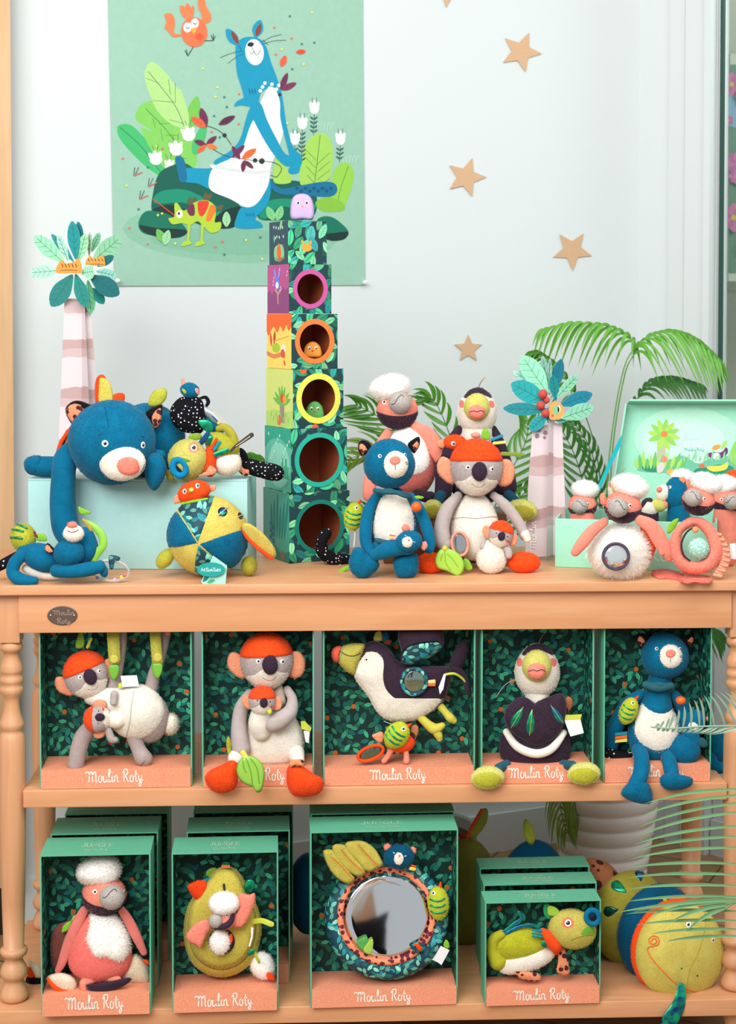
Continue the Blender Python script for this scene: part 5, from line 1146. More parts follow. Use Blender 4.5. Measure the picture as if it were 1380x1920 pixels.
f.tube('cuff', plush('1f4f63'), TP(c3, [(1040, 800, 26, 34), (1070, 830, 34, 34)])); f.tube('cuff', plush('1f4f63'), TP(c3, [(630, 800, 26, 34), (615, 830, 34, 34)]))
f.pillow('leaf', LEAFG, P(c3, [(880, 410), (905, 395), (925, 420), (920, 460), (880, 455)]), 42, 3)
f = Fig('bird_plush', 'small orange bird soft toy peeking between the toucan and the koala', 'soft toy', 855, 920, Y=.27, z=rz_)
h = f.ell('head', ORG, *c3(715, 480), 8, 22, 14.5, 14); f.eye(h, *c3(705, 487), 5.4, look=(1, 0)); f.ell('wing', LEO, *c3(638, 490), 6, 10, 9, 5)
f.ell('body', DARK, *c3(690, 540), 4, 16, 16, 12); f.ell('cheek', plush('f3a08e'), *c3(840, 435), 4, 9, 5, 5)
for (a_, b_, c_) in (((940, 462), (998, 440), '1a93ac'), ((950, 485), (1015, 478), 'e2dc6a')): f.tube('ribbon_tag', paper(c_), TP(c3, [(*a_, 6, 9), (*b_, 6, 9)]), flat=.15)
f.tube('ribbon_tag', paper('7f9a32'), TP(c3, [(1000, 548, 0, 12), (1060, 550, 2, 12), (1122, 553, 2, 12)]), flat=.15)
# ================================================================== SEATED KOALA
f = Fig('koala_plush', 'seated koala soft toy with orange hat and orange feet on the table', 'soft toy', 890, 1072, z=TOPZ)
torso = f.ell('torso', CREAM, *c3(835, 985), -24, 47, 66, 36, egg=.15)
withd(f, -4, lambda: koala_head(f))
f.seam('pouch_seam', plush('cfc8ba'), torso, P(c3, [(690, 942), (760, 930), (850, 935), (940, 925), (980, 935)]), 1.1)
f.tube('arm', GREY, TP(c3, [(735, 800, -14, 26), (670, 880, -4, 42), (638, 980, 4, 46), (640, 1060, 8, 50), (655, 1090, 10, 46)]))
f.tube('arm', GREY, TP(c3, [(950, 800, -14, 24), (1020, 860, -6, 34), (1090, 950, 0, 34), (1135, 1040, 6, 32)]))
f.tube('hand', CREAM, TP(c3, [(1135, 1030, 8, 30), (1150, 1060, 9, 24)]))
for (x, y, rx, rz) in ((570, 1205, 27, 20), (1130, 1202, 32, 20)): f.ell('foot', ORG, *c3(x, y), 12, rx, rz, 18)
f.tube('leg', GREY, TP(c3, [(720, 1160, -10, 40), (640, 1190, 4, 44)])); f.tube('leg', GREY, TP(c3, [(930, 1160, -14, 40), (1060, 1190, 2, 44)]))
torus(f, 'mirror_rim', plush('eea08c'), *c3(745, 1090), 22, 15, 22, 2.6, rot=-8); f.pillow('mirror', plain('c9ccd0', .08, .9), circ(*c3(745, 1090), 14, 20.5, rot=-8), 20, 2)
lf = f.pillow('leaf_teether', plain('a3d24f', .35), P(c3, [(598, 1170), (620, 1130), (660, 1115), (720, 1135), (765, 1185), (772, 1240), (745, 1285), (715, 1280), (670, 1255), (620, 1240), (598, 1210)]), 40, 6, pw=.25)
for q in (((655, 1140), (660, 1200), (690, 1250)), ((640, 1150), (630, 1190)), ((670, 1150), (700, 1180), (735, 1230))): f.seam('vein', plain('86b838', .4), lf, P(c3, q), .8, off=.2)
f.ell('tab', plush('d8cf5a'), *c3(655, 1118), 40, 5, 5); f.pillow('leaf', LEAFG, P(c3, [(770, 1180), (800, 1190), (820, 1230), (815, 1247), (775, 1240)]), 22, 3)
f = Fig('baby_koala_plush', 'tiny koala soft toy with orange hat leaning on the table koala', 'soft toy', 925, 1072, z=TOPZ)
b = f.ell('body', CREAM, *c3(935, 1165), 22, 27, 32, 20, egg=.15); f.fur(b, 3, 700, .3, .4)
withd(f, 26, lambda: koala_head(f, (.47, 893, 877, *c3(990, 1032), 14), small=True))
f.tube('arm', GREY, TP(c3, [(1005, 1100, 24, 16), (1035, 1130, 30, 22), (1040, 1160, 32, 20)])); f.tube('arm', GREY, TP(c3, [(890, 1070, 24, 12), (880, 1110, 28, 16)]))
# ================================================================== BIG BLUE CAT LYING ON THE AQUA BOX
f = Fig('big_cat_plush', 'large blue cat soft toy lying on the aqua box with one arm hanging down', 'soft toy', 262, 898, Y=.255, z=RISTOP-.002)
body = f.ell('torso', BLUE, *c1(740, 385), 0, 68, 69, 50)
h = f.ell('head', BLUE, *c1(556, 398), 88, 78, 76, 66, egg=-.03)
f.patch('forehead_seam', BLUED, h, P(c1, [(520, 215), (524, 215), (545, 330), (541, 330)]), .4, smooth=False)
mz = f.ell('muzzle', CREAM, *c1(610, 503), 144, 41, 31, 22, rot=-5, par=h)
f.patch('nose', plush('f48a78'), mz, P(c1, [(580, 515), (590, 485), (630, 468), (680, 480), (695, 515), (690, 545), (650, 562), (600, 550)]), 3)
f.eye(h, *c1(522, 402), 7.6, look=(.5, 0)); f.eye(h, *c1(712, 410), 5, ry=7.6, look=(0, 0))
f.seam('mouth', THREAD, mz, P(c1, [(505, 540), (520, 555), (535, 570)]), .7); f.seam('mouth', THREAD, mz, P(c1, [(700, 545), (710, 530), (718, 505)]), .7)
for q in (((490, 362), (508, 352)), ((705, 365), (716, 372))): f.seam('brow', THREAD, h, P(c1, q), .6)
e = f.pillow('ear', BLACK, P(c1, [(325, 235), (352, 198), (400, 190), (475, 225), (470, 258), (430, 285), (380, 318), (345, 290)]), 60, 16, par=h); f.patch('ear_lining', LEO, e, P(c1, [(326, 240), (350, 205), (395, 205), (425, 240), (440, 265), (400, 300), (375, 314), (345, 285)]), 1)
e = f.pillow('ear', BLACK, P(c1, [(725, 245), (800, 208), (808, 225), (800, 290), (768, 338), (745, 290)]), 62, 14, par=h); f.patch('ear_lining', LEO, e, P(c1, [(755, 265), (800, 222), (800, 290), (768, 330)]), 1)
f.tube('arm', BLUE, TP(c1, [(360, 440, 62, 50), (325, 480, 84, 56), (315, 580, 90, 58), (312, 700, 90, 62), (325, 810, 90, 66), (350, 860, 92, 64)]))
f.tube('hind_leg', BLUE, TP(c1, [(165, 515, 30, 44), (220, 518, 30, 52), (330, 520, 20, 50)]))
f.pillow('foot', BLUE, P(c1, [(118, 500), (140, 470), (200, 462), (215, 500), (210, 550), (160, 560), (130, 535)]), 34, 34)
f.pillow('paw', BLUE, P(c1, [(720, 520), (735, 465), (770, 450), (810, 470), (828, 530), (805, 600), (768, 637), (740, 615), (722, 570)]), 104, 30)
f.tube('foreleg', BLUE, TP(c1, [(700, 440, 40, 50), (750, 460, 70, 40), (800, 460, 80, 24)]))
f.tube('tail', POLKA, [(440, 862, 20, 13), (455, 870, 30, 14), (480, 878, 34, 15), (510, 885, 36, 16), (518, 887, 36, 15)])
f.pillow('tail_tab', LEO, P(z1, [(800, 970), (840, 950), (880, 985), (920, 990), (915, 1040), (870, 1045), (830, 1010)]), 52, 8)
f.pillow('ribbon_bow', BLACK, P(z1, [(832, 790), (870, 800), (900, 840), (915, 900), (850, 920), (840, 870)]), 40, 5)
f.pillow('back_leaf', ORG, P(c1, [(476, 90), (492, 64), (520, 66), (560, 150), (560, 200), (485, 212), (472, 150)]), 22, 9); f.pillow('back_leaf', plush('d5c65c'), P(c1, [(500, 75), (540, 90), (560, 150), (555, 205), (495, 208), (492, 120)]), 28, 6)
f.pillow('back_leaf', ORG, P(c1, [(540, 200), (560, 165), (590, 150), (620, 158), (615, 195), (580, 205)]), 24, 8)
f.pillow('back_leaf', LIME, P(c1, [(738, 210), (748, 165), (775, 135), (826, 130), (828, 175), (800, 208), (765, 220)]), 34, 9)
f.tube('fabric_loop', ORG, TP(c1, [(290, 437, 30, 10), (305, 395, 32, 10), (335, 350, 34, 10), (365, 315, 34, 10)]), flat=.6)
f.pillow('fabric_wing', LEO, P(c1, [(300, 400), (330, 335), (355, 330), (345, 400), (310, 430)]), 26, 5)
# ------------------------------------------------------------------ polka-dot activity ball
f = Fig('crinkle_toy', 'black polka dot cloth toy with a small blue bird head, on the big cat', 'soft toy', 352, 816, Y=.21)
cr = f.pillow('cloth_ear', POLKA, P(z1, [(190, 460), (215, 390), (280, 325), (380, 308), (470, 330), (510, 420), (515, 560), (480, 650), (400, 655), (290, 630), (215, 560)]), 12, 26)
bh = f.ell('bird_head', BLUE, *z1(375, 255), 14, 18, 14, 14, rot=12); f.tube('beak', plush('f29a86'), TP(z1, [(320, 205, 14, 20), (305, 155, 14, 14)]), par=bh)
f.patch('eye_patch', plush('e9a99c'), bh, P(z1, [(420, 240), (445, 235), (462, 262), (458, 300), (435, 285)]), .8); f.patch('eye_patch', LIME, bh, P(z1, [(300, 240), (325, 245), (345, 275), (330, 290), (310, 270)]), .8)
f.tube('loop', BLACK, TP(z1, [(470, 330, 8, 12), (520, 320, 12, 16), (545, 360, 14, 18), (530, 395, 14, 14)]))
clear = plain('e8eef0', .05, trans=.75, name='clear_plastic')
f.tube('rattle', clear, TP(z1, [(500, 420, 6, 36), (560, 470, 8, 44), (620, 520, 8, 40), (700, 575, 8, 26)]))
f.tube('rattle_cord', plain('39424a', .4), TP(z1, [(540, 460, 14, 6), (590, 500, 16, 6), (640, 560, 14, 6), (640, 600, 14, 6)]))
for x, y, c_ in ((640, 560, 'c9c24a'), (665, 570, 'e8704a'), (690, 585, '9ab0b8')): f.ell('bead', plain(c_, .3), *z1(x, y), 20, 3.4, 3.4)
f.pillow('foil_leaf', FOILG, P(z1, [(447, 540), (480, 525), (540, 530), (585, 570), (590, 630), (540, 642), (480, 600)]), 34, 4)
f.tube('body', BLUE, TP(z1, [(520, 500, 0, 40), (600, 580, 0, 50), (640, 640, 0, 46)]))
# ------------------------------------------------------------------ lying green bird
f = Fig('parrot_plush', 'green and orange bird soft toy lying on the aqua box, blue ring mouth', 'soft toy', 390, 898, Y=.185, z=RISTOP)
GB = plush('c6bf66')
bb = f.ell('belly', CREAM, *z1(715, 925), 8, 28, 25, 24); f.ell('back', plush('b0ae38'), *z1(670, 765), 8, 34, 22, 24, rot=28)
f.tube('tail_loop', OLIVE, TP(z1, [(640, 610, 4, 30), (700, 600, 8, 38), (760, 660, 10, 40), (790, 740, 10, 40), (800, 790, 10, 30)]))
f.ell('collar', ORG, *z1(570, 890), 14, 12, 28, 26); h = f.ell('head', GB, *z1(355, 898), 26, 36, 38, 34)
f.eye(h, *z1(410, 785), 8.5, ring='f0907a', look=(0, .5)); 
f.patch('nose_patch', plush('5aa33a'), h, P(z1, [(195, 890), (240, 870), (320, 880), (390, 910), (330, 925), (240, 915), (200, 925)]), .6)
torus(f, 'mouth_ring', plush('0f83b4'), *z1(278, 972), 56, 12, 15, 6, rot=-20, par=h); f.ell('mouth', irid('0d4a6a', '16263a'), *z1(285, 975), 50, 11, 14, 6, par=h)
f.tube('strap', plush('1a4c72'), TP(z1, [(480, 740, 26, 24), (510, 700, 30, 26), (540, 660, 26, 24)]), flat=.3)
f.tube('strap', FOILG, TP(z1, [(540, 750, 30, 16), (560, 700, 32, 18), (570, 680, 30, 16)]), flat=.3)
for (a_, b_, c_, w_) in (((570, 790), (620, 705), ORG, 13), ((600, 800), (650, 735), plush('1a93ac'), 14), ((610, 850), (715, 810), FOILG, 22)): f.tube('ribbon_tag', c_, TP(z1, [(*a_, 34, w_), (*b_, 34, w_)]), flat=.25)
f.pillow('leaf', plush('86a83a'), P(z1, [(360, 690), (400, 655), (470, 655), (480, 700), (420, 715)]), 22, 5)
o = f.tube('label', plain('3b2f36', .6), TP(z1, [(755, 815, 34, 12), (800, 770, 34, 14), (900, 700, 36, 20), (945, 668, 36, 22)]), flat=.1)
f.tube('label_writing', plain('c9c08a', .6), TP(z1, [(800, 772, 38, 3), (870, 725, 39, 4), (930, 682, 40, 4)]), flat=.2, par=o)
f.pillow('wing', SALMON, P(z1, [(450, 1050), (520, 1010), (560, 950), (620, 990), (600, 1030), (540, 1045)]), 44, 6)
f.ell('front_collar', plush('c9451e'), *z1(560, 985), 34, 12, 14, 10)
f.pillow('foot', OLIVE, P(z1, [(150, 1000), (190, 1000), (230, 1080), (170, 1085)]), 20, 14)
# ================================================================== LEFT: SMALL CAT RATTLE
f = Fig('cat_rattle_plush', 'small blue cat soft toy lying at the left end with a bead ring', 'soft toy', 120, 1090, z=TOPZ)
body = f.tube('torso', BLUE, TP(z2, [(240, 680, 0, 80), (340, 720, 6, 125), (450, 760, 8, 130), (560, 790, 6, 90)]))
f.tube('belly', CREAM, TP(z2, [(250, 850, 2, 40), (340, 880, 4, 56), (460, 905, 4, 52), (560, 915, 4, 36)]))
f.tube('hind_leg', BLUE, TP(z2, [(210, 720, 12, 60), (140, 800, 20, 62), (125, 890, 24, 62), (180, 945, 28, 64), (270, 965, 30, 50), (330, 965, 30, 40)]))
f.tube('arm', BLUE, TP(z2, [(540, 870, 34, 62), (640, 872, 38, 66), (760, 868, 40, 66), (880, 848, 40, 66), (945, 835, 40, 58)])); f.tube('paw', BLUE, TP(z2, [(960, 810, 30, 42), (990, 870, 32, 44), (1000, 900, 30, 34)]))
h = f.ell('head', BLUE, *z2(660, 695), 32, 28, 25, 24, rot=-8); f.tube('shoulder', BLUE, TP(z2, [(800, 560, 0, 110), (830, 660, 2, 110), (790, 740, 4, 90)]))
mz = f.ell('muzzle', CREAM, *z2(705, 510), 44, 19, 16, 12, par=h); f.ell('nose', plush('f48a78'), *z2(692, 430), 50, 9, 6, 6, par=h); f.seam('smile', THREAD, mz, P(z2, [(650, 485), (680, 500), (720, 495), (750, 475)]), .6)
f.disc('eye', plain('e6eaf0', .4), h, *z2(580, 558), 3, .8)
e = f.pillow('ear', BLACK, P(z2, [(430, 640), (460, 605), (510, 650), (525, 695), (470, 700), (435, 680)]), 36, 8); f.patch('ear_lining', SALMON, e, P(z2, [(432, 640), (455, 618), (490, 655), (510, 690), (470, 695), (435, 675)]), 1)
f.tube('tail', POLKA, TP(z2, [(200, 700, 0, 34), (120, 750, 4, 44), (40, 800, 6, 50), (-60, 850, 6, 48)]))
f.tube('leaf_teether', plain('8fca46', .3), TP(z2, [(830, 400, 0, 20), (910, 450, 4, 32), (980, 540, 6, 38), (985, 630, 8, 38), (930, 700, 8, 40), (900, 760, 8, 34)]), flat=.5)
f.pillow('leaf', LEAFG, P(z2, [(750, 255), (800, 275), (872, 312), (820, 332), (765, 320)]), 2, 4); f.tube('cord', plush('b9a050'), TP(z2, [(800, 380, 2, 14), (850, 440, 4, 18), (870, 480, 4, 16)]))
f.pillow('ribbon_tag', LEAFG, P(z2, [(355, 520), (420, 515), (450, 580), (360, 580)]), -4, 5)
rg_ = f.w(*z2(1075, 880), 20)
torus(f, 'bead_ring', clear, *z2(1060, 868), 20, 34, 19, 3, rot=5); 
import itertools
for i, (x, y, c_) in enumerate(((935, 935, '7a5ab0'), (975, 950, '3aa8b0'), (1015, 957, 'e8d25a'), (1060, 962, 'ee6a5a'), (1100, 955, 'f0b0b8'), (1140, 945, 'ee6a5a'), (1165, 930, 'e8d25a'), (1195, 912, 'ee6a5a'))): f.ell('bead', plain(c_, .25), *z2(x, y), 26+(y-868)*-.1, 3.6, 3.4, 3.4)
f.pillow('clip', FABP, P(z2, [(1040, 740), (1075, 718), (1150, 740), (1140, 770), (1105, 770), (1085, 850), (1050, 845)]), 22, 8)
f = Fig('chick_plush', 'lime green striped chick ball sitting on the small lying cat', 'soft toy', 42, 1020, Y=f.Y+.01)
b = f.ell('body', plush('bcbe3c', 1.5), *z2(222, 550), 0, 23, 26, 22, rot=-15); f.fur(b, 3, 1500, .1, .4)
for q in ((165, 430, 255, 465), (115, 475, 220, 495), (105, 550, 210, 560)): f.seam('foil_stripe', FOILG, b, [z2(q[0], q[1]), z2((q[0]+q[2])/2, (q[1]+q[3])/2-4), z2(q[2], q[3])], 2.2, off=1)
f.tube('beak', plush('8a2f26'), TP(z2, [(330, 500, 4, 12), (345, 530, 6, 10), (365, 552, 6, 6)]), par=b)
# ================================================================== PATCHWORK BALL BIRD
f = Fig('patchwork_ball_plush', 'round patchwork bird soft toy in yellow and blue before the aqua box', 'soft toy', 392, 1078, Y=.095, z=TOPZ)
YB = plush('d2c05e'); ball = f.ell('ball', YB, *c1(1035, 862), 0, 76, 75, 66, lump=.006)
f.patch('patch', BLUE, ball, P(c1, [(985, 900), (930, 810), (872, 725), (820, 800), (815, 900), (835, 925), (900, 918)]), 2.4, smooth=False)
f.patch('patch', FABP, ball, P(c1, [(985, 898), (930, 808), (874, 722), (920, 680), (1075, 655), (1040, 745), (1010, 830)]), 2.4, smooth=False)
f.patch('patch', BLUE, ball, P(c1, [(988, 902), (1100, 862), (1210, 826), (1260, 900), (1240, 980), (1170, 1045), (1115, 1020), (1050, 960)]), 2.4, smooth=False)
f.patch('patch', FABP, ball, P(c1, [(985, 905), (1050, 962), (1115, 1022), (1080, 1070), (1000, 1070), (965, 1040), (970, 980)]), 2.4, smooth=False)
f.disc('eye', plain('14143a', .2, .3), ball, *c1(1108, 742), 11, 1); o = f.disc('eye', plain('1a1a26', .2), ball, *c1(1196, 762), 5.5, 1, ry=8.5, rot=-20)
f.disc('foil_dot', irid('1a3aa0', '19c58a'), ball, *c1(1108, 742), 8, 1.6); f.seam('eye_bar', plain('d8d8e0', .3, .5), ball, P(c1, [(1085, 762), (1132, 722)]), 1, off=2.4); f.seam('eye_bar', plain('d8cf9a', .5), ball, P(c1, [(1178, 770), (1212, 755)]), .9, off=2.4)
f.pillow('wing', None, P(c1, [(1203, 812), (1240, 800), (1310, 850), (1365, 920), (1372, 965), (1340, 970), (1270, 915), (1220, 865)]), 30, 10, mats=[YB, ORG], gy=-.3); f.tube('wing_edge', ORG, TP(c1, [(1205, 820, 34, 7), (1225, 865, 36, 8), (1280, 920, 34, 9), (1350, 972, 28, 9)]))
f.ell('foot', plush('b5b440', 1.5), *c1(822, 975), 12, 21, 14, 16, rot=-50); f.ell('foot', plush('a8a63c', 1.5), *c1(1240, 1010), -2, 15, 18, 16)
hd = f.ell('bird_head', ORG, *c1(965, 645), 8, 31, 21, 24, rot=-18)
for (x, y) in ((918, 640), (982, 612)): f.eye(hd, *c1(x, y), 4.6, ry=6, look=(.8, .4))
f.ell('beak', plush('e6d36a'), *c1(952, 634), 34, 4.5, 4, 5, par=hd); f.pillow('small_wing', SALMON, P(c1, [(866, 700), (870, 665), (895, 650), (905, 690), (885, 700)]), 12, 6, par=hd); f.pillow('small_wing', SALMON, P(c1, [(1035, 620), (1070, 608), (1072, 632), (1040, 645)]), 6, 6, par=hd)
f.tube('neck_trim', LEAFG, TP(c1, [(905, 702, 16, 8), (960, 690, 26, 8), (1030, 680, 22, 8)]))
f = Fig('hang_tag', 'teal oval cardboard tag hanging from the patchwork ball toy', 'tag', 395, 1085, Y=.01, z=TOPZ)
tg = f.card('tag_card', paper('a8ddd2'), P(c1, [(1000, 1090), (1060, 960), (1130, 1010), (1122, 1105), (1010, 1102)]), 0, 1, smooth=False); tg2 = f.card('tag_oval', paper('1f9f98'), circ(*c1(1050, 1030), 26, 13.5, 16), 5, 1)
A_ = Art(lambda x, y, l: f.w(x, y, 5.8)); lettering(A_, 'Activities', c1(1000, 0)[0], c1(0, 1038)[1], 4.4, 1.0, 'eefaf6'); A_.build('lettering', tg2)
A_ = Art(lambda x, y, l: f.w(x, y, .8)); A_.leaf(*c1(1010, 1090), 18, 8, -50, '1f7f78'); A_.leaf(*c1(1030, 1095), 16, 7, -20, '3fae7e'); A_.build('leaf_drawing', tg)
# ================================================================== BLACK TAIL AT THE BOTTOM CUBE
f = Fig('tail_plush', 'black sparkly stuffed tail curling out of the lowest cube window', 'soft toy', 640, 1056, z=TOPZ)
f.tube('tail', POLKA, [(612, 1000, 26, 10), (603, 1016, 24, 11.5), (606, 1036, 20, 12), (625, 1048, 14, 12), (648, 1050, 4, 11), (662, 1050, -6, 9)])
# ================================================================== RIGHT: GIFT BOX TOYS
def inbox(lab, px, py, Y, nm='vulture_plush'): return Fig(nm, lab, 'soft toy', px, py, Y=Y, group=None, z=TOPZ+.006)
f = inbox('vulture head with white hat at the left end inside the gift box', 1092, 960, .27); vulture_head(f, (.70, 745, 770, 1092, 948, -8), fluff=1200, flip=True, bx=8, by=0, ex=15, ey=-2); f.tube('torso', CORAL, [(1092, 960, 0, 22), (1092, 1000, 0, 26), (1092, 1030, 0, 24)])
f = inbox('toucan head poking up behind the fluffy vulture inside the gift box', 1165, 960, .31, 'toucan_plush'); toucan_head(f, (.62, 895, 771, 1163, 918, 0)); f.tube('torso', DARK, [(1165, 950, 0, 22), (1165, 1000, 0, 26), (1165, 1030, 0, 24)])
f = inbox('toucan lying sideways with yellow beak toward the blue cat in the gift box', 1225, 960, .25, 'toucan_plush')
hh = f.ell('head', CREAM, *c4(845, 1225), 0, 17, 18, 16); f.ell('beak', plush('cdc96c'), *c4(895, 1210), 4, 17, 12, 12, rot=10); f.ell('beak_tip', plush('f28f80'), *c4(940, 1205), 4, 6, 8, 8); f.patch('cap', DARK, hh, P(c4, [(795, 1230), (800, 1180), (835, 1150), (870, 1160), (862, 1190), (840, 1180), (815, 1210)]), 2); f.eye(hh, *c4(852, 1165), 3); f.tube('torso', DARK, [(1215, 965, -6, 20), (1215, 1020, -6, 22)])
for (x, y, c_) in ((800, 1130, '1a93ac'), (775, 1090, 'b9bd44')): f.tube('ribbon_tag', plush(c_), TP(c4, [(x-25, y+12, 0, 12), (x+25, y-14, 0, 12)]), flat=.2)
f = inbox('blue cat with its head turned left inside the gift box', 1265, 960, .26, 'cat_plush')
h = f.ell('head', BLUE, *c4(1010, 1140), 0, 22, 33, 24); mz = f.ell('muzzle', CREAM, *c4(928, 1130), 4, 13, 16, 13, rot=10, par=h); f.ell('nose', plush('f48a78'), *c4(908, 1110), 14, 5, 5, 5, par=h); f.eye(h, *c4(972, 1095), 3.6, look=(-.8, 0)); f.pillow('ear', LEO, P(c4, [(1030, 1040), (1055, 1030), (1072, 1050), (1060, 1080), (1040, 1075)]), 10, 6, par=h); f.tube('torso', BLUE, [(1272, 950, 0, 20), (1272, 1000, 0, 24), (1272, 1030, 0, 24)])
f = inbox('white fluffy hat showing behind the blue cat inside the gift box', 1280, 930, .33); o = f.ell('fluffy_hat', WHITE, *c4(1050, 1030), 0, 22, 13, 16); f.fur(o, 5, 900, .1, .4); f.tube('torso', CORAL, [(1282, 905, 0, 16), (1282, 960, 0, 22), (1282, 1005, 0, 22)])
f = inbox('vulture plush right of the ring rattle inside the gift box', 1365, 960, .20); vulture_head(f, (.72, 745, 770, 1362, 940, 8), fluff=1300, flip=False, bx=14, by=0, ex=14, ey=-3); f.tube('torso', CORAL, [(1360, 960, 0, 22), (1360, 1000, 0, 26), (1360, 1040, 0, 24)])
f = inbox('koala with orange hat at the right edge of the photo in the gift box', 1372, 930, .26, 'koala_plush'); koala_head(f, (.50, 893, 877, 1378, 908, 0), ears=(0, 0)); f.tube('torso', BLUE, [(1374, 925, 6, 12), (1376, 960, 4, 20), (1376, 1010, 4, 20)])
# ------------------------------------------------------------------ pompom vulture
f = Fig('vulture_plush', 'vulture soft toy with a round white fur body and bead window', 'soft toy', 1160, 1086, z=TOPZ)
o = f.ell('fluffy_body', WHITE, *c4(660, 1490), -10, 54, 49, 46, lump=.03); bvp = o.data.copy(); f.fur(o, 11, 9000, .25, .5)
withd(f, 0, lambda: vulture_head(f, (.90, 745, 770, *c4(684, 1216), 2), fluff=2600, flip=True, bx=10, by=2, ex=14, ey=-3))
f.pillow('ear', CORAL, P(c4, [(540, 1150), (560, 1130), (580, 1160), (575, 1205), (550, 1200)]), 0, 8)
f.tube('wing', CORAL, TP(c4, [(570, 1310, 20, 28), (500, 1360, 30, 36), (440, 1430, 34, 38), (390, 1495, 34, 28)]), flat=.5); f.tube('wing', CORAL, TP(c4, [(790, 1300, 16, 34), (860, 1340, 18, 46), (910, 1420, 18, 48), (950, 1490, 16, 40), (968, 1530, 14, 26)]), flat=.5)
f.tube('finger', CORAL, TP(c4, [(905, 1440, 18, 20), (925, 1500, 18, 18)])); f.pillow('wing_lining', ORG, P(c4, [(790, 1340), (850, 1350), (895, 1430), (880, 1490), (850, 1560), (820, 1480)]), -6, 12)
torus(f, 'window_rim', plush('574a5e'), *c4(640, 1522), 44, 24, 24, 2.8); f.pillow('window_back', plain('e4eef6', .25), circ(*c4(640, 1522), 24, 24), 40, 8, pw=.3); f.ell('window_dome', plain('ffffff', .02, trans=1, name='clear_dome'), *c4(640, 1522), 42, 22, 22, 7)
rg = random.Random(5)
for i in range(26):
    x = 640+rg.uniform(-62, 62); y = 1522+math.sqrt(max(0, 64**2-(x-640)**2))-rg.uniform(2, 16); f.ell('bead', plain(rg.choice(['e8a04a', 'd8503a', '2a6f8a', '7fae5a', 'e8d25a', '5a3a5a']), .3), *c4(x, y), 46, 2.1, 2.1, 2.1, n=(10, 8))
# ------------------------------------------------------------------ ring vulture rattle
f = Fig('vulture_rattle_plush', 'coral vulture ring rattle with mint ball in the middle and flat feet', 'soft toy', 1310, 1088, z=TOPZ)
withd(f, -6, lambda: vulture_head(f, (.80, 745, 770, *c4(1150, 1180), 6), fluff=2300, flip=True, bx=14, by=-6, ex=12, ey=-6))
V = []; k = f.k
O_ = P(c4, [(1060, 1300), (1120, 1280), (1200, 1300), (1265, 1370), (1300, 1450), (1290, 1540), (1230, 1610), (1120, 1630), (1030, 1600), (985, 1530), (970, 1440), (1000, 1360)]); I_ = P(c4, [(1085, 1352), (1130, 1335), (1170, 1365), (1205, 1420), (1215, 1475), (1200, 1520), (1160, 1548), (1110, 1550), (1070, 1520), (1045, 1460), (1045, 1400), (1060, 1370)])
O_ = catmull(O_, 5, True); I_ = catmull(I_, 5, True); N_ = len(O_); nr = 14
for j in range(nr):
    a = 2*math.pi*j/nr; q = .5-.5*math.cos(a); dd = 11*math.sin(a)
    for i in range(N_): V.append(f.w(O_[i][0]*(1-q)+I_[i][0]*q, O_[i][1]*(1-q)+I_[i][1]*q, dd))
rgm = mk('ring_body', V, [(j*N_+i, j*N_+(i+1) % N_, ((j+1) % nr)*N_+(i+1) % N_, ((j+1) % nr)*N_+i) for j in range(nr) for i in range(N_)], CORAL, f.root, True); fixn(rgm)
f.tube('ring_trim', plush('4a3038'), TP(c4, [(1125, 1340, 8, 5), (1075, 1375, 11, 6), (1045, 1440, 11, 6), (1055, 1510, 11, 6), (1095, 1548, 10, 5)]))
f.ell('rattle_ball', spots('a4d4c4', 'd4f0e4', 170, .3, .1, rough=.15), *c4(1148, 1474), 2, 20.5, 21, 20); f.ell('string_knot', plush('eea070'), *c4(1130, 1358), 14, 6, 6, 5)
fr_ = []
for i in range(17):
    t = i/16; x = 1272+70*math.sin(t*2.6+.1)-t*20; y = 1375+t*255; fr_.append((x, y))
for i, (x, y) in enumerate(fr_): f.tube('ruffle_fold', plush('f4a385'), TP(c4, [(x-34, y+10*(t-.5), 0, 12), (x+5, y+14*(t-.5)*2, 0 if i % 2 else 5, 11)]), flat=1.3, seg=10, n=3)
for o_ in ([(860, 1618), (900, 1602), (960, 1600), (1020, 1615), (1060, 1640), (1020, 1655), (960, 1650), (900, 1650)], [(1010, 1650), (1060, 1620), (1130, 1630), (1200, 1640), (1235, 1660), (1210, 1678), (1140, 1672), (1080, 1680), (1040, 1668)]):
    Q = P(c4, o_); V = [atz(x, y, TOPZ+.004) for x, y in catmull(Q, 4, True)]; n_ = len(V); V += [v-UP*.0035 for v in V]
    o = mk('flat_foot', V, [tuple(range(n_)), tuple(range(2*n_-1, n_-1, -1))]+[(i, (i+1) % n_, n_+(i+1) % n_, n_+i) for i in range(n_)], plush('f47f70'), f.root); fixn(o)
f.pillow('leaf', LEAFG, P(c4, [(958, 1380), (965, 1330), (1000, 1295), (1030, 1290), (1010, 1340), (985, 1370)]), -12, 4); f.card('care_label', TAGW, P(c4, [(1340, 1445), (1378, 1440), (1380, 1540), (1345, 1535)]), -14, .6, smooth=False)
# ================================================================== TOYS IN THE MIDDLE SHELF CARTONS
MZ = MIDZ+.036*.0+.0405
def inY(key, t=.5): A0 = MB[key][1]; return A0.y+.10*t
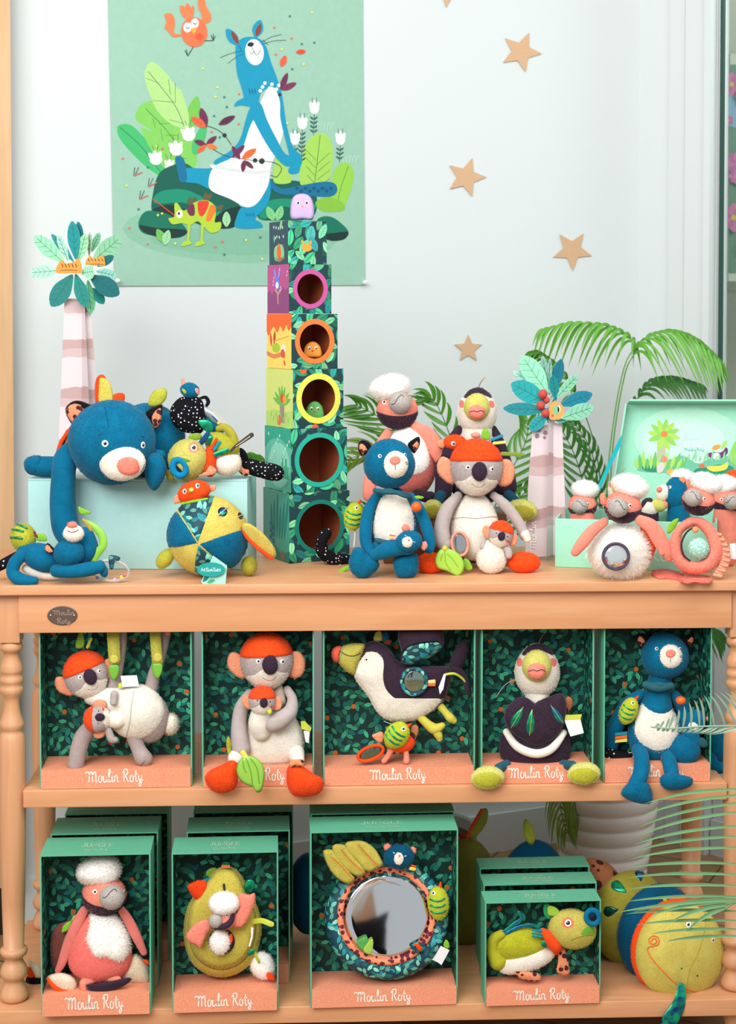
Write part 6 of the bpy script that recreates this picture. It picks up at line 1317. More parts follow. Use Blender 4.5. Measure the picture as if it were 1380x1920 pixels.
# ---- hanging koala
Yk = inY('k1', .42)
f = Fig('koala_plush', 'koala soft toy lying sideways in the leftmost middle carton, hung by lime straps', 'soft toy', 250, 1430, Y=Yk)
rear = f.ell('hips', TAUPE, *m1(965, 640), -6, 38, 47, 28); tl = f.ell('fluffy_tail', fluffm('e6e2d2'), *m1(1100, 680), -10, 17, 20, 15); f.fur(tl, 5, 900, .1, .4)
tor = f.ell('torso', CREAM, *m1(880, 600), 4, 53, 51, 34, rot=-8); f.tube('chest', CREAM, TP(m1, [(600, 500, 4, 60), (680, 520, 4, 78), (780, 540, 4, 100)]))
f.seam('pouch_seam', plush('cfc8ba'), tor, P(m1, [(865, 470), (850, 560), (840, 660), (815, 760)]), 1.2)
koala_head(f, (.84, 893, 877, *m1(560, 365), -22)); 
f.tube('arm', TAUPE, TP(m1, [(600, 690, 10, 50), (540, 760, 16, 56), (510, 840, 20, 54), (490, 940, 22, 52)]))
f.tube('leg', TAUPE, TP(m1, [(870, 770, 6, 50), (895, 840, 10, 46), (920, 890, 14, 54), (935, 905, 14, 52)]))
f.tube('leg', TAUPE, TP(m1, [(980, 440, -4, 44), (1000, 350, -6, 40), (1040, 240, -8, 34), (1070, 110, -10, 34), (1075, 60, -10, 30)])); f.tube('arm', TAUPE, TP(m1, [(735, 430, -4, 44), (765, 300, -8, 36), (785, 180, -8, 34), (790, 60, -8, 32)]))
f.tube('foot_pad', SALMON, TP(m1, [(1085, 90, -4, 20), (1080, 60, -4, 20)]))
for o_, btn in (([(688, 60), (770, 60), (778, 270), (765, 292), (705, 292)], (737, 345)), ([(965, 60), (1035, 60), (1052, 280), (1040, 302), (985, 302)], (1018, 335))):
    f.card('strap', plush('c8c455'), P(m1, o_), 14, 2, smooth=False); f.ell('strap_button', plush('d6cf62'), *m1(btn[0], btn[1]-85), 16, 8, 8, 2)
    x, y = btn; f.pillow('leaf_clip', plain('74b83e', .4), P(m1, [(x-35, y-25), (x-25, y-45), (x+25, y-45), (x+35, y-20), (x+25, y+25), (x, y+55), (x-25, y+25)]), 18, 5, pw=.3)
f.card('care_label', TAGW, P(m1, [(780, 370), (885, 366), (900, 438), (792, 442)]), 22, .5, smooth=False); f.card('green_label', TAGL, P(m1, [(765, 420), (792, 410), (800, 445), (765, 447)]), 20, .5, smooth=False)
f.pillow('leaf', plush('7fa63a'), P(m1, [(490, 190), (500, 120), (525, 80), (545, 130), (540, 185)]), 8, 3); f.tube('ribbon_tag', plush('1d8f96'), TP(m1, [(575, 180, 6, 12), (585, 60, 6, 12)]), flat=.2); f.tube('ribbon_tag', plush('c9bd3a'), TP(m1, [(565, 185, 8, 9), (590, 130, 8, 9)]), flat=.2)
f = Fig('baby_koala_plush', 'baby koala soft toy turned sideways in the pouch of the hanging koala', 'soft toy', 190, 1375, Y=Yk-.035)
koala_head(f, (.50, 893, 877, *m1(635, 648), -93), small=True); f.tube('arm', TAUPE, TP(m1, [(700, 720, 4, 22), (720, 775, 8, 26), (745, 785, 8, 20)])); f.tube('arm', GREY, TP(m1, [(740, 490, 4, 26), (735, 540, 6, 24)])); f.tube('body', CREAM, TP(m1, [(690, 650, -4, 50), (760, 650, -6, 60), (790, 650, -8, 50)]))
# ---- seated koala
Yk = inY('k2', .45)
f = Fig('koala_plush', 'seated koala soft toy with orange feet over the edge of its middle shelf carton', 'soft toy', 500, 1430, Y=Yk)
tor = f.ell('torso', CREAM, *m2(735, 1060), -6, 60, 64, 36, egg=.30); f.ell('bottom', TAUPE, *m2(720, 1300), -6, 52, 17, 30)
withd(f, 6, lambda: koala_head(f, (1.0, 893, 877, 500, 1240, -3)))
f.tube('neck', plush('b8aa98'), TP(m2, [(790, 640, 4, 50), (800, 760, 10, 70)]))
f.tube('arm', GREY, TP(m2, [(530, 700, 0, 50), (460, 820, 14, 66), (435, 960, 20, 70), (440, 1100, 26, 80), (455, 1200, 30, 84)]))
f.tube('arm', GREY, TP(m2, [(880, 660, 0, 40), (925, 740, 16, 46), (910, 850, 32, 66), (830, 930, 40, 80), (750, 970, 42, 76)]))
f.tube('leg', CREAM, TP(m2, [(450, 1240, 14, 80), (400, 1290, 40, 70)])); f.tube('leg', CREAM, TP(m2, [(960, 1240, 14, 80), (980, 1300, 40, 60)]))
f.pillow('foot', ORG, P(m2, [(118, 1470), (170, 1400), (270, 1355), (360, 1310), (420, 1340), (430, 1440), (415, 1540), (370, 1590), (260, 1615), (160, 1570)]), 72, 44)
f.pillow('foot', ORG, P(m2, [(880, 1390), (910, 1355), (1010, 1360), (1100, 1420), (1205, 1480), (1218, 1550), (1170, 1620), (1060, 1645), (940, 1635), (885, 1560), (872, 1470)]), 72, 44)
f.pillow('ankle_patch', LEO, P(m2, [(905, 1370), (905, 1320), (960, 1300), (1030, 1310), (1030, 1365), (960, 1358)]), 86, 8)
lf = f.pillow('leaf_teether', plain('93c84e', .35), P(m2, [(410, 1390), (440, 1310), (500, 1270), (570, 1275), (640, 1330), (672, 1420), (660, 1530), (640, 1590), (600, 1608), (565, 1560), (490, 1530), (430, 1470)]), 100, 8, pw=.25)
for q in (((500, 1290), (540, 1400), (560, 1540)), ((470, 1310), (480, 1380), (500, 1420)), ((540, 1290), (600, 1380), (620, 1520))): f.seam('vein', plain('6fa838', .4), lf, P(m2, q), 1, off=.2)
f.tube('tab', plush('d8d060'), TP(m2, [(470, 1240, 96, 26), (500, 1290, 100, 26)]), flat=.4)
f.card('green_label', TAGL, P(m2, [(1005, 950), (1040, 945), (1105, 1010), (1095, 1040), (1010, 1020)]), 20, .5, smooth=False); f.card('care_label', TAGW, P(m2, [(1030, 1035), (1090, 1035), (1080, 1150), (1050, 1140)]), 18, .5, smooth=False)
f.pillow('leaf', LIME, P(m2, [(320, 1110), (345, 1090), (365, 1150), (365, 1260), (340, 1270), (318, 1190)]), 0, 5); f.pillow('flag_tag', plush('1f4f7a'), P(m2, [(345, 1050), (370, 1020), (375, 1100), (350, 1100)]), 0, 3)
f = Fig('baby_koala_plush', 'baby koala soft toy hugged against the belly of the seated carton koala', 'soft toy', 490, 1340, Y=Yk-.045)
koala_head(f, (.52, 893, 877, *m2(648, 760), 0), small=True); f.tube('body', CREAM, TP(m2, [(640, 860, -6, 90), (620, 960, -8, 100), (640, 1040, -12, 90)])); f.ell('collar_tab', plush('cfd94a'), *m2(718, 862), 20, 4, 5)
# ---- flying toucan
Yk = inY('k3', .40)
f = Fig('toucan_plush', 'toucan soft toy in flight pose hanging in the wide middle shelf carton', 'soft toy', 750, 1430, Y=Yk)
bd = f.pillow('body', DARK, P(m3, [(385, 240), (420, 195), (490, 178), (560, 210), (620, 265), (680, 345), (780, 380), (920, 385), (1060, 385), (1110, 420), (1095, 520), (1045, 670), (960, 750), (860, 815), (740, 838), (610, 830), (510, 760), (440, 640), (370, 545), (310, 450), (330, 350)]), 0, 52, pw=.45, n=3, rings=12)
f.patch('white_front', CREAM, bd, P(m3, [(395, 275), (440, 255), (500, 262), (550, 310), (560, 380), (555, 470), (575, 560), (640, 635), (740, 665), (860, 662), (1020, 645), (1045, 668), (960, 750), (860, 818), (740, 845), (600, 838), (500, 770), (430, 645), (360, 550), (295, 450), (340, 350)]), 1.4, rings=14, ctr=m3(520, 640))
bk = f.pillow('beak', plush('c3ba58'), P(m3, [(405, 205), (400, 250), (370, 330), (335, 400), (318, 455), (255, 425), (200, 365), (188, 310), (205, 240), (260, 210), (330, 200)]), 6, 34); f.pillow('beak_tip', plush('ef6a52'), P(m3, [(222, 235), (205, 290), (192, 350), (160, 345), (138, 295), (150, 245), (190, 222)]), 6, 24, par=bk)
f.seam('beak_trim', plush('6fc0a0'), bk, P(m3, [(232, 232), (215, 290), (200, 345)]), .8); f.seam('mouth', THREAD, bk, P(m3, [(210, 262), (250, 290), (300, 302), (340, 292), (368, 275)]), .7)
f.eye(bd, *m3(425, 330), 5.8, ring='ec6a62', look=(-.5, 0), off=2.4)
torus(f, 'mirror_rim', FABP, *m3(805, 508), 28, 23, 24, 3.6); f.pillow('mirror', plain('9fb8ae', .06, .95), circ(*m3(805, 508), 21, 22), 27, 3)
f.pillow('tail', DARK, P(m3, [(1080, 420), (1110, 300), (1160, 210), (1210, 170), (1240, 180), (1245, 260), (1220, 340), (1180, 400), (1120, 430)]), -6, 22); f.tube('tail_loop', DARK, TP(m3, [(1130, 400, -4, 36), (1190, 450, -4, 30), (1225, 520, -2, 26), (1240, 600, -2, 18)]))
wg = f.pillow('wing', DARK, P(m3, [(672, 110), (690, 60), (1000, 60), (1045, 150), (1035, 230), (960, 300), (830, 360), (740, 375), (690, 340), (700, 260), (680, 190)]), 22, 34)
f.patch('wing_lining', FABP, wg, P(m3, [(700, 290), (760, 220), (880, 195), (1000, 185), (1035, 225), (960, 300), (830, 365), (730, 370), (700, 345)]), 1.2); f.seam('wing_trim', BLACK, wg, P(m3, [(695, 350), (700, 290), (760, 220), (880, 190), (1000, 182)]), 1.4)
for L_ in ([(1010, 700, -4, 32), (1060, 760, 0, 30), (1095, 800, 2, 36), (1125, 825, 2, 26)], [(860, 800, 4, 34), (910, 850, 8, 36), (970, 890, 10, 44), (1030, 865, 10, 26)], [(960, 880, 10, 34), (1000, 940, 10, 34), (1010, 970, 10, 24)]): f.tube('leg', plush('ccc24e'), TP(m3, L_))
f.card('flag_tag', paper('f0d88a'), P(m3, [(918, 498), (975, 492), (978, 518), (918, 522)]), 30, .8, smooth=False); f.card('flag_tag', paper('ee6a32'), P(m3, [(918, 522), (978, 518), (975, 545), (918, 545)]), 30, .8, smooth=False)
f.card('care_label', TAGW, P(m3, [(1002, 555), (1045, 445), (1062, 450), (1040, 570), (1012, 612)]), 30, .5, smooth=False); f.tube('green_label', TAGL, TP(m3, [(1062, 450, 20, 10), (1130, 445, 18, 10), (1190, 480, 8, 10), (1215, 510, 4, 6)]), flat=.2)
f.pillow('crest', plush('c3ba58'), P(m3, [(480, 180), (490, 115), (535, 100), (545, 175)]), -4, 6); f.pillow('crest', plush('1d5f7a'), P(m3, [(545, 185), (550, 120), (590, 110), (600, 170)]), -6, 6); f.pillow('crest', plush('8a3f2e'), P(m3, [(560, 200), (575, 175), (610, 170), (625, 190), (600, 215)]), -4, 6)
f = Fig('bug_rattle_plush', 'orange and lime striped bug soft toy hanging under the flying toucan', 'soft toy', 750, 1430, Y=Yk-.012)
ob = f.ell('body', ORG, *m3(690, 1000), 0, 28, 19, 18); chick(f, *m3(665, 942), 14, 22, 27, rot=38)
f.pillow('wing', SALMON, P(m3, [(462, 945), (500, 925), (545, 915), (560, 960), (540, 1005), (500, 990)]), 2, 5); f.pillow('wing', LEOB, P(m3, [(775, 890), (800, 860), (835, 870), (838, 920), (820, 970), (785, 970)]), 2, 6)
torus(f, 'mirror_rim', ORG, *m3(452, 1088), 14, 25, 12, 3.2, rot=-22); f.pillow('mirror', plain('7f9a8c', .08, .9), circ(*m3(452, 1088), 22, 9.5, rot=-22), 13, 2)
for L_ in ([(620, 1060, 4, 24), (590, 1110, 6, 24), (560, 1150, 8, 22)], [(735, 1050, 4, 22), (742, 1110, 6, 22), (742, 1150, 8, 26)]): f.tube('leg', CORAL, TP(m3, L_))
f.tube('string', plain('8fb8c8', .4), TP(m3, [(560, 830, 2, 3), (620, 850, 6, 3), (660, 840, 10, 3)]))
# ---- seated toucan
Yk = inY('k4', .5)
f = Fig('toucan_plush', 'seated toucan soft toy with folded dark wings in its middle shelf carton', 'soft toy', 1005, 1430, Y=Yk)
tor = f.ell('torso', DARK, *m4(360, 610), -2, 66, 66, 36, egg=.28); f.tube('neck', CREAM, TP(m4, [(370, 330, 4, 68), (372, 400, 6, 62)]), seg=24)
toucan_head(f, (1.13, 895, 771, *m4(372, 262), 0))
f.tube('belly_band', CREAM, TP(m4, [(215, 575, 14, 18), (260, 640, 28, 21), (320, 675, 36, 22), (385, 684, 38, 22), (450, 655, 34, 21), (505, 580, 16, 18)]))
w1 = f.pillow('wing', DARK, P(m4, [(202, 500), (225, 440), (290, 395), (360, 430), (440, 520), (470, 590), (420, 630), (360, 645), (290, 612), (225, 560)]), 34, 26); w2 = f.pillow('wing', DARK, P(m4, [(350, 440), (420, 400), (500, 380), (520, 450), (508, 530), (470, 600), (400, 640), (355, 610), (330, 520)]), 30, 26)
for (x, y, x2, y2, w_, tg) in ((300, 448, 240, 552, 22, w1), (345, 462, 332, 590, 22, w1), (440, 440, 500, 530, 18, w2)):
    L_ = math.hypot(x2-x, y2-y); ux, uy = (x2-x)/L_, (y2-y)/L_; Q = [(x+ux*t*L_-uy*q*w_, y+uy*t*L_+ux*q*w_) for t, q in ((0, .1), (.3, .7), (.65, 1), (.9, .7), (1, 0), (.9, -.7), (.65, -1), (.3, -.7), (0, -.1))]
    o = f.patch('foil_feather', FOILG if tg is w1 else FOILB, tg, P(m4, Q), 1.6, par=tg); f.seam('quill', plain('c9c050', .5), tg, P(m4, [(x, y), (x2, y2)]), .5, off=2.2)
for (x, y) in ((120, 806), (608, 785)):
    o = f.ell('foot', plush('d2d07a'), *m4(x, y), 66, 31, 21, 16, rot=-4); f.patch('sole', plush('b9b83a'), o, circ(*m4(x, y+12), 28, 15), 1.2)
f.tube('ankle', plush('2b5a6c'), TP(m4, [(215, 740, 34, 24), (175, 760, 52, 24)])); f.tube('ankle', plush('2b5a6c'), TP(m4, [(505, 740, 34, 24), (550, 745, 52, 24)]))
f.card('care_label', TAGW, P(m4, [(508, 512), (590, 505), (608, 580), (540, 598)]), 30, .5, smooth=False); f.card('green_label', TAGL, P(m4, [(505, 490), (598, 485), (592, 508), (508, 512)]), 31, .5, smooth=False); f.pillow('tuft', LEOB, P(m4, [(498, 450), (520, 400), (548, 395), (552, 440), (530, 480), (505, 480)]), 4, 8)
f.tube('whisker', plain('8a9a90', .6), TP(m4, [(258, 310, 10, 2), (210, 335, 10, 2), (160, 400, 10, 2)]))
# ---- seated cat
Yk = inY('k5', .5)
f = Fig('cat_plush', 'seated blue cat soft toy dangling its legs over the middle shelf edge', 'soft toy', 1230, 1430, Y=Yk)
tor = f.ell('torso', BLUE, *m4(968, 560), 0, 50, 62, 34, egg=.2); f.patch('belly', CREAM, tor, P(m4, [(905, 400), (950, 360), (1010, 362), (1055, 400), (1090, 500), (1092, 590), (1060, 655), (985, 682), (905, 650), (858, 580), (872, 470)]), 1.4)
cat_head(f, (.93, 730, 869, 1247, 1230, 3)); f.tube('neck', BLUE, TP(m4, [(1000, 280, -4, 60), (985, 360, -4, 62), (975, 440, -4, 84)])); f.tube('scarf', TEAL, TP(m4, [(920, 335, 18, 18), (980, 350, 28, 22), (1050, 340, 24, 18)])); f.tube('scarf', TEAL, TP(m4, [(925, 350, 14, 10), (990, 335, 30, 14), (1060, 355, 18, 10)]))
f.ell('berry', plain('e8641e', .3), *m4(1100, 415), 30, 10, 8, 9)
f.tube('arm', BLUE, TP(m4, [(895, 385, -8, 26), (835, 430, -14, 36), (790, 500, -18, 40), (760, 580, -20, 42), (750, 640, -20, 34)])); f.tube('arm', BLUE, TP(m4, [(1070, 390, -4, 26), (1110, 450, -4, 34), (1130, 560, 0, 36)]))
f.tube('tail', POLKA, TP(m4, [(870, 705, -14, 34), (800, 710, -10, 40), (745, 695, -8, 36)]))
f.tube('leg', BLUE, TP(m4, [(890, 670, 20, 40), (902, 720, 48, 40), (895, 790, 64, 40), (875, 840, 70, 42)])); f.pillow('foot', BLUE, P(m4, [(795, 885), (830, 835), (870, 815), (935, 835), (957, 895), (945, 938), (880, 935), (825, 915)]), 74, 34)
f.tube('leg', BLUE, TP(m4, [(1030, 690, 20, 38), (1045, 740, 48, 38), (1055, 800, 62, 36)])); f.pillow('foot', BLUE, P(m4, [(998, 800), (1050, 780), (1110, 795), (1158, 810), (1155, 845), (1100, 868), (1030, 868), (997, 840)]), 74, 30)
for y, c_ in ((580, '1a93ac'), (598, 'ee6a32'), (616, 'd8dc5a')): f.card('ribbon_tag', paper(c_), P(m4, [(768, y), (828, y-8), (828, y+8), (765, y+14)]), 6, .8, smooth=False)
f = Fig('chick_plush', 'lime striped chick soft toy held by the cat on the middle shelf', 'soft toy', 1178, 1358, Y=Yk-.02); chick(f, *m4(835, 468), 0, 17, 27, rot=22)
f = Fig('kitten_plush', 'small blue kitten soft toy under the palm frond, on the middle shelf cat', 'soft toy', 1290, 1430, Y=Yk-.02)
b = f.ell('body', BLUE, *m4(1120, 665), 8, 29, 29, 22); h = f.ell('head', BLUE, *m4(1175, 520), 6, 19, 22, 16, rot=10); f.tube('neck', BLUE, TP(m4, [(1150, 580, 6, 44), (1160, 620, 6, 40)]))
mz = f.ell('muzzle', CREAM, *m4(1165, 545), 18, 10, 9, 6, par=h); f.ell('ear', plush('f09a80'), *m4(1238, 508), 6, 4, 5, 3, par=h); f.pillow('tag_loop', TEAL, P(m4, [(1185, 610), (1215, 605), (1240, 640), (1215, 655), (1190, 640)]), 14, 5)
f = Fig('cat_plush', 'blue soft toy mostly hidden behind the right front table leg', 'soft toy', 1345, 1440, Y=.16, z=MIDZ)
f.ell('torso', BLUE, 1340, 1400, 0, 24, 36, 26); f.tube('leg', BLUE, [(1330, 1420, 20, 12), (1338, 1436, 30, 13), (1350, 1440, 34, 11)])
# ================================================================== TOYS IN THE BOTTOM CARTONS
Yk = MB['s1'][1].y+.052
f = Fig('vulture_plush', 'coral vulture soft toy with white fur chest in the leftmost bottom carton', 'soft toy', 190, 1855, Y=Yk)
tor = f.ell('torso', plush('f27a70'), *b1(760, 1110), 0, 59, 68, 36, egg=.3)
ch = f.patch('chest', WHITE, tor, P(b1, [(690, 860), (780, 835), (900, 850), (960, 940), (992, 1060), (975, 1170), (920, 1225), (860, 1215), (800, 1190), (730, 1195), (685, 1130), (655, 1060), (680, 950)]), 7); f.fur(ch, 7, 2600, .3, .45)
vulture_head(f, (1.08, 745, 770, *b1(792, 722), 8), fluff=4200, bx=14, by=2, ex=17, ey=-3)
f.tube('wing', CORALD, TP(b1, [(640, 840, 4, 34), (590, 940, 10, 44), (530, 1080, 12, 46), (470, 1240, 12, 34), (440, 1300, 12, 24)]), flat=.5); f.pillow('wing_back', plush('8a5048'), P(b1, [(620, 820), (560, 900), (440, 950), (395, 1020), (385, 1180), (410, 1310), (470, 1260), (540, 1080), (600, 960)]), -12, 12)
for (x, y, x2, y2, w_, m) in ((640, 830, 530, 1010, 22, FOILG), (590, 870, 545, 920, 14, LIME), (545, 920, 470, 1010, 26, LEAFG), (520, 1020, 480, 1100, 18, plush('1f6f3a'))):
    L_ = math.hypot(x2-x, y2-y); ux, uy = (x2-x)/L_, (y2-y)/L_; f.pillow('wing_leaf', m, P(b1, [(x+ux*t*L_-uy*q*w_, y+uy*t*L_+ux*q*w_) for t, q in ((0, .1), (.3, .8), (.65, .9), (1, 0), (.65, -.9), (.3, -.8), (0, -.1))]), 4, 3)
f.tube('wing', CORALD, TP(b1, [(920, 830, 4, 30), (980, 920, 6, 38), (1040, 1040, 8, 38), (1095, 1160, 8, 26)]), flat=.5)
f.tube('leg', CORAL, TP(b1, [(700, 1360, 18, 40), (640, 1390, 24, 34), (640, 1430, 26, 26)])); f.tube('leg', CORAL, TP(b1, [(840, 1350, 18, 36), (900, 1365, 22, 24)]))
f.pillow('foot', DARK, P(b1, [(655, 1410), (700, 1405), (780, 1390), (870, 1375), (960, 1352), (1003, 1362), (960, 1405), (880, 1440), (790, 1470), (710, 1465), (665, 1440)]), 32, 14)
f = Fig('shoe_toy', 'cream and orange pointed soft toy foot at lower left in the vulture carton', 'soft toy', 115, 1860, Y=Yk-.01)
o = f.pillow('body', None, P(b1, [(355, 1355), (400, 1325), (470, 1315), (550, 1345), (585, 1400), (570, 1450), (520, 1468), (450, 1455), (400, 1420)]), 10, 26, mats=[plush('e6d9c2'), ORG]); f.tube('trim', ORG, TP(b1, [(365, 1365, 18, 12), (400, 1410, 20, 16), (450, 1445, 20, 18), (520, 1460, 18, 16), (565, 1445, 14, 12)]))
f = Fig('cone_toy', 'cream cone shaped soft toy at lower right in the vulture carton', 'soft toy', 260, 1850, Y=Yk+.01)
f.pillow('body', plush('ddd0b4'), P(b1, [(915, 1340), (960, 1260), (1020, 1175), (1060, 1185), (1110, 1240), (1138, 1300), (1135, 1395), (1040, 1405), (960, 1385)]), 0, 40); f.pillow('trim', ORG, P(b1, [(1080, 1210), (1130, 1225), (1135, 1255), (1105, 1245)]), 22, 5)
f = Fig('shoe_toy', 'cream, orange and black soft toy between the table leg and the left carton', 'soft toy', 62, 1870, Y=.12, z=LOWZ)
f.pillow('paw', plush('e6dcc4'), P(b1, [(215, 1220), (260, 1240), (310, 1280), (310, 1350), (260, 1345), (235, 1290)]), 0, 20); f.pillow('paw_sole', ORG, P(b1, [(200, 1290), (225, 1270), (270, 1330), (250, 1350), (215, 1345)]), 4, 14); f.tube('arm', BLACK, TP(b1, [(250, 1370, -6, 40), (340, 1360, -10, 44)])); f.pillow('paw', plush('e6dcc4'), P(b1, [(195, 1480), (220, 1450), (290, 1450), (320, 1490), (210, 1500)]), 0, 20); f.pillow('paw_sole', ORG, P(b1, [(192, 1490), (240, 1488), (310, 1490), (290, 1520), (230, 1530)]), 2, 18); f.ell('arm', BLACK, *b1(280, 1400), -14, 22, 26, 18)
# ---- pear
Yk = MB['s2'][1].y+.048
f = Fig('pear_plush', 'yellow pear shaped activity toy leaning in the second bottom carton', 'soft toy', 415, 1845, Y=Yk)
PR = [(530, 572), (600, 572), (660, 600), (720, 680), (760, 790), (830, 900), (868, 1040), (860, 1200), (800, 1370), (680, 1480), (530, 1520), (390, 1490), (270, 1390), (212, 1240), (203, 1080), (240, 900), (340, 760), (420, 660), (470, 600)]
PY = plush('c9ba52'); pb = f.pillow('back_cushion', PY, P(b2, PR), 0, 52, pw=.35, rings=9)
cxp, cyp = 545, 1070
pf = f.pillow('front_cushion', PY, P(b2, [(cxp+(x-cxp)*.86-5, cyp+(y-cyp)*.9-25) for x, y in PR]), 20, 26, pw=.35, rings=9)
f.seam('piping', plush('9a8f3a'), [pf, pb], P(b2, [(cxp+(x-cxp)*.87-5, cyp+(y-cyp)*.905-25) for x, y in PR]), .9)
f.pillow('hole_lining', plush('3a2a3c'), circ(*b2(527, 1205), 28, 28), 28, 12, pw=.2); 
f.seam('stem', plain('2a2018', .7), pf, P(b2, [(548, 725), (553, 790)]), 2.4); f.card('top_tab', paper('e2703c'), P(b2, [(525, 560), (600, 560), (600, 582), (525, 582)]), 20, 1.5, smooth=False)
f.pillow('leaf', plush('7fa63a'), P(b2, [(395, 620), (420, 590), (480, 580), (470, 620), (430, 660), (400, 650)]), 0, 4); f.tube('ribbon', plush('1d8f96'), TP(b2, [(360, 700, 6, 14), (440, 670, 8, 14)]), flat=.3)
tf = f.pillow('orange_tuft', ORG, P(b2, [(235, 745), (300, 700), (375, 690), (405, 740), (390, 800), (365, 880), (300, 840)]), 22, 12); f.fur(tf, 4, 900, .1, .35)
f.pillow('foil_leaf', FOILG, P(b2, [(735, 700), (770, 680), (812, 700), (800, 770), (770, 795), (720, 770)]), 16, 4); f.tube('label', TAGL, TP(b2, [(800, 1042, 26, 24), (870, 1035, 32, 24), (930, 1055, 36, 24), (955, 1065, 36, 24)]), flat=.1); f.card('care_label', TAGW, P(b2, [(780, 1090), (800, 1095), (795, 1180), (770, 1260), (760, 1250), (780, 1170)]), 32, .5, smooth=False)
f.pillow('foil_leaf', FOILG, P(b2, [(750, 1310), (790, 1275), (815, 1285), (800, 1320), (760, 1335)]), 34, 4); f.tube('ribbon', LIME, TP(b2, [(800, 1290, 30, 14), (840, 1370, 30, 14), (850, 1395, 28, 10)]), flat=.3)
f = Fig('vulture_puppet', 'tiny vulture soft toy popping out of the yellow pear toy', 'soft toy', 415, 1770, Y=Yk-.045)
o = f.ell('fluffy_body', WHITE, *b2(512, 1215), -2, 19, 23, 14); f.fur(o, 5, 1200, .2, .4); f.pillow('side', ORG, P(b2, [(590, 1160), (620, 1150), (622, 1210), (600, 1230)]), -4, 8)
h = f.ell('head', CORAL, *b2(545, 1020), 0, 25, 19, 18); hat = f.ell('fluffy_hat', WHITE, *b2(550, 885), 4, 29, 21, 22, par=h); f.fur(hat, 4, 1600, .1, .4); f.ell('beak', plush('b5aea8', 1, .2, .06), *b2(478, 1035), 16, 13, 13, 12, par=h)
f.tube('beard', DARK, TP(b2, [(470, 1090, 14, 16), (530, 1090, 20, 24), (590, 1060, 18, 26), (620, 1010, 12, 22), (625, 985, 8, 14)]), par=h); f.eye(h, *b2(572, 992), 3.4)
f.pillow('wing', CORAL, P(b2, [(672, 820), (700, 800), (760, 810), (812, 800), (815, 870), (780, 970), (730, 1060), (680, 1100), (620, 1085), (640, 1000), (680, 920)]), 4, 10); f.pillow('wing', CORAL, P(b2, [(225, 1160), (290, 1070), (350, 1035), (410, 1025), (440, 1080), (400, 1150), (370, 1220), (345, 1265), (300, 1240), (245, 1215)]), 6, 10)
f = Fig('vulture_plush', 'small white fluffy soft toy at the lower right corner of the pear carton', 'soft toy', 495, 1830, Y=Yk+.005); o = f.ell('fluffy_head', WHITE, *b2(880, 1420), 0, 22, 27, 18, rot=-30); f.fur(o, 5, 1200, .2, .4); f.pillow('beak', ORG, P(b2, [(910, 1480), (950, 1480), (990, 1530), (960, 1548), (920, 1530)]), 16, 6)
# ---- mirror cushion
Yk = MB['s3'][1].y+.048
f = Fig('mirror_cushion', 'round mirror cushion toy with leaf print ring in the widest bottom carton', 'soft toy', 720, 1850, Y=Yk)
cx, cy = b3(712, 965)
V = []; NR, NT = 64, 16
for j in range(NT):
    a = 2*math.pi*j/NT; rr = 97+19*math.cos(a); dd = 20*math.sin(a)
    for i in range(NR): t = 2*math.pi*i/NR; V.append(f.w(cx+rr*1.0*math.cos(t), cy+rr*.98*math.sin(t), dd+rr*.2*math.sin(t)))
rg_o = mk('ring_cushion', V, [(j*NR+i, j*NR+(i+1) % NR, ((j+1) % NT)*NR+(i+1) % NR, ((j+1) % NT)*NR+i) for j in range(NT) for i in range(NR)], FABP, f.root, True); fixn(rg_o)
f.pillow('back_pad', BLUED, circ(cx, cy, 92, 90, 32), -8, 10, pw=.2, n=2, gy=.2)
mx, my = b3(710, 937)
torus(f, 'leopard_rim', spots('f0906a', '6a2a3a', 95, .42, .04), mx, my, 17, 87, 87, 6, n=64, tilt=-.22)
f.pillow('mirror', plain('f2f4f6', .03, 1.0), circ(mx, my, 84, 84, 64), 15, 3, n=1, pw=.03, smooth=False, gy=.26)
for o_ in ([(198, 420), (230, 400), (290, 410), (340, 480), (420, 590), (455, 640), (400, 680), (300, 620), (230, 520)], [(275, 370), (330, 355), (400, 380), (470, 480), (545, 570), (500, 620), (420, 590), (320, 500), (280, 430)], [(378, 350), (440, 330), (530, 335), (620, 400), (680, 510), (660, 540), (560, 580), (470, 490), (390, 410)]): f.pillow('yellow_leaf', plush('c6bb55'), P(b3, o_), 20+o_[0][0]*.02, 8); 
for q in (((260, 460), (330, 520), (440, 640)), ((340, 400), (430, 500), (530, 590)), ((480, 360), (580, 470), (650, 540))): f.tube('leaf_vein', plush('e0703c'), [(*b3(x, y), 34, .8) for x, y in q])
hd = f.ell('cat_head', BLUED, *b3(812, 458), 24, 29, 23, 14, par=None); mz = f.ell('muzzle', CREAM, *b3(810, 475), 38, 9, 11.5, 4, par=hd); f.disc('nose', plush('e8635a'), mz, *b3(815, 452), 2.6, .8)
for (x, y) in ((718, 382), (922, 408)): f.ell('ear', plush('f3907c'), *b3(x, y), 20, 7, 7, 5, par=hd)
f.seam('closed_eye', plain('e8eef0', .5), hd, P(b3, [(765, 425), (778, 432)]), .7); f.seam('closed_eye', plain('e8eef0', .5), hd, P(b3, [(855, 455), (870, 450)]), .7)
f.tube('flag_tag', plush('e8d25a'), TP(b3, [(905, 555, 26, 14), (935, 560, 26, 14)]), flat=.4); f.tube('flag_tag', ORG, TP(b3, [(915, 530, 26, 10), (940, 540, 26, 10)]), flat=.4)
f.pillow('leaf', plush('5fae5a'), P(b3, [(465, 1160), (490, 1125), (550, 1105), (560, 1150), (540, 1200), (510, 1215)]), 42, 3); f.pillow('leaf', plush('a9cf5a'), P(b3, [(520, 1220), (560, 1150), (598, 1125), (602, 1180), (580, 1250)]), 44, 3)
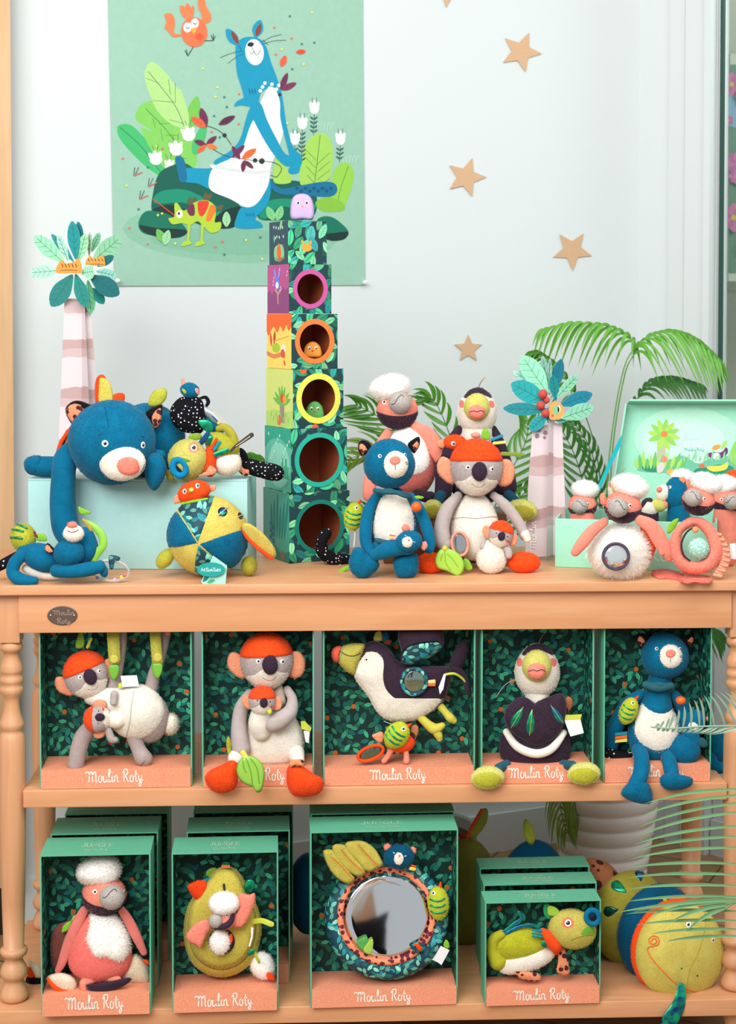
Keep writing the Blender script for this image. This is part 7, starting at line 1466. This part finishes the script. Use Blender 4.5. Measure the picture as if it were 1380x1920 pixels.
f.pillow('clip', FABP, P(b3, [(905, 1190), (950, 1150), (1010, 1160), (1030, 1200), (960, 1240)]), 44, 6); f.pillow('clip_patch', ORG, P(b3, [(935, 1165), (960, 1160), (1000, 1195), (975, 1220)]), 48, 4); f.tube('label', TAGL, TP(b3, [(1040, 1150, 22, 12), (1090, 1195, 22, 12)]), flat=.2)
f.card('care_label', TAGW, P(b3, [(1075, 1290), (1150, 1180), (1220, 1215), (1155, 1335), (1120, 1310)]), 22, .6, smooth=False); f.pillow('leaf', LEAFG, P(b3, [(1170, 1180), (1190, 1130), (1218, 1160), (1210, 1205)]), 20, 3)
f = Fig('chick_plush', 'lime striped chick soft toy at the right rim of the mirror cushion', 'soft toy', 824, 1724, Y=Yk-.022); chick(f, *b3(1130, 835), 0, 20, 32, rot=-4, look=-.5)
# ---- small green bird
Yk = MB['s4'][1].y+.032
f = Fig('bird_plush', 'lime bird soft toy with big ringed eye in the small bottom carton', 'soft toy', 1000, 1840, Y=Yk)
by = f.ell('back', plush('b4b52c', 2), *b4(345, 745), -2, 53, 32, 22, rot=-6); f.ell('belly', CREAM, *b4(375, 815), 0, 58, 23, 20, rot=-16)
f.tube('tail', plush('b0b02c', 2), TP(b4, [(240, 820, 0, 46), (215, 770, 0, 34), (222, 720, 2, 28), (255, 695, 4, 22)]))
f.tube('collar', ORG, TP(b4, [(455, 680, 14, 16), (490, 710, 20, 34), (515, 750, 20, 34), (518, 775, 16, 18)]))
h = f.ell('head', plush('c6bb5c'), *b4(596, 668), 14, 46, 37, 28, rot=10); f.eye(h, *b4(575, 640), 9, ring='ee7a62', look=(0, 0))
f.patch('nose_patch', plush('6fae3a'), h, P(b4, [(635, 690), (665, 655), (700, 665), (705, 695), (660, 705)]), .8); f.seam('mouth', plush('a89c3c'), h, P(b4, [(590, 720), (630, 705), (700, 690)]), .9)
torus(f, 'mouth_ring', plush('0f6f96'), *b4(693, 612), 34, 12, 13, 5, rot=-20); f.ell('mouth', irid('0d4a6a', '16263a'), *b4(693, 612), 30, 11, 12, 5)
f.pillow('leaf', plush('2fa86a'), P(b4, [(462, 550), (490, 555), (500, 610), (475, 620), (458, 590)]), 8, 3); f.pillow('leaf', plush('a9cf4a'), P(b4, [(480, 560), (515, 565), (535, 590), (510, 605), (480, 602)]), 14, 3)
for L_ in ([(260, 690), (310, 650), (350, 620), (340, 590)], [(280, 690), (340, 660), (400, 650), (440, 670)]): f.tube('foil_strip', FOILB, TP(b4, [(x, y, 8, 8) for x, y in L_]), flat=.3)
for y in (675, 690, 703): f.tube('ribbon_tag', plush('1d8f96'), TP(b4, [(405, y, 20, 5), (450, y+4, 20, 5)]), flat=.4)
f.pillow('foil_tag', FOILG, P(b4, [(448, 730), (475, 725), (480, 752), (452, 755)]), 24, 3)
f.pillow('foot', LEO, P(b4, [(315, 880), (350, 872), (430, 880), (445, 915), (400, 918), (350, 908)]), 16, 12); f.pillow('leg', LEO, P(b4, [(530, 760), (555, 760), (575, 820), (582, 885), (540, 888), (520, 870), (528, 820)]), 12, 8)
# ================================================================== GIANT CATERPILLAR
f = Fig('caterpillar_plush', 'giant caterpillar cushion with yellow smiling face at lower right of the table', 'soft toy', 1270, 1890, Y=.07, z=LOWZ)
f.ell('segment', plush('7d7a34'), 870, 1672, -215, 70, 112, 48); f.ell('segment', BLUED, 1000, 1674, -220, 72, 110, 48); f.ell('segment', LEOB, 1112, 1694, -190, 68, 92, 48)
o3 = f.ell('segment', plush('a39a3a'), 1182, 1722, -125, 82, 93, 52, yaw=20); o2 = f.ell('segment', BLUED, 1234, 1749, -64, 88, 94, 46, yaw=20)
f.ell('rim', ORG, 1264, 1774, -14, 93, 92, 22, rot=-6, yaw=16)
fc = f.ell('face', plush('d2c462'), 1275, 1784, 10, 88, 91, 48, rot=-4, yaw=8)
f.eye(fc, *b4(1153, 648), 6.2, look=(-.5, 0)); f.eye(fc, *b4(1271, 722), 4, ry=5.6, look=(-.5, 0))
f.seam('smile', plush('ee7a3c', 1, .1), fc, P(b4, [(975, 728), (985, 715), (1000, 722), (995, 738), (975, 740), (962, 722), (985, 702), (1010, 715), (1005, 745), (965, 755), (958, 775), (985, 820), (1030, 870), (1080, 920), (1140, 955), (1200, 970), (1270, 972), (1290, 965)]), 1.1)
f.seam('centre_seam', plush('b5a548'), fc, P(b4, [(1220, 560), (1235, 640), (1200, 780), (1160, 860), (1145, 940)]), .7, off=0)
for (x, y) in ((1120, 858), (1195, 893)): f.disc('nostril', FOILG, fc, *b4(x, y), 2.6, .8)
f.tube('foil_tongue', irid('0fae7c', '123a7a'), TP(b4, [(1118, 945, 64, 18), (1115, 990, 72, 26), (1098, 1050, 76, 34), (1065, 1105, 80, 40), (1045, 1150, 80, 30)]), flat=.15)
for (x, y, x2, y2, w_, m) in ((915, 378, 925, 440, 24, irid('1a2a7a', '0d8fa0')), (785, 445, 855, 495, 26, FOILG), (745, 590, 815, 575, 26, irid('0d5f4a', '0a3a3a'))):
    L_ = math.hypot(x2-x, y2-y); ux, uy = (x2-x)/L_, (y2-y)/L_; f.patch('foil_leaf', m, o3, P(b4, [(x+ux*t*L_-uy*q*w_, y+uy*t*L_+ux*q*w_) for t, q in ((0, .3), (.2, 1), (.6, .8), (1, .15), (1, -.15), (.6, -.8), (.2, -1), (0, -.3))]), 1.5)
f.pillow('leaf', LIME, P(b4, [(362, 160), (375, 142), (405, 180), (418, 240), (400, 265), (375, 245), (362, 205)]), -205, 12); f.pillow('leaf', None, P(b4, [(95, 225), (130, 160), (165, 95), (190, 100), (188, 150), (160, 200), (120, 235)]), -205, 10, mats=[plush('9a9440'), ORG]); f.tube('leaf_edge', ORG, TP(b4, [(92, 228, -200, 7), (120, 170, -200, 8), (160, 100, -200, 8)])); f.pillow('fin', plush('a8321e'), P(b4, [(48, 215), (75, 212), (90, 230), (60, 238)]), -200, 8)
f.pillow('ribbon', plush('d8b02e'), P(b4, [(1030, 525), (1045, 520), (1050, 535), (1036, 540)]), 30, 3)
f = Fig('bolster_plush', 'dark blue stuffed cushion seen between the pear carton and the mirror carton', 'soft toy', 572, 1720, Y=.33, z=LOWZ); f.ell('body', BLUED, 578, 1676, 0, 40, 75, 50)
# ================================================================== POTTED PALM
frondm = []
for h_ in ('4f8f2a', '6cb040', '37742a', '7fa03a'):
    m, N, L, b = newmat('palm_leaf_'+h_); tc = N.new('ShaderNodeTexCoord'); n = N.new('ShaderNodeTexNoise'); n.inputs['Scale'].default_value = 30; L.new(tc.outputs['Object'], n.inputs['Vector'])
    mx = N.new('ShaderNodeMix'); mx.data_type = 'RGBA'; c = lin(h_); mx.inputs['A'].default_value = [x*.75 for x in c[:3]]+[1]; mx.inputs['B'].default_value = [min(1, x*1.3) for x in c[:3]]+[1]
    L.new(n.outputs['Fac'], mx.inputs['Factor']); L.new(mx.outputs['Result'], b.inputs['Base Color']); b.inputs['Roughness'].default_value = .4
    t = N.new('ShaderNodeBsdfTranslucent'); L.new(mx.outputs['Result'], t.inputs['Color']); ms = N.new('ShaderNodeMixShader'); ms.inputs[0].default_value = .3; L.new(b.outputs[0], ms.inputs[1]); L.new(t.outputs[0], ms.inputs[2]); L.new(ms.outputs[0], N['Material Output'].inputs['Surface']); frondm.append(m)
def blade(V, Fc, f, p0, p1, ctrl, w_, n=8):
    """one leaflet: quadratic curve from p0 to p1 through control; points are (x, y, d) px"""
    b = len(V); pts = []
    for i in range(n+1):
        t = i/n; q = [(1-t)**2*p0[k]+2*t*(1-t)*ctrl[k]+t*t*p1[k] for k in range(3)]; pts.append(f.w(*q))
    for i in range(n+1):
        t = i/n; T = (pts[min(n, i+1)]-pts[max(0, i-1)]); side = T.cross(Vector((0, -1, .25))); side = side.normalized() if side.length > 1e-9 else Vector((1, 0, 0))
        ww = w_*f.k*(math.sin(math.pi*min(1, .12+t*.88))**.7)*.5*(1 if t < .5 else 1-(t-.5)*.6)
        V.append(pts[i]-side*ww); V.append(pts[i]+Vector((0, .35*ww, -.35*ww))); V.append(pts[i]+side*ww)
    for i in range(n):
        for j in (0, 1): a = b+3*i+j; Fc.append((a, a+1, a+4, a+3))
def frond(f, rach, nleaf, L1, droop, wd, m, spread=.6, r=1.6, t0=.15, seed=1, side=(1, -1), back=1.0, lean=None):
    rg = random.Random(seed); R_ = catmull([(*p,) for p in rach], 10); V, Fc = [], []
    n = len(R_)-1
    o = f.tube('frond', m, [(*p, r*(1-.6*i/len(rach))) for i, p in enumerate(rach)], seg=6)
    for i in range(nleaf):
        t = t0+(1-t0)*i/(nleaf-1); k = min(n-1, int(t*n)); fr = t*n-k; p = [R_[k][q]+(R_[k+1][q]-R_[k][q])*fr for q in range(3)]; T = [R_[min(n, k+1)][q]-R_[max(0, k-1)][q] for q in range(3)]; l = math.sqrt(sum(x*x for x in T)) or 1; T = [x/l for x in T]
        LL = L1*(math.sin(math.pi*(.15+.8*t))**.6)*rg.uniform(.85, 1.1)
        for s in side:
            # side direction: mix of depth and the in-picture normal
            nx, ny = -T[1], T[0]; sd = [nx*s*spread, ny*s*spread, s*back*(1-spread)]
            dr = droop*LL
            mid = [p[q]+T[q]*LL*.3+sd[q]*LL*.45 for q in range(3)]; mid[1] -= dr*.05
            ta, sa = (.9, .5) if spread >= .6 else (.62, .75)
            end = [p[q]+T[q]*LL*ta+sd[q]*LL*sa for q in range(3)]; end[1] += dr*(.6 if spread >= .6 else 1)
            if lean: end[0] += lean*LL; 
            blade(V, Fc, f, p, end, mid, wd*rg.uniform(.8, 1.15))
    lo = mk('leaflets', V, Fc, m, o, True); return o
pc = Vector((at(1132, 1560, .98).x, .98, 0))
f = Fig('potted_palm', 'green palm in a white ribbed pot standing on the floor behind the table', 'plant', 1132, 1660, Y=.98, z=FLOOR)
potm = plain('eceae6', .35, name='ceramic'); pr = [(.0005, .095), (.006, .104)]; z = .006; r = .106
for i in range(8):
    r2 = r+.0068; pr += [(z+.006, r2), (z+.030, r2+.004), (z+.040, r2+.002), (z+.0425, r2-.001)]; z += .0425; r = r2
pr += [(z+.006, r+.006), (z+.014, r+.004), (z+.012, r-.006), (z-.03, r-.012)]
PT = lathe('pot', pr, (pc.x, pc.y), potm, f.root, 64)
V, Fc = boxgeo((0, 0, 0), (1, 1, 1)); 
lathe('soil', [(z-.034, .02), (z-.03, r-.013), (z-.028, r-.014), (z-.026, .01)], (pc.x, pc.y), plain('3a2a1c', .95), f.root, 32)
for i, (rach, nl, L1, dr, wd, mi, sp, lean) in enumerate([
    ([(1140, 1340, 0), (1142, 1000, 0), (1150, 830, 2), (1172, 700, 4), (1192, 650, 8), (1150, 615, 6), (1080, 606, 0), (1020, 618, -6)], 15, 104, 1.0, 6.5, 1, .28, 0),
    ([(1138, 1340, 0), (1136, 1000, 4), (1144, 840, 8), (1170, 690, 12), (1205, 640, 16), (1250, 622, 20), (1300, 634, 24), (1345, 672, 28)], 15, 100, 1.05, 6.5, 1, .28, .1),
    ([(1130, 1340, -6), (1130, 1000, -20), (1120, 860, -20), (1090, 760, -20), (1055, 700, -14), (1020, 668, -10), (1000, 662, -6)], 15, 96, .75, 6, 0, .3, 0),
    ([(1145, 1340, 0), (1150, 1000, -30), (1160, 850, -40), (1200, 740, -50), (1250, 710, -50), (1310, 722, -50)], 15, 80, .6, 7, 2, .3, 0),
    ([(1120, 1340, 0), (1110, 1050, 0), (1100, 940, 0), (1080, 860, 2), (1050, 800, 4)], 10, 96, .5, 8, 2, .75, 0),
    ([(1122, 1340, 0), (1120, 1050, -10), (1125, 950, -20), (1110, 850, -20), (1075, 790, -20)], 12, 70, .5, 7, 2, .6, 0),
    ([(1128, 1350, 10), (1120, 1200, 30), (1100, 1120, 40), (1060, 1060, 50)], 10, 80, .6, 7, 0, .6, 0),
    ([(1130, 1350, 16), (1090, 1330, 50), (1060, 1400, 70), (1050, 1500, 76), (1062, 1560, 74)], 14, 70, .7, 5, 3, .7, 0),
    ([(1135, 1350, 16), (1120, 1330, 50), (1080, 1380, 76), (1075, 1480, 80), (1085, 1540, 80)], 14, 70, .8, 5, 3, .6, 0),
    ([(1150, 1350, 0), (1250, 1200, 10), (1320, 1180, 10), (1355, 1200, 10)], 10, 60, .7, 6, 2, .5, 0)]):
    frond(f, rach, nl, L1, dr, wd, frondm[mi], spread=sp, seed=i+3, t0=.52 if i < 4 else .45, lean=lean, back=.9)
# ---- second palm whose fronds show behind the toys
f = Fig('potted_palm', 'second green palm whose fronds show between the cube tower and the right cardboard palm', 'plant', 830, 1640, Y=.80, z=FLOOR)
pc = Vector((at(815, 1560, .80).x, .80, 0)); 
lathe('pot', [(.0005, .085), (.006, .09), (.20, .11), (.21, .115), (.22, .11), (.215, .10), (.19, .098)], (pc.x, pc.y), plain('8a8a86', .6), f.root, 48)
lathe('soil', [(.18, .02), (.19, .097), (.192, .09), (.195, .01)], (pc.x, pc.y), plain('3a2a1c', .95), f.root, 24)
for i, (rach, nl, L1, dr, wd, mi, sp) in enumerate([
    ([(815, 1500, 0), (812, 1200, 0), (800, 960, 0), (770, 850, 0), (720, 790, 4), (670, 760, 8)], 12, 120, .45, 7, 0, .68),
    ([(815, 1500, 0), (806, 1200, 0), (780, 1000, 6), (740, 880, 6), (700, 850, 8), (650, 862, 10)], 11, 112, .4, 7, 3, .7),
    ([(815, 1500, 0), (800, 1200, 0), (760, 1050, 10), (700, 970, 10), (650, 960, 12)], 12, 60, .4, 8, 2, .75),
    ([(818, 1500, 0), (826, 1200, 0), (840, 980, 0), (850, 850, 0), (820, 760, 0), (800, 745, 0)], 11, 84, .5, 8, 0, .7),
    ([(820, 1500, 0), (860, 1200, 0), (910, 1000, 0), (950, 900, 0), (985, 830, 0), (990, 790, 4)], 11, 112, .5, 7, 0, .68),
    ([(820, 1500, 0), (870, 1200, 0), (920, 1050, 10), (970, 940, 10), (1020, 900, 10)], 12, 64, .45, 9, 0, .75),
    ([(810, 1500, 0), (700, 1200, 0), (560, 960, 0), (500, 880, 0), (470, 858, 0)], 12, 46, .4, 7, 0, .7)]):
    frond(f, rach, nl, L1, dr, wd, frondm[mi], spread=sp, seed=i+31, t0=.5)
# ---- palm in front at the right edge
fgm = plain('8fb09a', .35, name='blue_green_leaf'); fgm2 = plain('6a9a68', .4, name='front_leaf')
f = Fig('front_palm', 'blue-green palm fronds reaching in from the right in front of the shelves', 'plant', 1420, 1700, Y=-.16)
def fanfrond(rach, tips, m, wd, nm='frond'):
    o = f.tube(nm, m, [(*p, 1.8) for p in rach], seg=6); R_ = catmull(rach, 8); V, Fc = [], []; n = len(R_)-1
    for (t, x, y, d, bx, by) in tips:
        k = min(n-1, int(t*n)); p = R_[k]; c_ = ((p[0]+x)/2+bx, (p[1]+y)/2+by, (p[2]+d)/2+6); blade(V, Fc, f, p, (x, y, d), c_, wd)
    mk('leaflets', V, Fc, m, o, True)
tips = []
for i in range(17):
    t = i/16; tips.append((t, 1235+(1-t)*150 if i else 1395, 1320+t*44-22*math.sin(t*3.1)-(1-t)*26, (1-t)*20, 6, -10))
tips2 = [(i/15, 1330-i*7, 1382-i*1.0+(15-i)*1.1, -10, 0, 4) for i in range(12)]
fanfrond([(1470, 1360, 0), (1400, 1361, 0), (1320, 1362, 0), (1260, 1366, 0), (1222, 1363, 0)], [(.05+.9*t, x, y, d, bx, by) for t, x, y, d, bx, by in tips]+[(.3+.65*i/12, 1330-i*9, 1378-i*.8, -10, 0, 3) for i in range(12)], fgm, 5)
tips = []
for i in range(15):
    t = i/14; yy = 1508+t*255; xx = 1186-22*math.sin(t*2.6)+(70 if t > .8 else 0)*(t-.8)*5+(1-t)*20; tips.append((t, xx, yy+8*math.sin(t*9), 14*math.sin(i*2.1), -20, -16+8*t))
fanfrond([(1405, 1480, 0), (1390, 1540, 0), (1384, 1620, 0), (1384, 1700, 0), (1392, 1760, 0)], tips, fgm2, 6)
tips = [(i/4, 1150+i*34, 1712-10*math.sin(i)+i*7, 10, 0, -16) for i in range(5)]
fanfrond([(1420, 1690, 10), (1395, 1688, 10), (1375, 1694, 10), (1360, 1704, 10)], tips, fgm2, 8)

# ================================================================== PHOTOGRAPHER (seen only in the round mirror)
pY = -3.75
f = Fig('person', 'person in white shirt and black trousers standing behind the camera, seen in the round mirror', 'person', 0, 0, Y=pY, z=FLOOR)
px_ = .04; f.root.location = (px_, pY, 0)
def skinned(name, J, E, m, par):
    """one continuous limb surface grown from joints (position, radius)"""
    me = bpy.data.meshes.new(name); me.from_pydata([Vector((px_+x, pY+y, z))-f.root.location for x, y, z, r in J], E, []); o = bpy.data.objects.new(name, me); C.objects.link(o); o.parent = par; me.materials.append(m)
    md = o.modifiers.new('skin', 'SKIN'); md.use_smooth_shade = True
    for i, (x, y, z, r) in enumerate(J): me.skin_vertices[0].data[i].radius = (r, r)
    me.skin_vertices[0].data[0].use_root = True
    sb = o.modifiers.new('smooth', 'SUBSURF'); sb.levels = 1; sb.render_levels = 2; return o
skinm = plain('d8a888', .6, name='skin')
body = skinned('body', [(0, 0, .95, .13), (0, 0, 1.15, .12), (0, 0, 1.38, .13), (0, 0, 1.50, .055), (0, .02, 1.60, .085), (0, .02, 1.70, .08), (.19, 0, 1.40, .055), (.28, .06, 1.15, .042), (.14, .22, 1.40, .032), (-.19, 0, 1.40, .055), (-.28, .06, 1.15, .042), (-.10, .22, 1.40, .032), (.10, 0, .86, .09), (.12, .02, .48, .06), (.13, 0, .08, .042), (.13, .14, .04, .035), (-.10, 0, .86, .09), (-.12, .02, .48, .06), (-.13, 0, .08, .042), (-.13, .14, .04, .035)],
    [(0, 1), (1, 2), (2, 3), (3, 4), (4, 5), (2, 6), (6, 7), (7, 8), (2, 9), (9, 10), (10, 11), (0, 12), (12, 13), (13, 14), (14, 15), (0, 16), (16, 17), (17, 18), (18, 19)], skinm, f.root)
skinned('shirt', [(0, 0, .88, .165), (0, 0, 1.12, .145), (0, 0, 1.38, .15), (.19, 0, 1.40, .07), (.285, .06, 1.15, .058), (.17, .19, 1.36, .05), (-.19, 0, 1.40, .07), (-.285, .06, 1.15, .058), (-.13, .19, 1.36, .05), (0, .0, 1.47, .07)], [(0, 1), (1, 2), (2, 3), (3, 4), (4, 5), (2, 6), (6, 7), (7, 8), (2, 9)], plush('f4f4f2', 1, .2), f.root)
skinned('trousers', [(0, 0, .90, .15), (.10, 0, .84, .115), (.12, .02, .48, .085), (.13, 0, .10, .065), (-.10, 0, .84, .115), (-.12, .02, .48, .085), (-.13, 0, .10, .065)], [(0, 1), (1, 2), (2, 3), (0, 4), (4, 5), (5, 6)], plush('121216', 1, .05), f.root)
skinned('hair', [(0, -.02, 1.70, .09), (0, -.06, 1.60, .08), (0, -.07, 1.48, .05)], [(0, 1), (1, 2)], plush('3a2a20', 1, .1), f.root)
for s_ in (1, -1):
    skinned('shoe', [(s_*.13, -.03, .045, .045), (s_*.13, .08, .04, .045), (s_*.13, .19, .03, .035)], [(0, 1), (1, 2)], plain('f0f0ee', .5), f.root)
    hx = .14 if s_ == 1 else -.10
    for q in range(5): V, Fc = tubegeo([(Vector((px_+hx+(q-2)*.018, pY+.25, 1.42)), .009), (Vector((px_+hx*.8+(q-2)*.018, pY+.30, 1.46)), .009), (Vector((px_+hx*.5+(q-2)*.015, pY+.31, 1.49)), .007)], 8); mk('finger' if q else 'thumb', V, Fc, skinm, f.root, True)
# ================================================================== SHORT NAP ON EVERY STUFFED FABRIC
import bisect
def nap(o, L_=.0026, W_=.00055, per=5.5e-6, cap_=9000):
    me = o.data; rg = random.Random(len(me.vertices)); A_ = []; acc = 0
    n0 = len(me.polygons)
    for p in me.polygons: acc += p.area; A_.append(acc)
    cnt = min(cap_, int(acc/per))
    if cnt < 12: return
    nv = len(me.vertices); V = [v.co.copy() for v in me.vertices]; Fc = [tuple(p.vertices) for p in me.polygons]; MI = [p.material_index for p in me.polygons]
    for _ in range(cnt):
        pi = min(n0-1, bisect.bisect(A_, rg.random()*acc)); p = me.polygons[pi]; vs = p.vertices; i = rg.randrange(1, len(vs)-1)
        a, b, c = V[vs[0]], V[vs[i]], V[vs[i+1]]; u, v = rg.random(), rg.random()
        if u+v > 1: u, v = 1-u, 1-v
        q = a+(b-a)*u+(c-a)*v; r = Vector((rg.gauss(0, 1), rg.gauss(0, 1), rg.gauss(0, 1))); d = (p.normal+r*.55).normalized(); s = d.cross(r)
        if s.length < 1e-6: continue
        s = s.normalized()*W_; k = len(V); l = L_*rg.uniform(.5, 1.1); V += [q-p.normal*.0002-s, q-p.normal*.0002+s, q+d*l]; Fc.append((k, k+1, k+2)); MI.append(MI[pi]);
    m2 = bpy.data.meshes.new(me.name)
    m2.from_pydata(V, [], Fc)
    for m in me.materials: m2.materials.append(m)
    m2.polygons.foreach_set('material_index', MI); m2.polygons.foreach_set('use_smooth', [True]*len(Fc)); m2.update(); o.data = m2
for o in list(C.objects):
    if o.type == 'MESH' and not o.modifiers and o.data.materials and o.data.materials[0] and (o.data.materials[0].name.startswith('plush_') or o.data.materials[0].name.startswith('spotted_')) and 'fluffy' not in o.name: nap(o)
